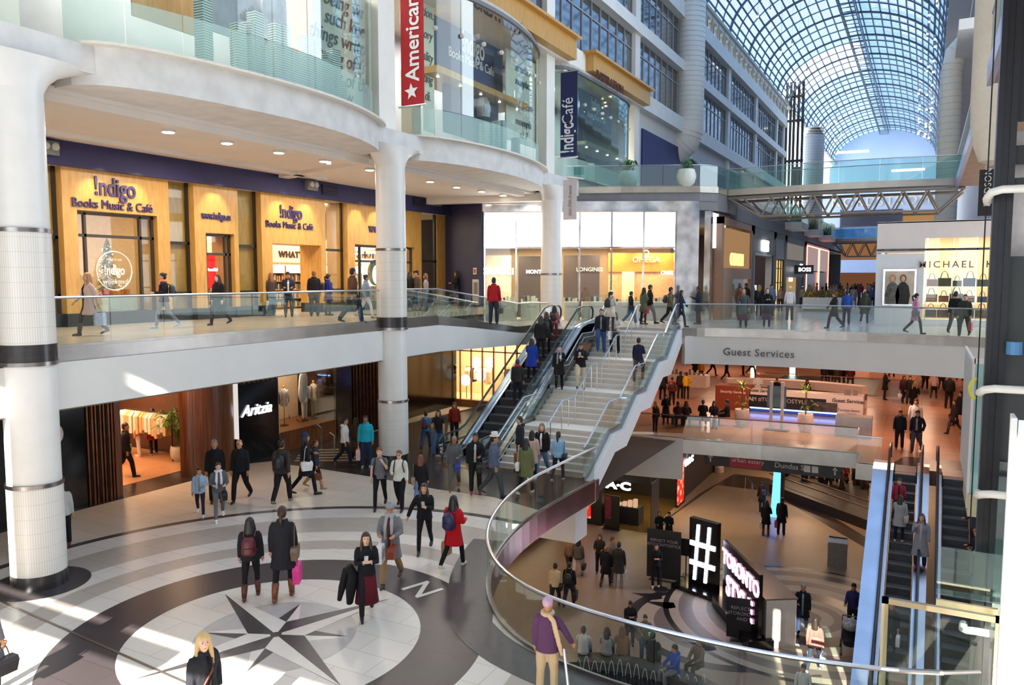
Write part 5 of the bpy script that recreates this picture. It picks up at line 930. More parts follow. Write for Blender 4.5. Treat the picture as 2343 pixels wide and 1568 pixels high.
def clothes_rack(c, L_, cols, lab, grp, ang=pi/2, h=1.5, n=16):
    t = T('clothes_rack', lab, 'clothes rack', c, grp); c = V(c); d = V((cos(ang), sin(ang), 0)); nn = V((-sin(ang), cos(ang), 0)); a, b = c-d*L_/2, c+d*L_/2
    MB().tube([a, a+V((0, 0, h)), b+V((0, 0, h)), b], .02, 6).obj('frame', t, BLACK)
    for k in range(n):
        p = a+d*(L_*(k+.5)/n)+V((0, 0, h)); L = MB(); w_, hh = random.uniform(.2, .26), random.uniform(.6, .9); th = L_/n*.42
        L.add([p+nn*(s*w_*.45)+d*(e*th)+V((0, 0, -.06)) for s in (-1, 1) for e in (-1, 1)]+[p+nn*(s*w_)+d*(e*th)+V((0, 0, -.2)) for s in (-1, 1) for e in (-1, 1)]+[p+nn*(s*w_)+d*(e*th)+V((0, 0, -hh)) for s in (-1, 1) for e in (-1, 1)],
              [(0, 1, 3, 2), (0, 4, 5, 1), (2, 3, 7, 6), (1, 5, 7, 3), (0, 2, 6, 4), (4, 8, 9, 5), (5, 9, 11, 7), (7, 11, 10, 6), (6, 10, 8, 4), (8, 10, 11, 9)]); L.obj('hanging_garment', t, cloth(random.choice(cols)))
    return t
clothes_rack((-25, 14.6, 0), 3.2, ['#c01a14', '#a8150f', '#6e1016', '#d8c6a8', '#e4d8c4'], 'rack of red and cream jackets inside the dark shop entrance', 'clothes racks in the dark shop', 0, 1.55, 20); clothes_rack((-26, 16.6, 0), 3.6, ['#d8c6a8', '#e4d8c4', '#b9966a', '#4a1a24', '#efe6da'], 'rack of cream and beige coats deeper inside the dark shop', 'clothes racks in the dark shop', 0, 1.7, 22); clothes_rack((-24.2, 18.1, 0), 2.6, ['#caa', '#e0d4c0', '#c9a070'][1:], 'rack of pale garments beside the curved plank wall', 'clothes racks in the dark shop', 0, 1.7, 16)
for x, y, wt in ((-22.6, 15.6, 60), (-25, 15.6, 110), (-25.5, 17.5, 110), (-20.0, 16, 25)): area(x, y, 3.4, .8, .8, wt, (1, .62, .36))
# display window with dressed busts
y0, y1 = AYf(637), AYf(768); t = T('display_window', 'lit display window with dressed busts on stands in the dark clothes shop', 'display window', (AX, (y0+y1)/2, 0)); MB().box(AX-2., AX, y0, y1, 0, .75).obj('wood_platform', t, WOODD); MB().box(AX-2.1, AX-2, y0, y1, .7, 3.5).box(AX-2, AX, y0-.04, y0, .7, 3.5).obj('back_panel', t, mat('#c9a888', .7, var=.05)); MB().box(AX-.02, AX, y0, y1, .75, 3.5).obj('window_pane', t, STORE); area(AX-.8, (y0+y1)/2, 3.4, .6, 2.4, 55, (1, .78, .58))
def bust(c, col, legs, lab, grp, s=1, scarf=None):
    t = T('dress_form', lab, 'dress form', c, grp); c = V(c); z = V((0, 0, 1)); MB().lathe(c, [(.16, c.z), (.16, c.z+.02)], 14).obj('base_plate', t, BLACK); MB().tube([c, c+z*.9*s], .012, 6).obj('stand_pole', t, BLACK)
    MB().tube([c+z*k*s for k in (.78, .9, 1.05, 1.2, 1.36, 1.45, 1.5)], [.15, .17, .14, .17, .19, .12, .06], 12, ry=[.1, .12, .1, .12, .1, .07, .05]).obj('torso', t, cloth(col), True); MB().ell(c+z*1.56*s, .05, .05, .06).obj('neck_cap', t, GOLD)
    for sd_ in (-1, 1): MB().tube([c+V((0, sd_*.17, 1.4*s)), c+V((.03, sd_*.24, 1.15*s)), c+V((.05, sd_*.23, .9*s))], [.06, .05, .04], 8).obj('sleeve', t, cloth(col), True)
    if legs: 
        for sd_ in (-1, 1): MB().tube([c+V((0, sd_*.07, .82*s)), c+V((0, sd_*.08, .45*s)), c+V((0, sd_*.07, .12*s))], [.08, .06, .05], 8).obj('trouser_leg', t, cloth(legs), True)
    return t
gb = 'dress forms in the display window'
for k, (px, col, lg, lab) in enumerate([(647, '#9c96c8', '#7a4030', 'dress form in a lilac sweater at the left of the display window'), (668, '#6e6a64', None, 'dress form in a draped grey wrap, second from the left'), (690, '#b9b0a8', None, 'dress form in a pale top with a red scarf'), (736, '#c9c4c8', '#cfc2b4', 'dress form in a grey hooded coat and cream trousers'), (757, '#a89888', '#8a6a48', 'dress form in a checked shirt and brown trousers')]): bust((AX-.9, AYf(px), .76), col, lg, lab, gb, .95)
ps = MB(); cc = V((AX-.5, AYf(716), 2.2)); 
for a, s in ((0, 1), (.5, .8), (-.6, .7)): ps.ell(cc+V((0, .15*a, .3*a)), .1, .22*s, .62*s, 10, 8)
G('paper_sculpture', 'tall curled white paper sculpture hanging between the dress forms', 'sculpture', ps, mat('#eadfd6', .6), smooth=True); q = aX(128, 985, AX+.12); G('paper_sculpture', 'curled white paper sculpture on the black wall behind the nearest column', 'sculpture', MB().ell((AX+.06, q.y, q.z+.1), .06, .12, .28).ell((AX+.08, q.y+.08, q.z-.12), .07, .14, .24), mat('#eadfd6', .6), smooth=True)
# tall palm in a white pot by the curved wall
def palm(p, s, lab, pot='#b8b2a6', n=26, leafc='#5f9a34', potr=.3, poth=.6, cone=False):
    t = T('potted_palm', lab, 'potted palm', p); x, y, z = p; MB().lathe(p, [(potr*.62, z), (potr*.95, z+poth*.35), (potr, z+poth*.7), (potr*.92, z+poth), (potr*.8, z+poth), (potr*.75, z+poth*.9)], 20).obj('pot', t, mat(pot, .5, var=.08), True)
    st_ = MB(); lf = MB(); c = V((x, y, z+poth*.9))
    for k in range(n):
        a = 2*pi*k/n*2.4+random.uniform(-.2, .2); h = random.uniform(.7, 1.5)*s; r = random.uniform(.35, .85)*s; pts = [c+V((cos(a)*r*f, sin(a)*r*f, h*(1-(1-f)**2)-.35*s*f**3)) for f in (0, .25, .5, .75, 1)]; st_.tube(pts, .012*s, 4, False)
        for f in (.35, .45, .55, .65, .75, .85, .95):
            i = min(3, int(f*4)); u = f*4-i; b = pts[i]*(1-u)+pts[i+1]*u; d = (pts[i+1]-pts[i]).normalized(); sd_ = d.cross(V((0, 0, 1)))
            for g in (-1, 1): e = b+sd_*g*.22*s+d*.12*s-V((0, 0, .1*s)); lf.add([b, b+d*.05*s, e], [(0, 1, 2)])
    st_.obj('stem', t, mat('#4a6a2a', .6)); lf.obj('foliage', t, mat(leafc, .5, var=.35, scale=5)); return t
q = aZ(415, 1055, 0); palm((q.x, q.y, 0), 1.15, 'lush green palm in a round stone pot at the clothes shop entrance', n=34, potr=.36, poth=.55)
# shallow steps and handrails at the right part of the clothes shop
for k in range(5): a, b = PXY(690-k*4, 1032+k*6), PXY(775+k*14, 1030+k*6); S('floor_inlay', MB().wall([(*a, 0), (*b, 0)], .004, .03, .1), mat('#b59a80', .5))
for i, (px, py) in enumerate(((666, 1000), (690, 1012), (736, 1030), (766, 1052))): q = aZ(px, py, 0); G('step_handrail', ORD[i]+' bent steel handrail from the left at the dark steps by the clothes shop', 'handrail', MB().tube([q, q+V((0, 0, .85)), q+V((-.5, .35, .85)), q+V((-1.1, .8, .6))], .025, 6), RAILM, 'handrails on the dark steps')
# bright clothes shop seen behind the escalator
BY = 33.; bx0, bx1 = aY(934, 900, BY).x, aY(1210, 900, BY).x; zq = lambda py: aY(1050, py, BY).z
t = T('shop', 'warm bright clothes shop front with thin rose metal posts behind the escalator', 'shop front', ((bx0+bx1)/2, BY, 0)); mb = MB()
for k in range(12): x = bx0+(bx1-bx0)*k/11; mb.box(x-.03, x+.03, BY-.04, BY+.04, 0, 3.4)
mb.box(bx0, bx1, BY-.04, BY+.04, 2.75, 2.82); mb.obj('rose_metal_posts', t, mat('#c98a70', .35, .7)); MB().box(bx0, bx1, BY+.01, BY+.02, 0, 3.4).obj('window_pane', t, STORE); MB().box(bx0, bx1, BY-.15, BY+.1, 0, .35).obj('plinth', t, WOODD)
q = aY(1000, 852, BY-.1); MB().text('Aritzia', M4((q.x, BY-.12, q.z), (1, 0, 0), (0, 0, 1)), .95, .05, shear=.3, bold=.02, spacing=.9).obj('script_sign', t, mat('#7a5024', .3, .8))
S('wall_back', MB().box(bx0-1, bx1+1, BY+4, BY+4.1, ZGS, 3.4).box(bx0-.4, bx0-.3, BY, BY+4, ZGS, 3.4).box(bx1, bx1+.1, BY, BY+4, ZGS, 3.4), mat('#e8c79c', .7, var=.05)); S('floor', MB().box(bx0-.3, bx1, BY, BY+4, -.2, 0), mat('#e4c9a4', .4)); area((bx0+bx1)/2, BY+2, 3.3, 5, 2.5, 330, (1, .78, .52)); area((bx0+bx1)/2, BY-1.5, 3.3, 4, .8, 40, (1, .78, .52))
clothes_rack((bx0+3, BY+2.2, 0), 1.6, ['#efe4d4', '#2a2624', '#d8c0a0'], 'rack of white and black garments in the bright shop behind the escalator', 'clothes racks in the bright shop', 0, 1.7, 9); clothes_rack((bx0+5, BY+2.6, 0), 1.6, ['#f2e8dc', '#e0c8a8', '#38302c'], 'rack of cream garments on the right of the bright shop', 'clothes racks in the bright shop', 0, 1.7, 9); palm((bx0+1., BY-.6, 0), 1.0, 'broad leaved plant in a rose pot before the bright shop front', '#b98a74', 16, '#4a7a34', .34, .75)
for px, py in ((1030, 850), (1065, 870), (1090, 830), (1100, 860), (1120, 830)): q = aY(px, py, BY+.9); G('glass_balloon', 'pale translucent balloon shaped lamp hanging in the bright shop', 'lamp', MB().ell(q, .26, .26, .3, 12, 8), mat('#fff0dc', emit=.9), 'balloon lamps in the bright shop', smooth=True)
# ================================================================ guest services floor
gz = ZGS; GA, GB = aZ(1636, 946, gz), aZ(1975, 958, gz); GA.y = 43.; GB.y = 42.6; gy = 42.8
qx = lambda px, Y=gy: aY(px, 930, Y).x; qz = lambda py, Y=gy: aY(1800, py, Y).z
t = T('service_counter', 'long white guest services counter with black advert panels and blue glow underneath', 'service counter', (qx(1840), gy, gz)); MB().box(qx(1716), qx(1975), gy, gy+.9, gz+.25, qz(897)).obj('counter_body', t, mat('#e3d6d0', .4, var=.03)); MB().box(qx(1716), qx(1975), gy+.08, gy+.8, gz, gz+.25).obj('plinth', t, mat('#3a4a6a', .4)); MB().box(qx(1716), qx(1965), gy-.01, gy+.05, gz+.19, gz+.25).obj('blue_light_strip', t, mat('#5c9cff', emit=7)); MB().box(qx(1714), qx(1890), gy-.03, gy, gz+.28, qz(908)).obj('black_advert', t, mat('#17151a', .4)); MB().box(qx(1862), qx(1916), gy-.035, gy-.03, gz+.3, qz(915)).obj('figures_print', t, mat('#54484c', .5, var=.5, scale=3))
x = qx(1742); MB().text('I AM #TORONTOSTYLE', M4((qx(1775), gy-.05, qz(922)), (1, 0, 0), (0, 0, 1)), .3, .01).obj('advert_lettering', t, mat('#b9b4bc', .5)); MB().text('Guest Services', M4((qx(1741), gy-.03, qz(901)), (1, 0, 0), (0, 0, 1)), .22, .01, bold=.006, shear=.15).text('Guest Services', M4((qx(1940), gy-.03, qz(912)), (1, 0, 0), (0, 0, 1)), .26, .01, bold=.006, shear=.15).text('Toronto Eaton\n     Centre', M4((qx(1942), gy-.03, qz(931)), (1, 0, 0), (0, 0, 1)), .17, .01).obj('lettering', t, mat('#5a4a50', .5))
MB().box(qx(1930), qx(1945), gy+.3, gy+.34, qz(897), qz(885)).box(qx(1950), qx(1960), gy+.3, gy+.34, qz(897), qz(885)).obj('leaflet_stand', t, mat('#8a7a70', .5))
t = T('security_counter', 'reddish brown security counter left of the white guest services desk', 'service counter', (qx(1676), gy, gz)); MB().box(qx(1636), qx(1714), gy, gy+1.2, gz, qz(892)).obj('counter_body', t, mat('#8a3e26', .5, var=.05)); MB().text('Security Services', M4((qx(1676), gy-.03, qz(908)), (1, 0, 0), (0, 0, 1)), .2, .01, bold=.005, shear=.15).obj('lettering', t, mat('#e8cbb8', .5))
t = T('service_counter', 'curved white back counter behind the guest services desk', 'service counter', (qx(1800, 46), 46, gz)); L = [V((qx(1665, 47)+(qx(1978, 47)-qx(1665, 47))*k/12, 46.6+.9*sin(pi*k/12), 0)) for k in range(13)]; MB().wall(L, gz, gz+1.25, .7).obj('counter_body', t, mat('#e0c8bc', .4, var=.03)); MB().wall(L, gz+.45, gz+.8, .72).obj('brown_band', t, mat('#4a2a24', .5))
def stall(lab, px, py, h, w_, parts): pass
for k, px in enumerate((1697, 1842)):
    q = aZ(px, 976+k*12, gz); t = palm((q.x, q.y, gz), .62, ('left' if k == 0 else 'right')+' white tapered planter with a small spotlit tree before the guest services desk', '#e8d6c8', 6, '#7a8a34', .36, .85); MB().tube([(q.x, q.y, gz+.8), (q.x, q.y, gz+2.)], .03, 6).obj('trunk', t, mat('#6a4a30', .7)); lf = MB()
    for j in range(60): a = random.uniform(0, 2*pi); c = V((q.x, q.y, gz+2.)); e = c+V((cos(a)*random.uniform(.2, .5), sin(a)*random.uniform(.2, .5), random.uniform(-.3, .45))); w_ = V((-sin(a), cos(a), 0))*.03; lf.add([c-w_, c+w_, e], [(0, 1, 2)])
    lf.obj('crown', t, mat('#8a9a44', .5, var=.3)); l = bpy.data.lights.new('planter_spot', 'SPOT'); l.energy = 260; l.color = (1, .8, .6); l.spot_size = R(45); o = bpy.data.objects.new('planter_spot', l); sc.collection.objects.link(o); o.location = (q.x, q.y-.5, 3.3)
q = aZ(1763, 984, gz); t = T('directory_stand', 'pair of white posts holding a dark directory screen on the guest services floor', 'directory', tuple(q)); MB().box(q.x-.08, q.x+.06, q.y, q.y+.1, gz, gz+2.3).obj('post', t, WHITE); MB().box(q.x+.42, q.x+.56, q.y, q.y+.1, gz, gz+2.3).obj('post', t, WHITE); MB().box(q.x-.2, q.x+.66, q.y+.04, q.y+.07, gz+1.1, gz+2.1).obj('screen', t, BLACKG); MB().box(q.x-.3, q.x+.8, q.y-.2, q.y+.3, gz, gz+.03).obj('base_plate', t, DARK)
q = aZ(1910, 999, gz); G('metal_bin_box', 'square brushed metal planter box near the glass railing', 'metal box', MB().box(q.x, q.x+1.5, q.y, q.y+.8, gz, gz+.95), mat('#a79a94', .35, .7, var=.1, scale=2))
t = T('bench', 'low brown bench with people sitting by the glass railing of the guest services floor', 'bench', tuple(aZ(1600, 968, gz))); q = aZ(1530, 972, gz); q2 = aZ(1650, 972, gz); MB().box(q.x, q2.x, q.y, q.y+.6, gz+.32, gz+.45).obj('seat', t, mat('#6a4438', .5)); 
for xx in (q.x+.1, q2.x-.2): MB().box(xx, xx+.1, q.y+.1, q.y+.5, gz, gz+.32).obj('leg', t, DARK)
# left far displays, far dark openings and lit boxes on that floor
q = aZ(1560, 885, gz); t = T('display_table', 'white display table with small goods left of the security counter', 'display table', tuple(q)); MB().box(q.x-1.2, q.x+1.6, q.y, q.y+1, gz, gz+.8).obj('table_body', t, mat('#f6e6da', .4)); k_ = MB(); 
for i in range(9): k_.box(q.x-1.1+i*.3, q.x-1+i*.3, q.y+.2, q.y+.4, gz+.8, gz+random.uniform(.9, 1.2))
o = k_.obj('goods', t, mat('#8a6a5a', .5)); o['kind'] = 'stuff'
S('wall_left', MB().box(-25, -24.8, 50, 160, gz, 3.5), mat('#d8b49a', .6, var=.1)); S('wall_right', MB().box(3.4, 3.6, 34, 160, gz, 3.9), mat('#b98a70', .6)); S('wall_far', MB().box(-25, 4, 120, 120.2, gz, 3.9), mat('#8a5a44', .6)); S('ceiling', MB().box(-25, 3.5, 34.6, 120, 3.78, 3.85), mat('#c9b0a0', .7))
a, b = aZ(1985, 938, gz), aZ(2035, 936, gz); S('floor_opening', MB().box(-9, a.x, 52, 60, gz, gz+.01), mat('#2a1a18', .4)); railing([(-9, 52, gz), (a.x+2.2, 51.8, gz), (a.x+2.6, 62, gz)], 'glass railing around the dark opening behind the guest services desk', glass=GLASS, panel=2.4, rail=mat('#7a5a4a', .4, .6))
for px, py, w_, h, col, lab in ((1812, 865, .35, 1.9, '#eafff6', 'slim white glowing light column behind the desk'), (1722, 857, .3, 1.1, '#ffffc8', 'small glowing yellow green sign behind the desk')): q = aZ(px, py+14, gz); q.y = min(q.y, 60); q = aY(px, py, 60); G('light_column', lab, 'light column', MB().box(q.x-w_/2, q.x+w_/2, 60, 60.3, gz, q.z+h*.6), mat(col, emit=3))
t = T('food_counter', 'lit food counter with white display cases in the far dark opening', 'food counter', (-5, 66, gz)); MB().box(aY(1880, 880, 66).x, aY(1985, 880, 66).x, 66, 68, gz, gz+1.1).obj('counter_body', t, mat('#e8c8b4', .4)); MB().box(aY(1885, 880, 66).x, aY(1980, 880, 66).x, 67.5, 67.7, gz+1.5, gz+2.6).obj('menu_board', t, mat('#e8a890', emit=.8)); MB().box(-14, 1, 68.3, 68.5, gz, 3.8).obj('dark_wall', t, mat('#3a1e1a', .6))
for x, y, wt in ((-7, 39, 160), (-1.5, 38, 170), (-14, 42, 150), (-6, 50, 170), (1, 48, 130), (-14, 60, 220), (-4, 66, 150), (0, 62, 150), (-14, 80, 250), (-2, 85, 250)): area(x, y, 3.7, 1.6, 1.6, wt, (1, .62, .42))
for k in range(7): p = aZ(1510+k*75, 838, 3.7); 
# wall text under the bridge
q = aY(1734, 816, 33.2); G('wall_lettering', 'dark grey lettering on the pale front wall under the bridge', 'lettering', MB().text('Guest Services', M4((q.x, 33.2, q.z), (1, .02, 0), (0, 0, 1)), .44, .05, spacing=1.08), mat('#4c4846', .5), org=(q.x, 33.2, q.z))
# hanging direction sign below that floor
SY = 34.75; q = lambda px, py: aY(px, py, SY); t = T('direction_sign', 'long black hanging direction sign with a red section under the guest services floor', 'sign', (q(1770, 1045).x, SY, -2)); sa, sb2 = q(1612, 1036), q(1926, 1052); sk = (q(1926, 1060).z-q(1612, 1042).z)
MB().box(sa.x, sb2.x, SY, SY+.15, -2.02, -1.42).obj('board', t, mat('#2c2626', .5)); MB().box(q(1670, 1030).x, q(1743, 1030).x, SY-.02, SY, -1.98, -1.5).obj('red_section', t, mat('#a81a20', .5)); tm = mat('#d8cac4', .5)
MB().text('urban eatery', M4((q(1712, 1030).x, SY-.03, -1.74), (1, 0, 0), (0, 0, 1)), .27, .01).text('Dundas St.', M4((q(1812, 1030).x, SY-.01, -1.8), (1, 0, 0), (0, 0, 1)), .32, .01).obj('lettering', t, tm)
for px in (1626, 1912): x = q(px, 1040).x; MB().box(x-.03, x+.03, SY-.02, SY, -1.86, -1.62).add([(x-.12, SY-.02, -1.66), (x+.12, SY-.02, -1.66), (x, SY-.02, -1.52)], [(0, 1, 2)]).obj('arrow', t, tm)
for px in (1848, 1866): x = q(px, 1040).x; MB().box(x-.13, x+.13, SY-.02, SY, -1.86, -1.58).obj('pictogram', t, tm)
for px in (1640, 1785, 1900): x = q(px, 1040).x; MB().tube([(x, SY+.07, -1.42), (x, SY+.07, -1.36)], .05, 8).obj('hanger', t, DARK)
# ================================================================ lowest floor
z1 = Z1; MX = -11.; MYf = 34.7
BRN = mat('#5a5048', .6, var=.05); FS = mat('#16110f', .4, var=.1)
S('ceiling', MB().box(-30, -9.4, 12, 33, -.72, -.7).box(-30, 3.4, 34.5, 95, -1.42, -1.36), mat('#4a3e36', .8)); S('wall_front', MB().box(-18, MX, MYf, MYf+.2, -2.3, -1.4), mat('#b9a898', .6)); S('wall_left', MB().box(MX-.2, MX, MYf, 46, -2.1, -1.4), BRN); S('wall_left', MB().box(-15.6, -15.3, 12, MYf, -3.9, -.7), mat('#3a2c24', .6)); S('wall_far', MB().box(-16, 4, 94.5, 95, z1, -1.4), mat('#6a4432', .7)); S('wall_right', MB().box(3.4, 3.6, 12, 95, z1, -.8), mat('#4a3830', .7))
t = T('cosmetics_shop', 'black cosmetics shop front with glowing white lettering on the lowest floor', 'shop front', (-13, MYf, z1)); xo0, xo1 = aY(1376, 1180, MYf).x, aY(1490, 1180, MYf).x
MB().box(-16.5, MX, MYf-.05, MYf+.1, z1+2.35, -2.28).obj('fascia', t, FS); MB().box(-14.2, xo0, MYf, MYf+.4, z1, z1+2.4).obj('black_pier', t, FS); MB().box(xo1, MX, MYf, MYf+1.2, z1, z1+2.4).obj('black_pier', t, FS); MB().box(MX-.15, MX+.03, MYf+1.2, MYf+6, z1+2.35, -2.1).box(MX-.15, MX, MYf+4.6, MYf+6, z1, z1+2.4).obj('side_fascia', t, FS)
NW = mat('#dfe6ff', emit=9); q_ = aY(1397, 1110, MYf-.1); MB().text('M·A·C', M4((q_.x, MYf-.08, q_.z-.15), (1, 0, 0), (0, 0, 1)), .5, .04, bold=.02, xs=1.5).obj('glowing_lettering', t, NW); q_ = aX(1577, 1052, MX+.05); MB().text('M·A·C', M4((MX+.06, q_.y, q_.z-.2), (0, 1, 0), (0, 0, 1)), .45, .04, bold=.02, xs=1.3).obj('glowing_lettering', t, NW)
RP = bpy.data.materials.new('red_portrait_print'); RP.use_nodes = True; n = RP.node_tree; vo = n.nodes.new('ShaderNodeTexVoronoi'); vo.inputs['Scale'].default_value = 3; rp = n.nodes.new('ShaderNodeValToRGB'); e = rp.color_ramp.elements; e[0].color = hexc('#ffb090'); e[1].color = hexc('#b01c10'); e[1].position = .6; tcn = n.nodes.new('ShaderNodeTexCoord'); bs = n.nodes['Principled BSDF']; n.links.new(tcn.outputs['Object'], vo.inputs[0]); n.links.new(vo.outputs[0], rp.inputs[0]); n.links.new(rp.outputs[0], bs.inputs[0]); n.links.new(rp.outputs[0], bs.inputs['Emission Color']); bs.inputs['Emission Strength'].default_value = .8
a, b = aY(1330, 1180, MYf).x, aY(1352, 1180, MYf).x; MB().box(a-.3, b, MYf-.06, MYf, z1+.3, z1+2.6).obj('lit_red_poster', t, RP); MB().box(MX+.0, MX+.05, aX(1549, 1150, MX).y, aX(1562, 1150, MX).y, z1+.2, z1+2.5).obj('lit_red_poster', t, RP)
S('floor', MB().box(-16, MX-.2, MYf, MYf+6, z1, z1+.01), mat('#5a4420', .15)); S('wall_back', MB().box(-16, MX-.2, MYf+6, MYf+6.1, z1, -1.4).box(-16.1, -16, MYf, MYf+6, z1, -1.4), mat('#2a2018', .5)); area(-13, MYf+2.5, -1.7, 2.4, 3, 90, (1, .8, .4)); area(-9.5, MYf+3, -1.6, 1.2, 3, 60, (1, .8, .4))
t = T('makeup_table', 'black makeup table with pale boxes inside the cosmetics shop entrance', 'makeup table', (xo0+.8, MYf+1.2, z1)); MB().box(xo0+.1, xo0+1.6, MYf+.8, MYf+1.6, z1, z1+.85).obj('table_body', t, BLACK); 
for i in range(5): MB().box(xo0+.2+i*.27, xo0+.38+i*.27, MYf+.9, MYf+1.1, z1+.85, z1+random.uniform(.95, 1.3)).obj('product_box', t, mat('#e8b890', emit=.5))
t = T('poster_stand', 'black poster stand with a magenta portrait in the cosmetics shop entrance', 'poster stand', (xo0+.6, MYf-.2, z1)); MB().box(xo0+.25, xo0+1.0, MYf-.25, MYf-.2, z1+.05, z1+1.65).obj('board', t, mat('#1a1014', .4)); MB().box(xo0+.3, xo0+.6, MYf-.27, MYf-.25, z1+.5, z1+1.6).obj('portrait_print', t, mat('#7a1436', .5, var=.4, scale=4)); MB().box(xo0+.2, xo0+1.05, MYf-.4, MYf-.05, z1, z1+.05).obj('base_plate', t, BLACK)
# lit display windows of the lowest floor, left
t = T('lit_showcase', 'row of bright lit showcase windows on the lowest floor below the curved railing', 'showcase', (-15, 28, z1)); MB().box(-15.5, -15.1, 24.5, MYf-1, z1, z1+.35).obj('plinth', t, WOODD); MB().box(-15.6, -15.5, 24.5, MYf-1, z1+.35, z1+1.75).obj('lit_back', t, mat('#ffe2a8', emit=1.6)); MB().box(-15.1, -15.08, 24.5, MYf-1, z1+.35, z1+1.75).obj('window_pane', t, STORE); MB().box(-15.6, -15.05, 24.5, MYf-1, z1+1.75, z1+1.95).obj('head_board', t, FS)
for k in range(9): y = 25+k*1.; MB().box(-15.45, -15.2, y, y+.35, z1+.35, z1+random.uniform(.6, 1.1)).obj('plinth_block', t, mat('#efe6d8', .5))
# shops further along on the lowest floor
t = T('shop', 'dark shop front with pale classical columns at the back of the lowest floor', 'shop front', (-10.8, 52, z1)); MB().box(-11.4, -11.2, 41, 90, z1, -1.4).obj('dark_wall', t, mat('#241c1e', .5))
for k, y in enumerate((48, 52, 57, 63, 70)): MB().lathe((-10.9, y), [(.3, z1), (.3, z1+.3), (.2, z1+.4), (.18, -1.5)], 12).obj('pale_column', t, mat('#b9a09a', .5), True)
for x, y, wt in ((-7, 26, 70), (-3, 27, 60), (-12, 27, 60), (-12, 20, 60), (-8, 38, 70), (-3, 40, 80), (-6, 48, 150), (-1, 46, 120), (-5, 60, 220), (0, 58, 160), (-7, 75, 200)): area(x, y, -1.5 if y > 34 else -.85 if x < -9.5 else -1.5, 1.5, 1.5, wt*(1 if y > 34 or x < -9.5 else 0), (1, .66, .42))
# hash sign
c = aZ(1606, 1352, z1); ang = R(-20); d = V((cos(ang), sin(ang), 0)); nn = V((sin(ang), -cos(ang), 0))
def HB(mb, u0, u1, z0, z1_, f0, f1): p = lambda u, f: tuple((c+d*u+nn*f)[:2]); return mb.prism([p(u0, f0), p(u1, f0), p(u1, f1), p(u0, f1)], z1+z0, z1+z1_)
t = T('hashtag_sign', 'tall black display board with a huge glowing white hash symbol', 'sign', tuple(c)); HB(MB(), -.62, .62, .15, 2.75, -.25, 0).obj('board', t, BLACKG); HB(MB(), -1.0, 1.2, 0, .15, -.6, .6).obj('base', t, BLACKG); 
hs = MB(); 
for u in (-.27, .22): hs.add([tuple(c+d*(u+du+sx_*.12)+nn*f+V((0, 0, z))) for f in (.01, .05) for du, z in ((-.07, .35), (.07, 2.55)) for sx_ in (-.5, .5)], [(0, 1, 3, 2), (4, 6, 7, 5), (0, 4, 5, 1), (2, 3, 7, 6), (0, 2, 6, 4), (1, 5, 7, 3)])
for zz in (1.02, 1.78): HB(hs, -.56, .56, zz-.09, zz+.09, .01, .05)
hs.obj('glowing_hash', t, mat('#e4ecff', emit=4.5))
# lettered wedge wall beside it
A_, B_ = aZ(1655, 1405, z1), aZ(1730, 1500, z1); dd = (B_-A_); dd.z = 0; Lw = 4.3; dd.normalize(); A_ = aZ(1650, 1385, z1); n2 = V((dd.y, -dd.x, 0))
def WB(mb, u0, u1, za, zb, f0, f1): p = lambda u, f: tuple((A_+dd*u+n2*f)[:2]); return mb.prism([p(u0, f0), p(u1, f0), p(u1, f1), p(u0, f1)], z1+za, z1+zb)
t = T('lettered_display', 'long black display wall with glowing pink patterned letters beside the hash symbol', 'sign', tuple(A_)); WB(MB(), 0, 3.6, 0, .35, -.5, .35).obj('base', t, BLACKG); WB(MB(), .1, 3.5, .35, 2.5, -.12, 0).obj('board', t, BLACKG)
PK = bpy.data.materials.new('pink_white_led'); PK.use_nodes = True; n = PK.node_tree; vo = n.nodes.new('ShaderNodeTexVoronoi'); vo.inputs['Scale'].default_value = 14; rp = n.nodes.new('ShaderNodeValToRGB'); e = rp.color_ramp.elements; e[0].color = hexc('#ffffff'); e[1].color = hexc('#d890b8'); e[1].position = .5; em = n.nodes.new('ShaderNodeEmission'); em.inputs[1].default_value = 2.2; n.links.new(vo.outputs[0], rp.inputs[0]); n.links.new(rp.outputs[0], em.inputs[0]); n.links.new(em.outputs[0], n.nodes['Material Output'].inputs[0])
MB().text('TORONTO', M4(tuple(A_+dd*1.85+n2*.03+V((0, 0, 1.72))), dd, (0, 0, 1)), .72, .03, bold=.025, xs=.95).text('STYLE', M4(tuple(A_+dd*1.8+n2*.03+V((0, 0, .7))), dd, (0, 0, 1)), 1., .03, bold=.03, xs=.95).obj('glowing_letters', t, PK)
t = T('white_counter', 'white and chrome counter box behind the lettered display', 'counter', tuple(A_-n2*1)); WB(MB(), .2, 3.4, 0, 1.6, -1.3, -.3).obj('counter_body', t, mat('#c9c0b8', .35, var=.1, scale=2)); WB(MB(), .2, 3.4, 1.6, 1.65, -1.35, -.25).obj('counter_top', t, mat('#8f8276', .2, .6))
def board(lab, px, py, w_, h, ang, lines, lift=.0):
    c = aZ(px, py, z1); d = V((cos(ang), sin(ang), 0)); nn = V((sin(ang), -cos(ang), 0)); t = T('poster_board', lab, 'poster board', tuple(c)); MB().obox(tuple(c+V((0, 0, .08+lift))), w_, .05, h, ang).obj('board', t, BLACK)
    MB().obox(tuple(c), w_*.8, .4, .03, ang).obj('base_plate', t, DARK)
    if lift: MB().obox(tuple(c), .04, .04, lift+.1, ang).obj('pole', t, DARK)
    for s, z, size in lines: MB().text(s, M4(tuple(c+nn*.035+V((0, 0, z))), d, (0, 0, 1)), size, .005).obj('lettering', t, mat('#9a9298', .5))
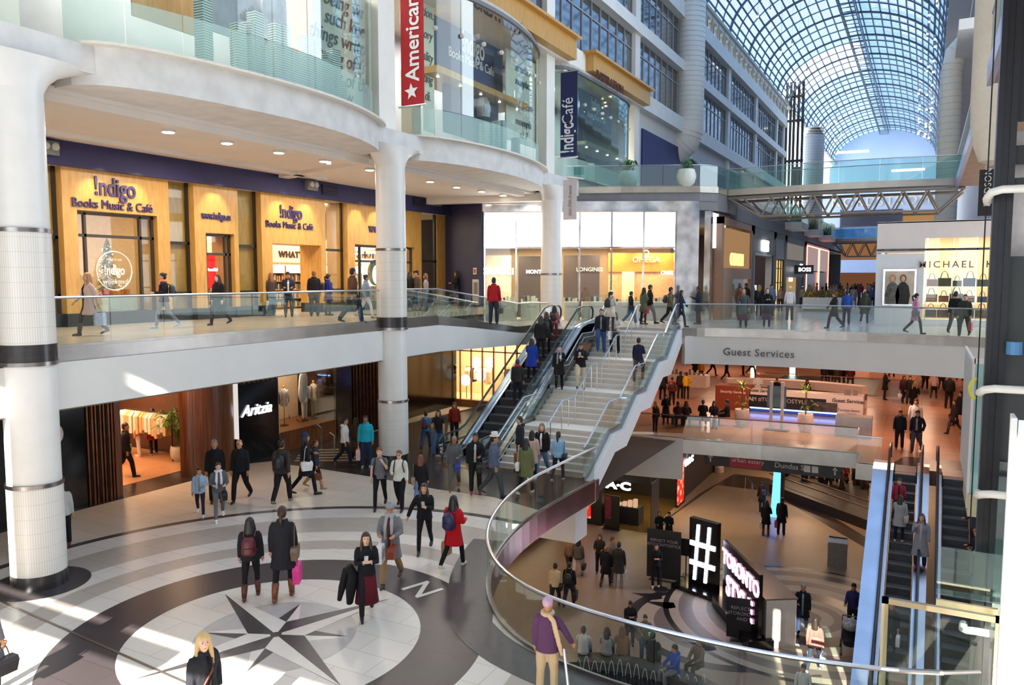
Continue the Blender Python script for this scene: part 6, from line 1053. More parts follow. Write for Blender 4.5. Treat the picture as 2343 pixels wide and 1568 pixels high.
board('tall black poster board with rounded text about style, left of the hash symbol', 1518, 1328, 1.35, 1.95, R(4), [('REFLECT YOUR', 1.55, .16), ('#TORONTOSTYLE', 1.38, .16)]); board('small black poster on a thin floor stand next to the hash symbol', 1569, 1318, .4, .7, R(4), [], .75); board('low black poster board at the near end of the lettered display', 1710, 1468, 1.35, 1.35, R(8), [('REFLECT YOUR', 1.05, .16), ('#TORONTOSTYLE', .87, .16), ('AND WIN', .69, .16)])
c = aZ(1512, 1350, z1); G('floor_stand', 'low black round floor stand in front of the tall poster board', 'floor stand', MB().lathe(c, [(.3, z1), (.28, z1+.04), (.03, z1+.06), (.03, z1+.75)], 12), BLACK)
# blue light obelisk, white kiosk
c = aZ(1777, 1182, z1); t = T('light_pylon', 'tall pylon glowing blue with a dark side and a blue block on top', 'light pylon', tuple(c)); mb = MB(); BL = mat('#4aa0ff', emit=2.6)
for z0_, z1_, w0, w1 in ((0, 2.75, .55, .3), (2.8, 3.35, .34, .5)): mb = MB(); mb.add([(c.x+sx_*w/2, c.y+sy_*.2, z1+z) for z, w in ((z0_, w0), (z1_, w1)) for sx_, sy_ in ((-1, -1), (1, -1), (1, 1), (-1, 1))], [(3, 2, 1, 0), (4, 5, 6, 7), (0, 1, 5, 4), (1, 2, 6, 5), (2, 3, 7, 6), (3, 0, 4, 7)]); mb.obj('glowing_body' if z0_ == 0 else 'glowing_top', t, BL)
MB().box(c.x+.18, c.x+.3, c.y-.25, c.y+.3, z1, z1+3.3).obj('dark_side_panel', t, FS)
c = aZ(1915, 1294, z1); t = T('info_plinth', 'square pale metal plinth with a slanted white sign on top', 'plinth', tuple(c)); MB().obox(tuple(c), .75, .55, 1.0, R(5)).obj('body', t, mat('#8f857e', .4, .5, var=.1)); MB().obox((c.x, c.y, z1+1.), .8, .5, .06, R(5), R(25)).obj('slanted_sign', t, mat('#e8e4e8', .4)); MB().obox((c.x, c.y+.1, z1+1.15), .7, .1, .05, R(5)).obj('sign_strip', t, BLACK)
# ramp with rails at the back right of the lowest floor
a, b, c_ = aZ(1760, 1128, z1), aZ(1985, 1215, z1), aZ(1985, 1130, z1); t = T('ramp', 'dark ramp with steel handrails where people sit at the back of the lowest floor', 'ramp', tuple(a)); MB().prism([tuple(a[:2]), tuple(b[:2]), tuple(c_[:2]), (a.x+.5, a.y+3)], z1, z1+.5).obj('parapet', t, mat('#241c18', .5)); 
for off in (0, 1.2): MB().tube([a+V((0, off, 1.1)), b+V((0, off, 1.1))], .035, 6).obj('handrail', t, mat('#8a6a58', .3, .8))
for px, py in ((1705, 1130), (1722, 1148)): q = aZ(px, py, z1); G('step_handrail', ('farther' if px < 1710 else 'nearer')+' thin steel handrail at the shallow step on the lowest floor', 'handrail', MB().tube([q, q+V((0, 0, .95)), q+V((.5, -.8, .9)), q+V((.5, -.8, 0))], .025, 6), RAILM, 'handrails on the lowest floor')
# fountain basin with jets
P1, P2, P3 = [aZ(a_, b_, z1+.42) for a_, b_ in ((1310, 1490), (1460, 1503), (1610, 1548))]
def circ(a, b, c):
    d = 2*(a.x*(b.y-c.y)+b.x*(c.y-a.y)+c.x*(a.y-b.y)); A, B, C = a.x**2+a.y**2, b.x**2+b.y**2, c.x**2+c.y**2
    return V(((A*(b.y-c.y)+B*(c.y-a.y)+C*(a.y-b.y))/d, (A*(c.x-b.x)+B*(a.x-c.x)+C*(b.x-a.x))/d, 0))
FO = circ(P1, P2, P3); FR = (P1.xy-FO.xy).length
t = T('fountain', 'dark round fountain basin with low white water jets at the bottom of the lowest floor', 'fountain', (FO.x, FO.y, z1)); MB().lathe(FO, [(FR, z1), (FR, z1+.38), (FR-.05, z1+.42), (FR-.7, z1+.42), (FR-.72, z1+.1)], 72).obj('basin_rim', t, mat('#4a4642', .3, var=.15, scale=6)); MB().lathe(FO, [(FR-.72, z1+.12), (FR-.72, z1+.2)], 60).obj('water', t, mat('#141418', .05)); 
wj = mat('#cfd6da', .2, var=0)
for k in range(16):
    q = aZ(1330+k*19, 1532+k*3.2, z1+.2); a = atan2(q.y-FO.y, q.x-FO.x); b = V((q.x, q.y, z1+.2)); h = random.uniform(.3, .5); o_2 = V((cos(a+1.3), sin(a+1.3), 0))*.2; MB().tube([b+o_2*f+V((0, 0, h*4*f*(1-f))) for f in [i/6 for i in range(7)]], .012, 5, False).obj('water_jet', t, wj)
# security dome camera under the box beam
q = aZ(1268, 1245, -3); q = aY(1268, 1232, 27.5); G('dome_camera', 'white dome camera hanging below the pale box beam', 'camera', MB().lathe((-12.0, 27), [(.02, -3.0), (.14, -2.9), (.16, -2.75), (.1, -2.6), (.05, -2.4)], 14), mat('#b9b4ac', .4), smooth=True)
# fire hose cabinet, speaker boxes and vents on the blue band
q = aX(1084, 680, -21.); wd = V((4.15, -2.25, 0)).normalized(); 
c = V((-20.35, 34.55, 5.0)); t = T('hose_cabinet', 'white fire hose cabinet on the dark blue wall below a small red alarm', 'hose cabinet', tuple(c)); MB().obox(tuple(c), .55, .12, 1.3, atan2(wd.y, wd.x)).obj('cabinet_body', t, WHITE2); MB().obox((c.x+.03, c.y-.06, 5.55), .38, .06, .6, atan2(wd.y, wd.x)).obj('glass_door', t, mat('#8a8478', .2)); G('fire_alarm', 'small red and white fire alarm plate on the dark blue wall', 'alarm', MB().use(WHITE).obox((c.x-.05, c.y-.03, 6.55), .26, .06, .34, atan2(wd.y, wd.x)).use(mat('#d8342a', .5)).obox((c.x-.05+.02, c.y-.07, 6.62), .14, .05, .2, atan2(wd.y, wd.x)))
for px, py, lab in ((108, 338, 'grey twin emergency lamp on the blue band beside the nearest column'), (712, 425, 'grey twin emergency lamp on the blue band left of the second column'), (1000, 463, 'grey twin emergency lamp on the blue band right of the second column')):
    q = aX(px, py, -22.5); t = T('emergency_lamp', lab, 'emergency lamp', tuple(q)); MB().box(-22.6, -22.4, q.y-.3, q.y+.3, q.z-.2, q.z+.2).obj('box', t, mat('#6a6a66', .5)); 
    for s in (-.14, .14): MB().tube([(-22.4, q.y+s, q.z+.03), (-22.3, q.y+s, q.z+.03)], .11, 12).obj('lamp_head', t, mat('#a8a698', .4))
for px, py in ((757, 435), (961, 461)): q = aX(px, py, -22.5); mb = MB(); [mb.box(-22.6, -22.5, q.y-.5, q.y+.5, q.z-.22+k*.09, q.z-.17+k*.09) for k in range(5)]; G('wall_vent', 'dark slatted air vent on the blue band, %s of the second column' % ('left' if px < 800 else 'right'), 'vent', mb, mat('#1c1a26', .6))
# things in the first portal window: tree and round emblem
XW = -24.6; q = aX(250, 700, XW); t = T('christmas_tree', 'small snowy christmas tree with warm lights in the bookshop window', 'christmas tree', (XW, q.y, Z3A)); MB().lathe((XW, q.y), [(.05, Z3A), (.05, 6.1)], 8).obj('trunk', t, mat('#4a3424', .7)); lf = MB(); 
for k in range(420):
    z = random.uniform(5.1, 7.7); r = (7.8-z)*.22+.05; a = random.uniform(0, 2*pi); e = V((XW+r*cos(a), q.y+r*sin(a), z-.1)); b = V((XW, q.y, z+.05)); w_ = V((-sin(a), cos(a), 0))*.04; lf.add([b, e-w_, e+w_], [(0, 1, 2)])
lf.obj('needles', t, mat('#8f9a8c', .6, var=.4, scale=12)); lg = MB()
for k in range(90): z = random.uniform(5.1, 7.6); r = (7.8-z)*.22+.06; a = random.uniform(0, 2*pi); lg.ell((XW+r*cos(a), q.y+r*sin(a), z-.1), .018, .018, .018, 4, 3)
o = lg.obj('fairy_lights', t, mat('#ffe2a0', emit=6)); o['kind'] = 'stuff'
q = aX(262, 620, -23.12); rb = MB(); rb.tube([(-23.12, q.y+.62*cos(a), q.z+.62*sin(a)) for a in [2*pi*i/32 for i in range(33)]], .022, 5, False).text('!ndigo', M4((-23.12, q.y, q.z-.12), (0, 1, 0), (0, 0, 1)), .42, .01, bold=.012, xs=.7).text('weekend', M4((-23.12, q.y, q.z-.42), (0, 1, 0), (0, 0, 1)), .24, .01, shear=.3).text('MAKE IT AN', M4((-23.12, q.y, q.z+.32), (0, 1, 0), (0, 0, 1)), .1, .01)
G('window_decal', 'white circular lettering decal on the christmas tree window', 'decal', rb, mat('#efe9e2', .5))
q0, q1 = aX(462, 580, -23.2), aX(495, 660, -23.2); t = T('advert_screen', 'glowing red advertising screen in the narrow portal window', 'screen', (-23.2, q0.y, q1.z)); MB().box(-23.3, -23.2, q0.y, q1.y, q1.z, q0.z).obj('screen_panel', t, mat('#ff1410', emit=1.3)); MB().text('AmericanGirl', M4((-23.18, (q0.y+q1.y)/2, (q0.z+q1.z)/2), (0, 1, 0), (0, 0, 1)), .17, .01, bold=.003, xs=.8).obj('lettering', t, mat('#ffffff', emit=2))
q0, q1 = aX(832, 592, -23.2), aX(868, 655, -23.2); t = T('advert_screen', 'lit poster with a green and white round emblem beside the second column', 'screen', (-23.2, q0.y, q1.z)); MB().box(-23.3, -23.2, q0.y, q1.y+.6, q1.z, q0.z).obj('screen_panel', t, mat('#e8f0ea', emit=.9)); cY, cZ = (q0.y+q1.y+.6)/2, (q0.z+q1.z)/2; MB().add([(-23.18, cY, cZ)]+[(-23.18, cY+.62*cos(2*pi*k/32), cZ+.62*sin(2*pi*k/32)) for k in range(32)], [(0, 1+k, 1+(k+1) % 32) for k in range(32)]).obj('green_disc', t, mat('#1e5a40', .5)); MB().add([(-23.16, cY, cZ-.1)]+[(-23.16, cY+.3*cos(2*pi*k/24), cZ-.1+.45*sin(2*pi*k/24)) for k in range(24)], [(0, 1+k, 1+(k+1) % 24) for k in range(24)]).obj('white_figure', t, mat('#f2f6f2', emit=.8))
for y, lab in ((15.4, 'low white display table with books under the christmas tree'),): t = T('display_table', lab, 'display table', (-24.4, y+1, Z3A)); MB().box(-24.8, -23.9, y+1.2, y+2.3, Z3A, Z3A+.85).obj('table_body', t, mat('#dfe6e0', .5)); [MB().obox((-24.2, y+1.35+k*.25, Z3A+.85), .2, .15, .25, .2).obj('book', t, mat(random.choice(['#c9362a', '#e8e2d4', '#d88a3a']), .6)) for k in range(4)]
# planter island among the shoppers of the bridge level
q = aZ(1878, 713, Z3B); t = T('flower_planter', 'long white planter with yellow flowers among the shoppers on the bridge level', 'planter', (q.x, q.y, Z3B)); x0, x1 = aY(1836, 700, q.y).x, aY(1900, 700, q.y).x; MB().box(x0, x1+.8, q.y, q.y+1.2, Z3B+.15, Z3B+.9).obj('trough', t, mat('#d6d2ce', .5)); MB().box(x0+.1, x1+.7, q.y+.1, q.y+1.1, Z3B, Z3B+.15).obj('plinth', t, mat('#8a7a68', .4, .5)); lf = MB(); GRN, YEL, RED = mat('#3a5a24', .6, var=.3), mat('#c9a020', .6), mat('#9a2a1c', .6)
for k in range(900): c = V((random.uniform(x0, x1+.8), q.y+random.uniform(.1, 1.1), Z3B+.88+random.uniform(0, .3))); h = random.uniform(.05, .35); w_ = V((.035, 0, 0)); lf.use(random.choice([GRN, GRN, GRN, YEL, RED])).add([c-w_, c+w_, c+V((random.uniform(-.2, .2), random.uniform(-.1, .1), h))], [(0, 1, 2)])
o = lf.obj('flowers', t); o['kind'] = 'stuff'
# ================================================================ people
TS = bpy.data.scenes.new('t')
def remesh(me, vox, smooth=2):
    o = bpy.data.objects.new('t', me); TS.collection.objects.link(o); m = o.modifiers.new('r', 'REMESH'); m.mode = 'VOXEL'; m.voxel_size = vox; m.use_smooth_shade = True
    if smooth: s = o.modifiers.new('s', 'SMOOTH'); s.iterations = smooth; s.factor = .5
    vl = TS.view_layers[0]; vl.update(); r = bpy.data.meshes.new_from_object(o.evaluated_get(vl.depsgraph)); bpy.data.objects.remove(o)
    r.materials.clear(); [r.materials.append(x) for x in me.materials]; bpy.data.meshes.remove(me); return r
def vdir(p, a, s): p, a = R(p), R(a); return V((s*sin(a), sin(p)*cos(a), -cos(p)*cos(a)))
ARM = dict(down=((2, 9), (12, 3)), fwd=((24, 6), (42, -4)), back=((-24, 9), (-10, 5)), phone=((20, 7), (112, -30)), bend=((8, 12), (88, -18)), pocket=((-12, 20), (22, -12)), face=((38, 8), (148, -22)), rail=((38, 12), (66, 2)), out=((12, 28), (28, 18)), lap=((28, 10), (72, -22)), hold=((15, 10), (70, 0)), hips=((-15, 42), (30, -48)))
HAIRC = dict(k='#15110f', b='#3a2418', r='#6a3a20', y='#b8935a', g='#7d7874', w='#c9c6c0', o='#8a5a34')
NP = [0]
def WL_(a, b): return ' '.join((a+' '+b).split()[:16]).rstrip(',')
def person(pos, h, face, legs, aR, aL, hair, top, bot, shoe, acc, label, lod, look=(0, 0), lean=0, skin='#c08a68', group=None, kid=False):
    s = h/1.72; pos = V(pos); c = V((-pos.x, -pos.y)).normalized(); r = V((-c.y, c.x)); a = R(face); hd = c*cos(a)+r*sin(a)
    fy = V((hd.x, hd.y, 0)); fx = V((hd.y, -hd.x, 0)); M = lambda q: pos+(fx*q[0]+fy*q[1]+V((0, 0, q[2])))*s
    name = 'person'; t = T(name, label, 'person', pos, group)
    # joints
    hipz = .93; J = {}; sit = legs == 'sit'; lp = {'stand': ((3, -2), (-3, -6)), 'walk': ((24, 8), (-16, -42)), 'walkl': ((-16, -42), (24, 8)), 'step': ((38, -12), (-6, -12)), 'sit': ((86, 2), (84, -4)), 'wide': ((14, 4), (-14, -18))}[legs]
    foot = {}
    for sd, (p1, p2), k in ((1, lp[0], 'R'), (-1, lp[1], 'L')):
        hp = V((sd*.085, 0, hipz)); kn = hp+vdir(p1, 3 if not sit else 6, sd)*.43; an = kn+vdir(p2, 1, sd)*.42; J['hip'+k], J['kn'+k], J['an'+k] = hp, kn, an
        tp = min(0, p2*.6+8); foot[k] = R(tp)
    low = min(J['anR'].z, J['anL'].z)-.075; dz = V((0, 0, -low))
    if sit: dz = V((0, -.2, -low))
    for k in J: J[k] = J[k]+dz
    bz = dz; ln = R(lean); 
    def up(q): z = q[2]-hipz; return V((q[0], q[1]+z*sin(ln), hipz+z*cos(ln)))+bz
    for sd, ar, k in ((1, aR, 'R'), (-1, aL, 'L')):
        (p1, a1), (p2, a2) = ARM[ar]; sh = up((sd*.166, 0, 1.4)); el = sh+vdir(p1, a1, sd)*.28; wr = el+vdir(p2, a2, sd)*.25; hn = wr+vdir(p2, a2, sd)*.09; J['sh'+k], J['el'+k], J['wr'+k], J['hn'+k] = sh, el, wr, hn; J['hd'+k] = (p2, a2, sd)
    hc = up((0, .02, 1.6)); ly, lp_ = R(look[0]), R(look[1]); HR = Matrix.Rotation(ly, 3, 'Z') @ Matrix.Rotation(-lp_, 3, 'X')
    Hd = lambda q: hc+HR @ V(q)
    SK = skinm(skin); VX_ = {2: .0135, 1: .026, 0: .04}[lod]*s; f = MB(); n1 = {2: 12, 1: 8, 0: 6}[lod]
    def tb(mb, pts, rx, ry=None, n=None): mb.tube([M(p) for p in pts], [q*s for q in rx], n or n1, ry=[q*s for q in (ry or rx)], up=fy); return mb
    def rings(mb, rs, n=None, head=False):      # rs = (x,y,z,rx,ry) stack
        n = n or n1+4; L = []
        for (x, y, z, a_, b_) in rs:
            for k in range(n): q = (x+a_*cos(2*pi*k/n), y+b_*sin(2*pi*k/n), z); L.append(M(Hd(q)) if head else M(up(q)))
        m = len(rs); mb.add(L, [(j*n+k, j*n+(k+1) % n, (j+1)*n+(k+1) % n, (j+1)*n+k) for j in range(m-1) for k in range(n)]+[tuple(range(n))[::-1], tuple(range((m-1)*n, m*n))]); return mb
    rings(f, [(0, 0, .87, .08, .06), (0, 0, .92, .12, .085), (0, 0, 1.05, .125, .09), (0, .005, 1.25, .14, .1), (0, 0, 1.35, .125, .08), (0, 0, 1.42, .085, .06), (0, .005, 1.47, .058, .058), (0, .015, 1.54, .054, .056)])
    rings(f, [(0, .035, -.122, .026, .032), (0, .028, -.1, .048, .055), (0, .018, -.06, .062, .078), (0, .008, 0, .071, .09), (0, 0, .045, .075, .095), (0, -.005, .085, .062, .08), (0, -.005, .11, .03, .04)], head=True)
    if lod: 
        f.tube([M(Hd(q)) for q in ((0, .085, .03), (0, .102, -.01), (0, .112, -.03), (0, .095, -.042))], [q*s for q in (.008, .011, .015, .01)], 6); f.ell(M(Hd((0, .05, -.105))), .03*s, .03*s, .02*s, 6, 5)
        for sd in (-1, 1): f.ell(M(Hd((sd*.075, -.005, -.012))), .012*s, .016*s, .028*s, 6, 5)
    for k in 'RL':
        tb(f, [J['sh'+k]*.82+J['el'+k]*.18+V((-.02 if k == 'R' else .02, 0, 0)), J['el'+k], J['wr'+k]], [.036, .038, .027]); tb(f, [J['hip'+k], J['kn'+k]*.6+J['hip'+k]*.4, J['kn'+k], J['kn'+k]*.6+J['an'+k]*.4, J['an'+k]], [.06, .066, .055, .054, .036])
        p2, a2, sd = J['hd'+k]; d = vdir(p2, a2, sd); wd = V((0, 1, 0)).cross(d); wd = wd.normalized() if wd.length > .2 else V((1, 0, 0)); wd = (V((0, 1, 0))-d*d.y).normalized() if abs(d.y) < .85 else V((1, 0, 0)); nn = d.cross(wd)*sd; w0 = J['wr'+k]
        tb(f, [w0-d*.02, w0+d*.03, w0+d*.09], [.026, .04, .04], [.022, .018, .016])
        if lod == 2:
            inn = nn if nn.x*sd < 0 else -nn
            for i, (o_, L_) in enumerate(((.03, .07), (.01, .08), (-.01, .075), (-.03, .06))):
                b = w0+d*.085+wd*o_; tb(f, [b-d*.01, b+d*L_*.5+inn*.006, b+d*L_*.8+inn*.025], [.0105, .0095, .008], n=6)
            b = w0+d*.03+wd*.035; tb(f, [b, b+wd*.028+d*.03+inn*.008, b+wd*.026+d*.058+inn*.022], [.013, .011, .009], n=6)
        elif lod == 1: tb(f, [w0+d*.08, w0+d*.14], [.034, .02], [.015, .012])
        a0 = J['an'+k]; fd = V((0, cos(foot[k]), sin(foot[k]))); tb(f, [a0-fd*.03-V((0, 0, .035)), a0+fd*.12-V((0, 0, .05))], [.034, .03], [.034, .022])
    f.use(SK); f.m = [0]*len(f.f); f.mats = [SK]
    def child(mb, name, m, vox=None, sm=2):
        mb.mats = [m]; mb.m = [0]*len(mb.f); me = mb.mesh(name, 'all', pos)
        if vox: me = remesh(me, vox, sm)
        o = bpy.data.objects.new(name, me); sc.collection.objects.link(o); o.parent = t; return o
    child(f, 'body', SK, VX_, 1 if lod == 2 else 0)
    # ---- trousers, skirt
    bt, bc = bot[0], cloth(bot[1:]); vc = {2: .018*s, 1: None, 0: None}[lod]; mb = MB(); e = {'p': 1.0, 'l': .82, 'j': 1.12, 's': .85, 'k': .82, 'd': .85}[bt]
    legc = bc if bt in 'plj' else cloth('#1b1a1e')
    for k in 'RL':
        hp, kn, an = J['hip'+k], J['kn'+k], J['an'+k]; tb(mb, [hp+V((0, 0, .02)), hp*.5+kn*.5, kn, kn*.5+an*.5, an+V((0, 0, .0))], [.098, .093*e+.004, .07*e, .068*e, .058*e if bt != 'l' else .046])
    rings(mb, [(0, 0, .86, .13, .105), (0, 0, .95, .16, .115), (0, 0, 1.04, .135, .098)])
    if bt == 's' or bt == 'l' or bt in 'pjkd': child(mb, 'trousers' if bt in 'pj' else 'leggings', legc, vc)
    if bt in 'sk':
        mb = MB(); L = [(0, 0, 1.03, .14, .105), (0, 0, .93, .175, .125), (0, .01, .62, .2, .16)]+([(0, .02, .33, .235, .2)] if bt == 's' else []); 
        L = [(x, y, z-(hipz-.93), a_, b_) for x, y, z, a_, b_ in L]; rings(mb, L, 20); child(mb, 'skirt', bc)
    # ---- shoes or boots
    for k in 'RL':
        mb = MB(); a0 = J['an'+k]; fd = V((0, cos(foot[k]), sin(foot[k]))); dn = V((0, sin(foot[k])*-1, -cos(foot[k])))
        tb(mb, [a0-fd*.055+dn*.035, a0-fd*.03+dn*.035, a0+fd*.06+dn*.045, a0+fd*.14+dn*.052, a0+fd*.175+dn*.056], [.028, .043, .045, .043, .022], [.03, .042, .034, .024, .016]); tb(mb, [a0+V((0, 0, .03)), a0+dn*.04], [.04, .042])
        if shoe[0] == 'b': tb(mb, [a0*.35+J['kn'+k]*.65, a0*.7+J['kn'+k]*.3, a0], [.067, .06, .05])
        child(mb, 'boot' if shoe[0] == 'b' else 'shoe', mat(shoe[-7:], .45, var=.1, scale=20))
    # ---- upper garment
    tt, tcol = top.split('#')[0], '#'+top.split('#')[1][:6]; tm_ = cloth(tcol); mb = MB(); hem = dict(tee=.87, swt=.86, jkt=.84, hood=.86, coat=.6, long=.42, vest=.88)[tt]; th = 0 if tt in ('tee',) else .012 if tt == 'swt' else .024
    if sit: hem = max(hem, .86)
    hm = [(0, 0, hem, .165+th+(.95-hem)*.13, .12+th+(.95-hem)*.12)]+([(0, 0, .84, .17+th, .122+th)] if hem < .8 else [])
    rings(mb, hm+[(0, 0, .95, .165+th, .118+th), (0, 0, 1.08, .142+th*1.2, .103+th), (0, .005, 1.26, .163+th, .12+th), (0, 0, 1.36, .158+th*.6, .1+th*.8), (0, 0, 1.425, .112+th*.5, .078+th*.6), (0, 0, 1.465, .066+th*.6, .062+th*.6)])
    if tt in ('jkt', 'coat', 'long') and lod: tb(mb, [up((.078*sin(a), .012-.075*cos(a), 1.472)) for a in [R(-140+28*i) for i in range(11)]], [.012]+[.026]*9+[.012])
    for k in 'RL':
        end = J['wr'+k] if tt != 'tee' else J['sh'+k]*.35+J['el'+k]*.65
        sd = 1 if k == 'R' else -1; S0, E0 = J['sh'+k], J['el'+k]; ins_ = S0+V((-sd*.06, 0, -.01)); s1 = S0+(E0-S0)*.14+V((0, 0, -.012))
        tb(mb, [ins_, S0+V((-sd*.012, 0, -.008)), s1, S0*.5+E0*.5, E0, end] if tt != 'tee' else [ins_, S0+V((-sd*.012, 0, -.008)), s1, end], [.042, .05+th*.4, .053+th*.45, .05+th*.5, .044+th*.5, .034+th*.5] if tt != 'tee' else [.042, .05, .056, .05])
    if tt == 'hood': tb(mb, [up((-.08, -.03, 1.46)), up((-.04, -.1, 1.45)), up((.04, -.1, 1.45)), up((.08, -.03, 1.46))], [.04, .055, .055, .04])
    nm = dict(tee='shirt', swt='sweater', jkt='jacket', hood='hooded_jacket', coat='coat', long='long_coat', vest='vest')[tt]
    child(mb, nm, tm_, vc)
    ins = [x for x in acc if x[:2] == 'in']
    for x in ins: mb = MB(); rings(mb, [(0, .035, z, a_, b_) for z, a_, b_ in ((hem+.1 if hem < .8 else .93, .06, .115+th), (1.1, .05, .1+th), (1.3, .055, .115+th), (1.42, .045, .07))], 10); child(mb, 'shirt', cloth(x[2:]))
    # ---- hair, headwear
    ht, hcol = hair[0], hair[1:]; hcol = HAIRC.get(hcol, hcol if hcol.startswith('#') else '#15110f'); hm_ = mat(hcol, .5, var=.1, scale=60); mb = MB(); HE = lambda c_, a_, b_, g_: mb.ell(M(Hd(c_)), a_*s, b_*s, g_*s, 12, 8, rot=Matrix((fx, fy, V((0, 0, 1)))).transposed() @ HR)
    if ht in 'slpuLx': HE((0, -.008, .042), .083, .101, .094); HE((0, -.03, .0), .085, .082, .09)
    if ht == 's': HE((0, -.04, -.02), .078, .066, .075)
    if ht in 'lL':
        Ln = .3 if ht == 'l' else .48; tb(mb, [Hd((0, -.05, .05)), Hd((0, -.07, -.08)), Hd((0, -.09, -.2)), Hd((0, -.09, -Ln*.8)), Hd((0, -.08, -Ln))], [.075, .09, .1, .085, .04], [.05, .05, .045, .04, .02])
        for sd in (-1, 1): tb(mb, [Hd((sd*.06, .0, .06)), Hd((sd*.08, .005, -.05)), Hd((sd*.09, .02, -.17)), Hd((sd*.1, .07, -Ln*.8))], [.028, .032, .036, .014])
    if ht == 'p': HE((0, -.05, -.01), .07, .06, .075); tb(mb, [Hd((0, -.1, .04)), Hd((0, -.15, .0)), Hd((0, -.14, -.12)), Hd((0, -.12, -.24))], [.025, .035, .035, .01])
    if ht == 'u': HE((0, -.05, -.01), .07, .06, .075); HE((0, -.09, .08), .04, .04, .04)
    if ht != 'x' and ht in 'slpuL': child(mb, 'hair', hm_, vc)
    if ht == 'b': HE((0, -.03, -.03), .08, .07, .05); child(mb, 'hair', hm_)
    hats = [x for x in acc if x[0] == 'H']
    if ht == 'h':      # head scarf
        HE((0, -.022, .01), .092, .1, .125); tb(mb, [Hd((0, -.02, -.08)), up((0, 0, 1.46)), up((0, .01, 1.36))], [.08, .1, .15], [.075, .09, .11]); child(mb, 'head_scarf', cloth(hcol))
    for x in hats:
        mb = MB(); k, hc_ = x[1], cloth(x[2:]); 
        if k == 'b': HE((0, -.012, .055), .09, .102, .088)
        if k == 'c': HE((0, -.005, .065), .086, .1, .07); tb(mb, [Hd((0, .07, .055)), Hd((0, .15, .04))], [.065, .05], [.008, .008])
        if k == 'f': tb(mb, [Hd((0, 0, .075)), Hd((0, 0, .09))], [.14, .14]); tb(mb, [Hd((0, 0, .08)), Hd((0, 0, .19))], [.088, .075], [.1, .085])
        if k == 'n': HE((0, .01, .075), .1, .12, .05)
        child(mb, 'hat', hc_)
    if lod == 2 and abs((face+180) % 360-180) < 120:
        for sd in (-1, 1): mb = MB(); mb.ell(M(Hd((sd*.03, .087, .008))), .012*s, .007*s, .0065*s, 8, 5); child(mb, 'eye', mat('#1a1210', .2, var=0)); mb = MB(); tb(mb, [Hd((sd*.014, .095, .028)), Hd((sd*.03, .094, .033)), Hd((sd*.046, .084, .028))], [.003, .004, .002], n=5); child(mb, 'eyebrow', hm_)
        mb = MB(); tb(mb, [Hd((-.024, .078, -.066)), Hd((-.01, .09, -.064)), Hd((.01, .09, -.064)), Hd((.024, .078, -.066))], [.003, .006, .006, .003], n=6); child(mb, 'mouth', mat('#9a4a44', .4, var=0))
        if 'gl' in acc: mb = MB(); tb(mb, [Hd((x, .104-abs(x)*.25, .01)) for x in (-.06, -.045, -.015, .015, .045, .06)], [.004]*6); [mb.tube([M(Hd((sd*.03+.022*cos(a), .103, .005+.018*sin(a)))) for a in [i*pi/4 for i in range(9)]], .003*s, 4, False) for sd in (-1, 1)]; child(mb, 'glasses', BLACK)
    for x in acc:
        if x[:2] == 'sc':
            mb = MB(); tb(mb, [up((.085*cos(a), .01+.08*sin(a), 1.475+.01*sin(a))) for a in [i*pi/5 for i in range(11)]], [.04]*11); tb(mb, [up((.05, .09, 1.46)), up((.07, .13+th, 1.25)), up((.07, .13+th, 1.0))], [.035, .045, .035], [.02, .018, .012]); tb(mb, [up((-.05, .09, 1.46)), up((-.06, .13+th, 1.3)), up((-.06, .13+th, 1.1))], [.035, .045, .035], [.02, .018, .012]); child(mb, 'scarf', cloth(x[2:]), vc)
        if x[:2] == 'sr': mb = MB(); tb(mb, [up((.04, -.1, 1.49)), up((.13, -.12, 1.4)), up((.19, -.14, 1.2)), up((.24, -.12, .98)), up((.27, -.08, .82))], [.045, .05, .05, .045, .03], [.025, .02, .018, .018, .014]); child(mb, 'scarf_end', cloth(x[2:]), vc)
        if x == 'tie': mb = MB(); tb(mb, [up((0, .115, 1.44)), up((0, .15, 1.25)), up((0, .14, 1.05))], [.012, .025, .02], [.008, .006, .006]); child(mb, 'necktie', cloth('#2a3a6a'))
        if x[:2] == 'st': mb = MB(); tb(mb, [up((-.1, -.1, 1.42)), up((-.1, .06, 1.45)), up((.0, .15+th, 1.25)), up((.17, .1+th, .98)), up((.2, 0, .9))], [.014]*5); child(mb, 'shoulder_strap', mat(x[2:], .5))
    # ---- carried things: separate objects
    def carry(name, lab, cat, mb, m): return G(name, WL_(lab+' of the', label), cat, mb, m)
    def sac(c, w_, d_, hh, m, name, lab, cat, handle=.16, taper=.85):
        c = V(c); mb = MB(); L = [c+V((x*w_/2*tp, y*d_/2*tp, z)) for z, tp in ((-hh, taper), (-hh*.3, 1.04), (0, .95)) for x, y in ((-1, -1), (1, -1), (1, 1), (-1, 1))]
        L = [(q.y-c.y+c.x, q.x-c.x+c.y, q.z) for q in L]; mb.add([M(q) for q in L], [(3, 2, 1, 0), (8, 9, 10, 11)]+[(4*j+k, 4*j+(k+1) % 4, 4*j+4+(k+1) % 4, 4*j+4+k) for j in (0, 1) for k in range(4)])
        t2 = T(name, WL_(lab+' of the', label), cat, M(c+V((0, 0, -hh)))); bb = mb.obj('bag_body', t2, m)
        if handle: MB().tube([M(c+V((0, -w_*.25, -.01))), M(c+V((0, -w_*.12, handle*.8))), M(c+V((0, 0, handle))), M(c+V((0, w_*.12, handle*.8))), M(c+V((0, w_*.25, -.01)))], .008*s, 5, False).obj('handle', bb, m)
        return t2
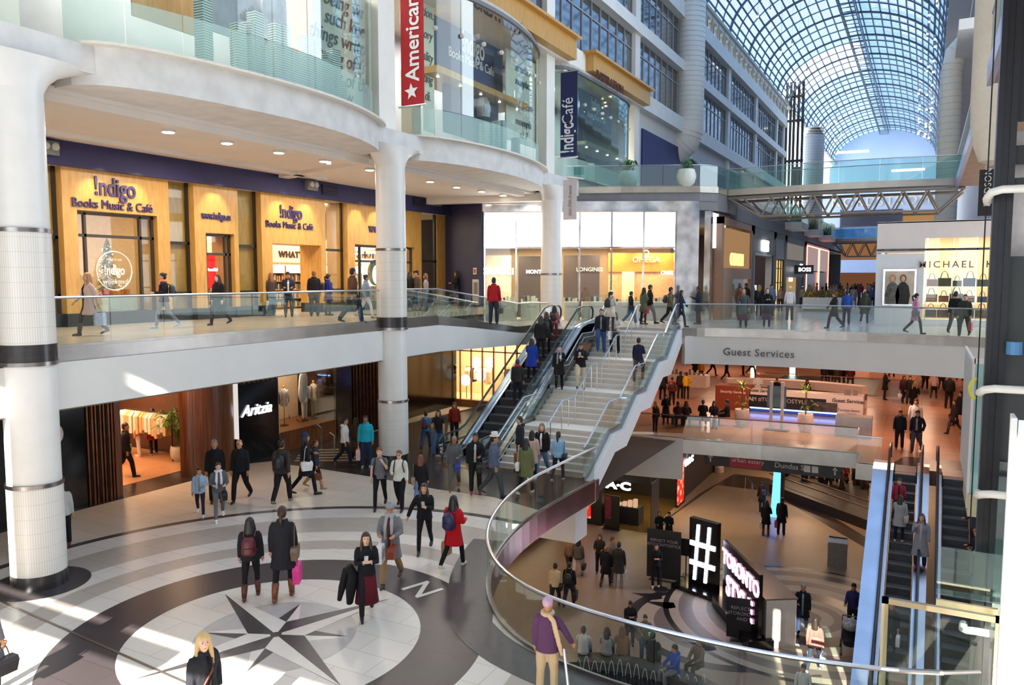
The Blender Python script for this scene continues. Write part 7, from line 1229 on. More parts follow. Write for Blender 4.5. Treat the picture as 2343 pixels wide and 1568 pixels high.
    for x in acc:
        k, cl = x[:2], x[2:9]; sdc = x[9:10]; m = mat(cl, .5, var=.12, scale=12) if cl.startswith('#') else None; sd = 1 if sdc == 'R' else -1; K = sdc or 'R'
        if k == 'bp':
            mb = MB(); rings(mb, [(0, -.2-th, 1.0, .11, .07), (0, -.21-th, 1.05, .15, .095), (0, -.21-th, 1.28, .14, .09), (0, -.19-th, 1.37, .09, .05)], 14); t2 = T('backpack', WL_('backpack worn by the', label), 'backpack', M(up((0, -.2, 1.0)))); mb.mats = []; pb_ = mb.obj('pack_body', t2, m, 'all')
            for q in (-1, 1): mb = MB(); tb(mb, [up((q*.1, -.13-th, 1.36)), up((q*.11, 0, 1.44+th*.5)), up((q*.12, .12+th, 1.33)), up((q*.15, .06+th, 1.12)), up((q*.13, -.13, 1.06))], [.016]*5); mb.obj('strap', t2, m)
            mb = MB(); rings(mb, [(0, -.3-th, 1.06, .09, .03), (0, -.3-th, 1.17, .09, .03)], 10); mb.obj('front_pocket', pb_, m)
        if k == 'hb': sac(J['hn'+K]+V((0, 0, -.18)), .32, .14, .22, m, 'handbag', 'handbag', 'handbag', .18)
        if k == 'pb': sac(J['hn'+K]+V((0, 0, -.16)), .28, .12, .34, m, 'shopping_bag', 'shopping bag', 'shopping bag', .15, .98)
        if k == 'sb': c = V((sd*.22, -.02, 1.0))+bz; sac(c, .3, .12, .24, m, 'shoulder_bag', 'shoulder bag', 'shoulder bag', .42)
        if k == 'ph': hp = (J['hnR' if 'R' in x[2:] or len(x) < 3 else 'hnL'])+V((0, .03, .04)); mb = MB(); mb.obox(M(hp), .075*s, .012*s, .14*s, atan2(fy.y, fy.x)-pi/2, R(-35)); carry('phone', 'phone in the hand', 'phone', mb, mat('#cfd2d8', .2))
        if k == 'cu': hp = J['hnL']+V((0, .03, .0)); q = M(hp); carry('paper_cup', 'white paper cup in the hand', 'cup', MB().lathe(q, [(.03*s, q.z), (.042*s, q.z+.12*s)], 10), WHITE)
    NP[0] += 1; return t, J, M, s
ZL = {'A': Z3A, 'B': Z3B, 'G': ZGS, '2': 0., '1': Z1}
def locate(x, y, l):
    if l in ZL: return aZ(x, y, ZL[l])
    d = ray(x, y); zf = zst if l == 'S' else (lambda yy: max(0, min(Z3B, (math.floor((yy-23.7)/.4)+1)*.4*Z3B/7.2))) if l == 'E' else (lambda yy: max(Z1, min(ZGS, Z1+(math.floor((yy-23.69)/.4156)+1)*.4156*(ZGS-Z1)/8.31))) if l == 'R' else (lambda yy: Z3A if yy < 24.8 else max(Z3B, Z3A-.13*(yy-24.8)))
    Y = 18.
    while Y < 40:
        q = CAM+d*(Y/d.y)
        if q.z <= zf(Y): return V((q.x, Y, zf(Y)))
        Y += .02
    return q
def folk(rows):
    for r_ in rows:
        (x, y0, y1, l, face, legs, aR, aL, hair, top, bot, shoe, acc, label) = r_[:14]; kw = r_[14] if len(r_) > 14 else {}
        p = locate(x, y1, l); h = aY(x, y0, p.y).z-p.z; k_ = kw.get('kid'); sit = legs == 'sit'
        if sit: h = 1.68; p.z = ZL[l]
        elif not k_: h = max(1.5, min(1.9, h))
        pxh = y1-y0; lod = kw.pop('lod', 2 if pxh > 98 else 1 if pxh > 62 else 0)
        if 'z' in kw: p.z = kw.pop('z')
        if label is None: label = kw.pop('lab')
        person(p, h, face, legs, aR, aL, hair, top, bot, shoe, tuple(acc.split()), label, lod, **kw)
K, D, N_ = '#1a191c', '#2c2a2c', '#23283c'
folk([
# compass floor
(576,1184,1368,'2',172,'wide','down','down','lk','jkt#1e1d22','l#17161a','b#5c2a18','bp#5a1a24','woman in black jacket with maroon backpack, seen from behind left of the compass star'),
(650,1158,1370,'2',168,'wide','down','down','pb','coat#222126','l#17161a','b#7a4526','sb#6e5440R scR pb#e8308cR'.replace('scR ',''),'woman in long black coat with brown ponytail and tan slouch bag walking away'),
(840,1213,1408,'2',4,'walk','phone','phone','Lb','swt#17161a','s#5a1420','s#17161a','phR','woman in black sweater and dark red midi skirt looking at her phone on the compass',dict(skin='#dcb092')),
(895,1145,1335,'2',-14,'walk','bend','bend','sg','coat#77767a','p#a8835e','s#4a3a30','Hn#8c8c8e in#5a2a2c sc#a8a8aa pb#f0eef0R hb#8a3a20L','older woman in flat grey cap, striped scarf and tan trousers carrying a brown leather bag',dict(look=(15,18))),
(972,1102,1262,'2',-8,'walk','out','phone','Lb','hood#19181b','l#17161a','s#2a2a2e','phL','woman dressed all in black with phone walking toward the camera before the curved railing',dict(skin='#d0a080')),
(1038,1130,1300,'2',150,'walk','bend','down','lk','coat#c01420','l#17161a','s#d8cdb8','bp#20244e pb#b08a5cL gl','woman in bright red coat with small navy backpack near the curved railing'),
(870,1020,1163,'2',-6,'walk','down','face','ur','tee#6c6b70','l#17161a','s#1a191c','bp#18171a','young woman in grey shirt and black leggings covering her mouth with her hand',dict(skin='#dab096')),
(915,1027,1165,'2',-14,'walkl','bend','down','ur','swt#d9d8cc','p#17161a','s#1a191c','bp#18171a gl','woman in cream sweater and black trousers with backpack straps beside the second column',dict(skin='#dab096')),
(963,1042,1158,'2',172,'walk','down','down','Lr','coat#1a191c','j#6a86a8','s#3a3a40','sb#b08c70L','woman with very long auburn hair and black coat carrying a beige tote, walking away'),
(459,1068,1180,'2',-6,'walkl','down','bend','pk','jkt#9fb4cc','l#23263a','s#eceae8','in#8a8e94','girl in pale denim jacket and navy leggings walking hand in hand with a woman',dict(kid=1,lod=2)),
(503,1055,1190,'2',4,'walk','bend','bend','sb','hood#5c5c60','l#6c6d72','s#f0eeec','sc#d8d6d6 hb#1a191cL','woman in grey quilted jacket, grey leggings and white sneakers beside the girl',dict(skin='#d8ae94')),
(495,1006,1150,'2',-4,'stand','down','down','sg','jkt#1b1a1d','p#1c1b1e','s#5a2024','','grey haired bearded man in black jacket behind the woman in grey quilted jacket'),
(552,1002,1146,'2',-22,'walk','down','down','bg','jkt#1c1c20','p#19181b','s#17161a','gl','balding man with glasses in zipped black jacket walking toward the compass'),
(647,1003,1152,'2',160,'walk','back','down','sk','jkt#3a332c','p#1c1b1e','s#7a6a54','bp#1a1a1e','man in olive brown jacket with black backpack walking away beyond the compass'),
(700,988,1133,'2',105,'walk','down','bend','lk','coat#1c1b20','l#17161a','s#17161a','Hb#23305e sb#eeeaeaR','woman in navy beanie and black coat with a small white cross bag'),
(722,1003,1118,'2',80,'walk','down','down','sb','jkt#2a2c38','l#17161a','b#b09068','hb#8a4a2aR','woman in tan boots and dark jacket walking beside the navy beanie'),
(790,953,1065,'2',75,'walk','down','down','sk','hood#e2ddda','p#1f2330','s#2a2a2e','','man in white hooded jacket near the dark shop by the second column'),
(838,950,1070,'2',-10,'stand','down','down','sk','hood#1fa2b8','j#27344e','s#9a9a9e','pb#e8c0bcR','man in turquoise hooded sweater left of the second column',dict(skin='#9a6a4a')),
(815,965,1052,'2',150,'stand','down','down','lb','jkt#4a3428','s#5a4034','s#2a2020','','woman in brown between the white and the turquoise hooded men'),
(145,1097,1255,'2',176,'walk','down','back','sk','swt#b9bbb6','p#1c1c22','s#8a1f22','','man in pale grey shirt with rolled sleeves walking away beside the nearest column'),
(1040,995,1120,'2',-4,'walk','down','bend','sg','jkt#5c5e62','p#6b6862','s#8a5a30','hb#2c3a9cL','man with moustache in grey zip jacket and grey trousers at the foot of the escalator',dict(skin='#9c6a4c')),
(1088,990,1130,'2',-2,'stand','down','bend','pk','jkt#1a191c','p#1e1d21','s#c02a5c','in#b9b6b4 hb#1a191cL','woman in black jacket with bright pink shoes and black handbag',dict(skin='#a8754e')),
(1130,990,1135,'2',84,'walk','down','back','sk','jkt#5a6078','p#4a4b50','s#2c3440','Hf#e2ddd2 gl','man in pale straw hat and blue grey jacket striding to the right'),
(1190,952,1078,'2',-80,'stand','down','down','sb','hood#2a2b33','p#3a3a42','s#2a2a2e','pb#9a6a3cL','tall young man in dark hooded jacket turned left at the foot of the stairs',dict(skin='#d8ae94')),
(1217,985,1098,'2',170,'stand','down','down','lk','coat#d0aca0','l#1c1b1e','s#eeeaea','','woman in pale pink coat standing before the stairs behind the olive parka'),
(1203,1000,1132,'2',160,'walk','down','down','lk','coat#6b7048','l#1c1b1e','s#e8e4de','sb#efeadfL','woman in olive parka with white shoulder bag at the foot of the stairs'),
(1240,965,1090,'2',-16,'walk','bend','down','Lo','jkt#1f1c1e','j#6f8db0','s#f0eeec','in#eeeaea','young woman with long fair brown hair, black jacket and ripped jeans leaving the stairs',dict(skin='#dab096')),
(1277,985,1102,'2',165,'walk','down','down','pk','swt#8fb6d4','l#1e2234','s#b8bcdc','sb#1a191cR','woman in sky blue sweater with ponytail and little black bag seen from behind'),
(1252,1368,1600,'2',165,'stand','out','down','xk','jkt#5c3a5c','p#cdb28c','s#4a3a34','Hb#c9a4be sc#cdb28c sr#cdb28c','old woman in purple coat, pink knitted cap and beige trousers at the curved railing'),
(472,1448,1735,'2',38,'stand','down','pocket','L#c9ab72','coat#24252a','p#1c1b1e','s#17161a','st#6a2f20 in#0c0b0d','blonde woman in black coat with brown shoulder strap at the bottom edge of the photo',dict(skin='#dcb096',look=(-25,0))),
(-22,1330,1600,'2',120,'stand','down','down','sb','coat#6a6a70','p#1c1b1e','s#17161a','hb#17161aR','person cut off at the left edge holding a furry black handbag'),
(975,945,1030,'2',165,'walk','down','down','sk','tee#3f86b4','j#3a4a66','s#2a2a2e','bp#4a1f2c','boy in blue shirt with maroon backpack behind the escalator glass'),
(1004,935,1040,'2',-20,'walk','bend','down','lk','tee#1c1b1e','j#3f5f88','s#2a2a2e','','woman in black shirt and jeans behind the escalator glass'),
(1040,920,1012,'2',10,'stand','down','down','lr','swt#8a2418','p#2a2024','s#2a2024','','woman in rust red sweater in front of the bright shop behind the escalator'),
(318,942,1045,'2',-100,'stand','down','down','sk','jkt#c81e16','p#c9bfb4','s#c9a8a0','','shopper in red puffer jacket and pale trousers inside the dark shop entrance'),
(352,935,1042,'2',-150,'stand','down','down','lk','coat#9a1812','k#17161a','s#8a7a70','','woman in long dark red coat beside the palm in the dark shop entrance'),
(290,965,1092,'2',80,'walk','down','down','sb','jkt#22201f','p#1c1a1a','s#17161a','sb#d8c8b0L','person in black leaving the dark shop behind the wooden jamb'),
# bookshop walkway
(207,620,768,'A',-72,'walk','fwd','back','l#b98a54','coat#dcc0b6','l#4a463c','b#5c5648','in#17161a pb#b9c4dcL','blonde woman in pale pink coat carrying a light blue paper bag on the walkway',dict(skin='#d8ae94')),
(378,621,752,'A',-84,'walk','bend','bend','uk','jkt#1c1b1f','l#7c8088','s#9fb0cc','sc#d8826e bp#3a3a44','woman with bun, coral scarf and grey leggings walking left on the walkway',dict(skin='#c99a7a')),
(502,625,744,'A',-45,'walk','down','down','lb','long#1e1c20','l#17161a','b#17161a','','pale woman in long black coat passing the red advertising screen',dict(skin='#dab8a4')),
(622,625,722,'A',-150,'stand','bend','down','Lo','jkt#4a3d36','j#2c3a50','s#2a2a2e','hb#b9a88cL','woman with long fair hair and mottled handbag before the open shop door'),
(661,622,725,'A',0,'stand','bend','bend','sk','jkt#2c2f38','p#343c4a','s#17161a','in#e8e6e4 tie','man in dark suit with white shirt and blue tie looking down at his hands',dict(skin='#b98a6a',look=(0,25))),
(720,619,724,'A',178,'stand','down','down','so','jkt#1c1b1f','j#2c3c58','s#1c1b1f','','person with short fair hair in black jacket seen from behind at the bookshop door'),
(752,627,722,'A',110,'stand','down','bend','pk','coat#28368a','l#3a2c30','s#17161a','bp#4a3c44','woman in bright blue jacket with patterned backpack near the bookshop door'),
(808,610,740,'A',120,'walk','back','down','sk','jkt#5a3c28','j#22304a','s#17161a','hb#17161aL','tall man in brown jacket holding a black bag left of the second column',dict(skin='#c99272')),
(838,626,728,'A',95,'walk','fwd','back','uk','jkt#8497b0','l#d8d2cc','s#b48a84','sb#8a6a58L','woman in denim jacket and white trousers just left of the second column'),
(938,622,712,'A',170,'stand','down','down','lk','coat#17161a','l#17161a','s#17161a','','woman in black half hidden behind the second column'),
(955,619,712,'A',-60,'stand','down','down','sb','swt#4c4238','j#5a7698','s#2a2a2e','Hc#1c1b1e','man in black cap and brown sweater right of the second column'),
(975,626,712,'A',-100,'stand','down','down','lr','swt#9a8c8c','j#4a6488','s#2a2a2e','','woman with reddish hair and grey top beside the man in the black cap'),
(1045,620,700,'A',-80,'stand','bend','bend','Lb','swt#201d20','l#3a3650','s#2a2a2e','','woman with long dark hair in front of the dark blue wall'),
(1130,650,742,'C',165,'stand','down','down','sk','jkt#a81c26','j#2a3040','s#1c1b1e','hb#3a3434R','man in bright red jacket seen from behind at the end of the ramp'),
# top landing before the white shop
(1397,664,757,'B',140,'stand','bend','down','pk','coat#d8ccbc','l#3a3a48','s#2a2a2e','Hc#eeeaea bp#17161a','person in white cap, beige trench coat and black backpack at the top of the stairs'),
(1443,665,742,'B',100,'walk','down','down','sk','jkt#19181b','j#4f719c','s#ecebea','sb#17161aR','woman in black jacket and blue jeans walking before the white shop'),
(1472,658,742,'B',130,'stand','hips','down','lk','coat#5c6048','l#2a2c38','s#2a2420','pb#b01c24R','woman in green jacket with a red shopping bag before the white shop'),
(1486,649,740,'B',95,'walk','down','down','sk','jkt#1c1a1c','p#7c7c80','s#17161a','','curly haired man in black jacket and grey jeans behind the green jacket'),
(1533,655,742,'B',95,'walk','down','down','sk','jkt#6a6656','p#2a2a30','s#2a2a2e','bp#2c2c34','man in olive jacket with dark backpack near the mirror pier'),
(1557,662,748,'B',80,'walk','down','fwd','lk','coat#222436','l#2c2b36','s#2a2a2e','','woman with dark hair and navy coat at the upper corner of the stair railing',dict(skin='#c99a7a')),
(1597,655,742,'B',-80,'stand','phone','phone','sk','coat#20263a','p#3a2e30','s#4a3024','phR','bearded man in dark coat looking at his phone beside the corner pier',dict(skin='#8a5c40')),
# stairs
(1375,706,815,'S',-4,'step','down','down','sb','jkt#1f2230','j#3b5c88','s#2c50a0','in#8a8a88','bearded man in dark blazer, grey sweater and jeans coming down the stairs',dict(skin='#d0a080')),
(1407,714,813,'S',-14,'step','bend','bend','lb','swt#cfc4b8','p#17161a','s#17161a','pb#eeeef2R hb#17161aL gl','woman in patterned top carrying a white plastic bag down the stairs',dict(skin='#dab096')),
(1460,772,880,'S',160,'step','bend','down','sk','swt#1e2238','p#5c4a40','s#3a2c24','','man in navy sweater and brown trousers going up the stairs near the right railing'),
(1328,782,893,'S',0,'step','phone','phone','sb','jkt#1c1b1d','p#cfc0a4','s#4a3a30','phR','bearded man in black leather jacket and beige trousers reading his phone on the stairs',dict(skin='#c99272',look=(0,30))),
(1279,789,897,'S',2,'step','down','phone','sk','coat#1c1b1e','l#19181b','s#17161a','sc#8a8a8c cuL','woman with short dark hair and long striped scarf holding a paper cup on the stairs',dict(skin='#d0a888')),
# main escalator
(1184,822,935,'E',172,'stand','down','down','sb','jkt#2e2a28','p#1e1d21','s#17161a','Hc#2c4a9c sc#b81c24','rider in dark brown coat, red scarf and blue white cap lowest on the escalator'),
(1216,774,880,'E',165,'stand','down','rail','lk','coat#1f3a9c','l#17161a','s#17161a','hb#b01c34L','woman in cobalt blue jacket riding the escalator'),
(1237,722,835,'E',170,'stand','down','down','lb','jkt#1c1b1d','l#17161a','s#17161a','','woman in black leather jacket riding above the blue jacket'),
(1250,714,810,'E',172,'stand','down','down','lb','coat#22201f','l#17161a','s#17161a','bp#1c1b1d','long haired rider with black backpack beside the black leather jacket'),
(1268,700,785,'E',170,'stand','down','rail','lk','swt#c06a6c','l#7a2a30','s#17161a','bp#1a191c','woman in pink sweater with white headband and black backpack at the escalator top'),
# bridge
(1700,661,750,'B',-4,'stand','bend','down','h#7a6a60','coat#4a4e50','s#5a1430','s#2a2a2e','hb#3a3434L','woman with patterned head wrap, grey coat and burgundy skirt behind the bridge railing',dict(skin='#b98a6a')),
(1754,660,748,'B',8,'stand','phone','phone','h#17161a','coat#17161a','s#4a2c4a','s#17161a','','woman in black head scarf and black coat with plum skirt on the bridge',dict(skin='#d0a888')),
(1806,655,736,'B',176,'stand','down','down','sw','swt#e6e2e6','p#3a3a40','s#d88a98','Hc#f0eef0','man in white sweater and white cap seen from behind on the bridge'),
(1736,652,724,'B',170,'stand','down','down','ly','coat#22232c','l#1c1b1e','s#17161a','bp#1c1b24','fair haired woman in black with backpack behind the black head scarf'),
(1764,650,722,'B',30,'stand','down','down','sb','jkt#7088ac','j#3a4a66','s#2a2a2e','','young man in pale blue shirt behind the black head scarf',dict(skin='#dab096')),
(1706,648,722,'B',-30,'stand','down','down','sk','jkt#22201f','p#1c1b1e','s#2a2a2e','','dark bearded man behind the woman with the patterned head wrap',dict(skin='#7a5038')),
(1692,655,728,'B',20,'stand','down','down','sr','jkt#8a5038','p#2a2a2e','s#2a2a2e','','person in rust brown jacket left behind the patterned head wrap'),
(1908,666,752,'B',-70,'walk','fwd','bend','sb','coat#262124','p#231f24','b#3a2824','','person in black coat and boots hurrying left behind the bridge railing'),
(1936,664,744,'B',175,'stand','down','down','sk','jkt#2c4fa0','p#1f2230','s#4a4a50','','man in royal blue jacket standing behind the hurrying black coat'),
(1977,665,743,'B',172,'walk','down','down','lb','coat#3f4434','l#23222a','s#b8a8a0','sb#2a2a2eR','woman in dark green parka and leggings walking away on the bridge level'),
(1880,655,712,'B',100,'walk','down','down','sk','jkt#19181b','p#1c1b1e','s#17161a','','man in black jacket passing the long flower planter'),
(1722,655,715,'B',150,'stand','down','down','lk','jkt#5c1f26','l#2a2430','s#2a2a2e','','woman in dark red near the tall stone shop front'),
(1785,655,712,'B',20,'stand','down','down','lb','jkt#8a7068','l#2a2430','s#2a2a2e','','woman in dusty rose top left of the white sweater'),
(1835,655,705,'B',170,'stand','down','down','sk','jkt#6c7080','p#2a2a30','s#2a2a2e','Hc#e8e6e6','person in grey with white cap right of the white sweater'),
(2093,669,764,'B',95,'walk','down','bend','pk','coat#c888a4','l#3a3a3e','s#2a2420','sb#6c6872R','woman in rose pink coat and black leggings walking past the handbag shop',dict(skin='#d8ae94')),
(2183,664,764,'B',165,'walk','down','down','sk','jkt#17161c','p#23222a','s#17161a','sc#b09878','man in black coat with fur collar walking away at the handbag shop'),
(2205,671,771,'B',-12,'walk','down','down','pb','jkt#34362e','p#24262c','s#2a2430','pb#a82c34L','woman in dark olive jacket with a red and green shopping bag by the handbag shop',dict(skin='#d0a080')),
# guest services floor
(2057,938,1028,'G',0,'stand','down','down','sk','hood#17161a','p#19181b','s#2a2a2e','','man in black hooded sweater and black trousers above the lower escalators',dict(skin='#c07a58')),
(2096,936,1034,'G',-8,'walk','down','pocket','sk','jkt#1c1b20','p#4a454a','s#17161a','in#8d86a0','bearded man in dark blazer and lilac shirt above the lower escalators',dict(skin='#c07a58')),
(2092,912,1010,'G',0,'stand','down','down','sk','jkt#d8ccc8','p#3a3036','s#2a2a2e','','person in white and dark sports jacket right behind the dark blazer'),
(2080,858,925,'G',0,'walk','down','down','sk','jkt#1c1b1e','p#2a2024','s#2a2a2e','','man in black coming up behind the woman with the orange bag'),
(2090,872,948,'G',4,'walk','down','bend','ly','coat#1c1718','l#1c1718','s#2a2024','hb#c8742cL','blonde woman in black coat with an orange handbag on the guest services floor'),
(2066,858,922,'G',20,'walk','down','down','lk','jkt#4a1f2c','j#2c3550','s#4a2a30','hb#e8dcdcR','woman in maroon and jeans with a white bag on the guest services floor'),
(2136,852,912,'G',172,'walk','down','down','sb','swt#c0a098','k#17161a','b#3a1c1c','','woman in pale grey top and black skirt walking away on the guest services floor'),
(2116,838,892,'G',172,'walk','down','down','sk','jkt#4a2024','p#1c1718','s#17161a','','person in dark red walking away far on the guest services floor'),
(2153,838,892,'G',172,'walk','down','down','sk','jkt#5c1f2c','j#2c3550','s#17161a','','person in burgundy top and jeans walking away far on the guest services floor'),
(2170,856,935,'G',172,'stand','down','down','sb','jkt#17161a','p#241c20','s#17161a','','person in black jacket with yellow shoulder stripe seen from behind'),
(2182,912,994,'G',-60,'walk','down','down','lb','coat#221c1e','p#4a3c3c','s#17161a','sb#2a2024R','woman in dark coat and wide grey trousers striding left by the right wall'),
(2196,893,975,'G',-50,'walk','down','down','lk','coat#1c181a','p#1c181a','s#17161a','','woman in black coat close to the right wall behind the wide grey trousers'),
(2024,848,915,'G',80,'stand','bend','bend','sk','coat#17161a','l#17161a','s#17161a','','woman in black coat standing by the dark glass barrier'),
(1733,853,925,'G',0,'stand','bend','bend','bk','swt#f0ece8','p#2a2a30','s#2a2a2e','Hb#f2f0ec','guard in white shirt and white cap behind the guest services counter',dict(skin='#9a6248')),
(1776,867,925,'G',0,'stand','down','down','sk','jkt#1c1a20','p#2a2a30','s#2a2a2e','','clerk in dark suit behind the guest services counter',dict(skin='#c07a58')),
(1845,876,928,'G',10,'stand','down','down','lk','swt#3a2c28','p#2a2a30','s#2a2a2e','','dark haired clerk at the right of the guest services counter',dict(skin='#c07a58')),
(1604,823,873,'G',175,'stand','down','down','sk','swt#c8882c','l#17161a','s#2a2024','','woman in mustard top and black leggings far left on the guest services floor'),
(1662,831,872,'G',100,'walk','down','down','sk','jkt#1c2030','p#1c1b24','s#17161a','','man in dark navy walking behind the security counter'),
(1516,838,915,'G',160,'stand','down','down','sk','coat#1c1718','p#1c1718','s#17161a','pb#d8401cL','person in black with a bright orange bag by the display table'),
(1537,862,928,'G',170,'stand','down','down','sb','swt#8a2424','p#1c1718','s#17161a','bp#3a2c2c','person in dark red shirt with backpack by the display table'),
(1556,850,913,'G',170,'stand','down','down','sk','jkt#2a1c1c','p#1c1718','s#17161a','','person in dark brown between the backpack and the yellow jacket'),
(1570,852,914,'G',172,'stand','hips','down','sk','jkt#d8a81c','l#17161a','s#17161a','','person in bright yellow jacket and black trousers by the display table'),
(1499,918,992,'G',40,'stand','face','down','ly','swt#1c1718','l#23202a','s#17161a','','fair haired woman in black at the left end of the glass railing'),
(1523,909,972,'G',0,'stand','bend','bend','lk','long#1c1a18','l#17161a','s#17161a','','woman with long black hair and long dark coat at the glass railing'),
(1552,915,978,'G',170,'sit','lap','lap','sk','jkt#3a2430','p#2a2024','s#17161a','','person in plum jacket seated left on the bench'),
(1570,912,978,'G',175,'sit','lap','lap','lb','jkt#2c2024','p#2a2024','s#17161a','Hb#5a1c24','person with dark red cap seated second on the bench'),
(1608,915,974,'G',178,'sit','lap','lap','sb','jkt#17161a','p#1c1718','s#17161a','','man in black suit seated in the middle of the bench'),
(1633,920,980,'G',0,'sit','face','lap','lb','jkt#1c1a1c','p#e0d0c8','s#4a3a38','','woman in white trousers seated on the bench with her hand at her face'),
(1654,918,974,'G',-100,'sit','lap','lap','sk','jkt#17161a','p#1c1718','s#17161a','','man in black seated at the right end of the bench'),
# lowest floor
(1835,1333,1447,'1',-2,'walk','bend','down','sg','coat#17161a','j#1f2c4a','s#1c1a1c','in#7d93ac','grey haired man in dark coat and checked blue shirt standing on the floor rings',dict(skin='#b07a5c')),
(1862,1410,1537,'1',168,'walk','down','down','Lb','jkt#b06a60','l#2c3444','s#8a847c','pb#d0d0d4R','woman in salmon pink jacket with long dark hair walking away on the lowest floor'),
(1950,1335,1445,'1',-6,'stand','hold','hold','sk','jkt#22244e','p#1c1b24','s#17161a','Hb#17161a','man in navy jacket pushing a baby stroller on the lowest floor',dict(skin='#a06a50')),
(1743,1101,1172,'1',-160,'stand','down','down','sk','coat#1c1718','p#1c1718','s#17161a','bp#3a1f1c','person in dark coat with brown backpack left of the blue pylon'),
(1752,1145,1226,'1',165,'stand','bend','down','lk','coat#17161a','l#17161a','b#5a3420','pb#d8ccc4L','woman in black coat and brown boots holding a white bag by the blue pylon'),
(1787,1138,1224,'1',160,'stand','down','down','sk','coat#17171f','p#1c1b2c','s#17161a','pb#a85a30L','man in dark coat with a brown paper bag in front of the blue pylon'),
(1372,1222,1312,'1',-10,'stand','bend','bend','lb','jkt#2c2420','p#2a2024','s#2a2024','','woman with long brown hair facing the group before the cosmetics shop'),
(1386,1247,1342,'1',165,'walk','down','down','so','coat#1a1718','l#17161a','b#17161a','','person in black coat and black boots before the cosmetics shop'),
(1415,1240,1346,'1',165,'stand','down','down','sk','coat#2c2a26','p#8f8680','b#b0762c','pb#b8b0a8R','person in dark hooded parka, pale trousers and tan boots before the cosmetics shop'),
(1400,1228,1330,'1',60,'stand','down','down','sb','jkt#6a5c54','p#5a4a40','s#2a2024','','man in grey brown jacket in the middle of the group before the cosmetics shop'),
(1270,1286,1392,'1',170,'walk','down','down','sk','swt#cbb48c','p#26282c','s#17161a','sb#17161aR','person in cream sweater walking away under the curved railing'),
(1302,1284,1387,'1',165,'walk','down','down','sk','jkt#17161a','j#2a3040','s#17161a','bp#1a1a1e pb#17161aR','person in black with backpack carrying a large black bag under the curved railing'),
(1302,1226,1312,'1',20,'walk','down','down','sb','jkt#8a6a50','p#2a2024','s#17161a','','person in tan jacket left of the pair near the dome camera'),
(1322,1228,1322,'1',165,'walk','down','down','lk','jkt#5c544e','p#b9b0a8','s#2a2a2e','hb#17161aR','woman in grey patterned jacket and pale trousers near the dome camera'),
(1441,1374,1478,'1',10,'stand','phone','phone','sk','coat#17161a','p#23242c','s#17161a','','bearded man in black coat looking at his phone beside the fountain seats',dict(skin='#a06a50',look=(0,25))),
(1475,1414,1512,'1',5,'stand','bend','bend','sb','jkt#6c6a58','j#3a5a80','s#2a2a2e','cuL','woman in olive jacket and jeans holding a cup behind the fountain seats'),
(1337,1452,1520,'1',170,'sit','lap','lap','sk','swt#c9c6c4','j#2c3a50','s#2a2a2e','','person in white shirt sitting on the fountain edge, leftmost'),
(1390,1452,1522,'1',172,'sit','lap','lap','lb','swt#9a989a','p#2a2a30','s#2a2a2e','','person in grey sweater sitting on the fountain edge, second from left'),
(1425,1448,1520,'1',172,'sit','lap','lap','lr','jkt#8a6238','p#2a2a30','s#2a2a2e','','person in tan jacket sitting on the fountain edge'),
(1495,1470,1535,'1',170,'sit','lap','lap','sk','jkt#17161a','p#2a2a30','s#2a2a2e','Hb#1c4a3c','child in black with dark green cap sitting near the fountain'),
(1530,1500,1575,'1',-60,'sit','lap','lap','sk','hood#2450a8','p#7c7c80','s#2a2a2e','','person in bright blue hooded jacket and grey trousers sitting at the fountain'),
(1588,1478,1560,'1',-40,'sit','lap','lap','sk','jkt#7a6a54','p#4a4640','s#2a2a2e','','person in khaki jacket sitting right of the bright blue hooded jacket'),
(1835,1543,1640,'1',0,'stand','down','down','sk','swt#c9c6c4','j#2c3a50','s#2a2a2e','','person in white whose head shows at the bottom edge under the curved railing'),
(1500,1243,1345,'1',5,'stand','phone','phone','lk','swt#17161a','l#17161a','s#d8ccc4','','woman in black holding a tablet in front of the tall poster board',dict(skin='#c99272')),
(1508,1176,1245,'1',10,'stand','bend','bend','h#17161a','coat#17161a','l#17161a','s#17161a','','shop assistant in black head scarf at the corner of the cosmetics shop'),
(1530,1176,1245,'1',-20,'stand','bend','bend','sk','coat#17161a','l#17161a','s#17161a','ph','shop assistant in black holding a white sheet at the corner of the cosmetics shop'),
# right escalators
(2054,1094,1192,'R',0,'stand','down','down','sk','jkt#8a2034','l#17161a','s#17161a','in#17161a','woman in white and maroon sports jacket riding down the left lower escalator',dict(skin='#c99272')),
(2056,1132,1240,'R',172,'stand','down','rail','lk','coat#8c8c90','l#17161a','s#c99272','sb#b09888R','woman in pale grey coat standing with her back turned on the left lower escalator'),
(2104,1174,1302,'R',-4,'stand','face','down','lb','long#7d7c86','p#2c2628','s#d01c4c','in#a8a0a4','woman in open grey coat with glasses and pink shoes riding down the lower escalator',dict(skin='#c99272')),
(2227,1150,1262,'R',-70,'stand','bend','down','bb','jkt#33343e','p#23222a','s#17161a','','man with glasses in dark blue jacket on the right lower escalator beside the tower'),
(2232,1214,1320,'R',-60,'stand','bend','down','lk','jkt#1c1b20','p#1c1b20','s#17161a','','woman in black on the right lower escalator below the man in dark blue'),
(2236,1254,1360,'R',-70,'stand','face','down','sk','swt#7a7a84','p#1c1b20','s#17161a','','person in grey sweater with hand at the mouth on the right lower escalator'),
(2036,1388,1500,'R',-4,'stand','down','down','sk','jkt#22232a','p#1c1b20','s#17161a','pb#dcdce4L','man in dark grey with a white plastic bag seen through the gold framed guard'),
])
random.seed(11)
FC = ['#22222a','#1c1b1e','#5a2a2c','#2c3a60','#6a6a70','#3a2c28','#8a8480','#7a2430','#3c4a3a','#a89890','#2a2430']
gr = 'distant shoppers in the crowd on the bridge level'
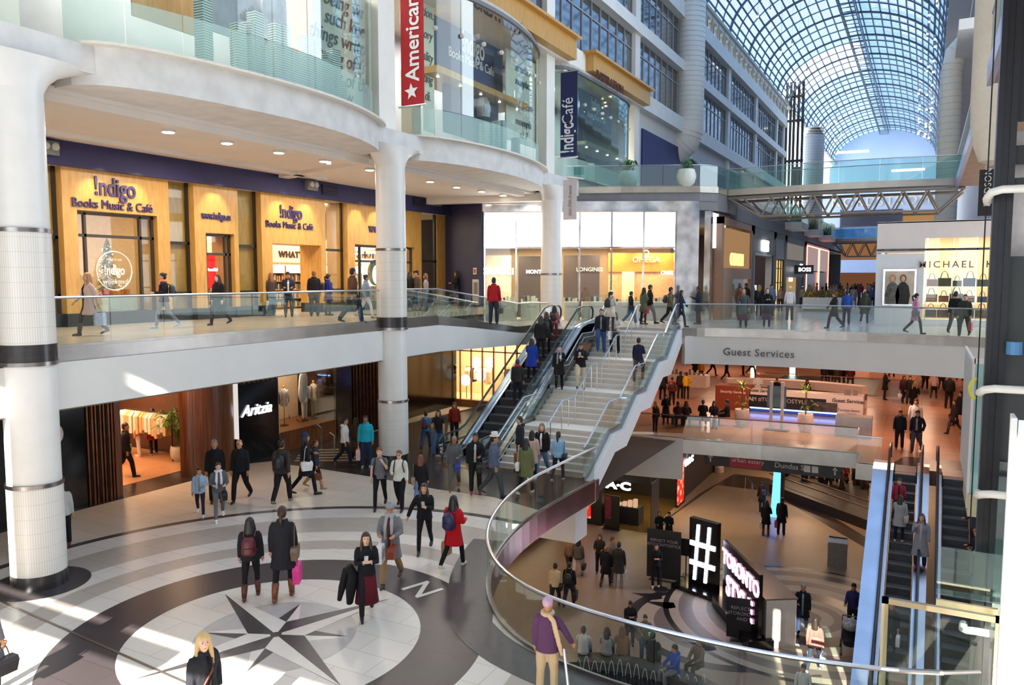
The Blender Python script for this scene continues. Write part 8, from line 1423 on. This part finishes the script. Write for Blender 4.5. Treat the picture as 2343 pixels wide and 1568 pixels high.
pts = [(1868,688),(1890,684),(1905,690),(1921,686),(1948,690),(1962,688),(1990,694),(1998,690),(1855,684),(1840,690),(1912,681),(1938,682),(1955,680),(1970,682),(1984,684),(1850,700),(1925,700),(1952,704),(1995,705),(1828,690),(1815,688),(1775,700),(1792,698),(1900,696),(1965,700)]
for i,(x,y) in enumerate(pts):
    p = aZ(x,y,Z3B); person(p, random.uniform(1.58,1.82), random.choice([0,20,170,175,95,-90]), random.choice(['walk','stand','walkl']), 'down','down', random.choice(['sk','lb','lk','sb','pk']), random.choice(['jkt','coat','swt'])+random.choice(FC), 'p'+random.choice(FC), 's#1c1b1e', (), 'distant shopper in the dense crowd between the left shops and the handbag shop', 0, group=gr)
gr = 'people in the crowd at the back of the lowest floor'
pts = [(1796,1108),(1840,1118),(1858,1112),(1878,1122),(1895,1128),(1910,1120),(1932,1124),(1868,1098),(1888,1090),(1912,1085),(1935,1082),(1955,1100),(1972,1096),(1985,1112),(1960,1130),(1945,1075),(1925,1140),(1978,1140)]
for i,(x,y) in enumerate(pts):
    p = aZ(x,y,Z1); person(p, random.uniform(1.58,1.82), random.choice([0,20,170,175,95,-90]), random.choice(['walk','stand','stand']), 'down','bend', random.choice(['sk','lb','lk','sb']), random.choice(['jkt','coat'])+random.choice(['#1c1718','#241a1a','#5a1c1c','#2a2024','#17161f','#3a2a24']), 'p#1c1718', 's#1c1b1e', (), 'distant person in dark winter clothes at the back of the lowest floor beyond the pylon', 0, group=gr)
gr = 'people far back on the guest services floor'
pts = [(1700,838),(1885,862),(1900,858),(1915,866),(1930,860),(1945,866),(1720,836),(2040,842),(2180,842),(2196,850),(1590,842),(1630,838)]
for i,(x,y) in enumerate(pts):
    p = aZ(x,y+22,ZGS); person(p, random.uniform(1.58,1.82), random.choice([0,20,170,175,95,-90]), random.choice(['walk','stand']), 'down','down', random.choice(['sk','lb','lk','sb']), random.choice(['jkt','coat'])+random.choice(['#1c1718','#241a1a','#5a1c1c','#2a2024','#17161f','#3a2a24']), 'p#1c1718', 's#1c1b1e', (), 'small distant figure in dark clothes far back on the guest services floor', 0, group=gr)
# things held or pushed
p = aZ(800,1300,0); q = aZ(840,1408,0); fxv = V((-RT.x, -RT.y, 0)); c0 = q+V((0, 0, 0)); lc = c0-RT*.26-V((q.x, q.y, 0)).normalized()*.12
mb = MB(); mb.tube([lc+V((0, 0, 1.02))-RT*.06, lc+V((0, 0, .85)), lc+V((0, 0, .6))-RT*.03, lc+V((0, 0, .3))-RT*.06], [.08, .15, .19, .12], 12, ry=[.06, .09, .1, .06]); mb.tube([lc+V((0, 0, .95))-RT*.12, lc-RT*.2+V((0, 0, .6)), lc-RT*.26+V((0, 0, .34))], [.06, .07, .04], 8); G('draped_coat', 'black coat hanging over the arm of the woman in the dark red skirt', 'coat', mb, cloth('#17171b'), smooth=True)
# stroller
q = aZ(1944,1492,Z1); vdn = V((-q.x, -q.y, 0)).normalized(); t = T('baby_stroller', 'black baby stroller with pale striped hood pushed by the man in navy', 'stroller', tuple(q)); R_ = V((-vdn.y, vdn.x, 0))
for a, b in ((-.25, .35), (.25, .35), (-.28, -.35), (.28, -.35)): c = q+R_*a+vdn*b+V((0, 0, .13)); MB().tube([c-R_*.025, c+R_*.025], .13, 14).obj('wheel', t, RUBBER)
for a in (-.25, .25): MB().tube([q+R_*a-vdn*.35+V((0, 0, .13)), q+R_*a+vdn*.1+V((0, 0, .55)), q+R_*a-vdn*.45+V((0, 0, 1.0))], .018, 6).tube([q+R_*a+vdn*.35+V((0, 0, .13)), q+R_*a-vdn*.1+V((0, 0, .6))], .018, 6).obj('frame_tube', t, DARK)
MB().tube([q-R_*.25-vdn*.45+V((0, 0, 1.0)), q+R_*.25-vdn*.45+V((0, 0, 1.0))], .022, 8).obj('push_bar', t, RUBBER); MB().tube([q-vdn*.2+V((0, 0, .75)), q+vdn*.1+V((0, 0, .45)), q+vdn*.4+V((0, 0, .42))], [.22, .24, .2], 12, ry=[.08, .1, .1]).obj('seat', t, cloth('#1a1b20'), True); MB().ell(q-vdn*.05+V((0, 0, .88)), .27, .27, .2, 16, 8).obj('hood', t, mat('#8a8a90', .6, var=.4, scale=10), True)
# wheeled walker pole of the old woman
q = aZ(1305,1560,0); a = aZ(1290,1500,.75); t = T('wheeled_walker', 'silver pole of the wheeled walker in front of the old woman in purple', 'walker', (a.x+.15, a.y+.1, 0)); b = V((a.x+.25, a.y-.3, .12)); MB().tube([a+V((0, 0, .1)), b], .022, 8).obj('pole', t, mat('#e6e4e6', .25, .8)); MB().tube([b+V((-.03, 0, -.02)), b+V((.03, 0, -.02))], .1, 14).obj('wheel', t, RUBBER)
# shopping trolley-like planter of the shop window kept simple
for o in list(bpy.data.objects):
    if 'o' in o: del o['o']
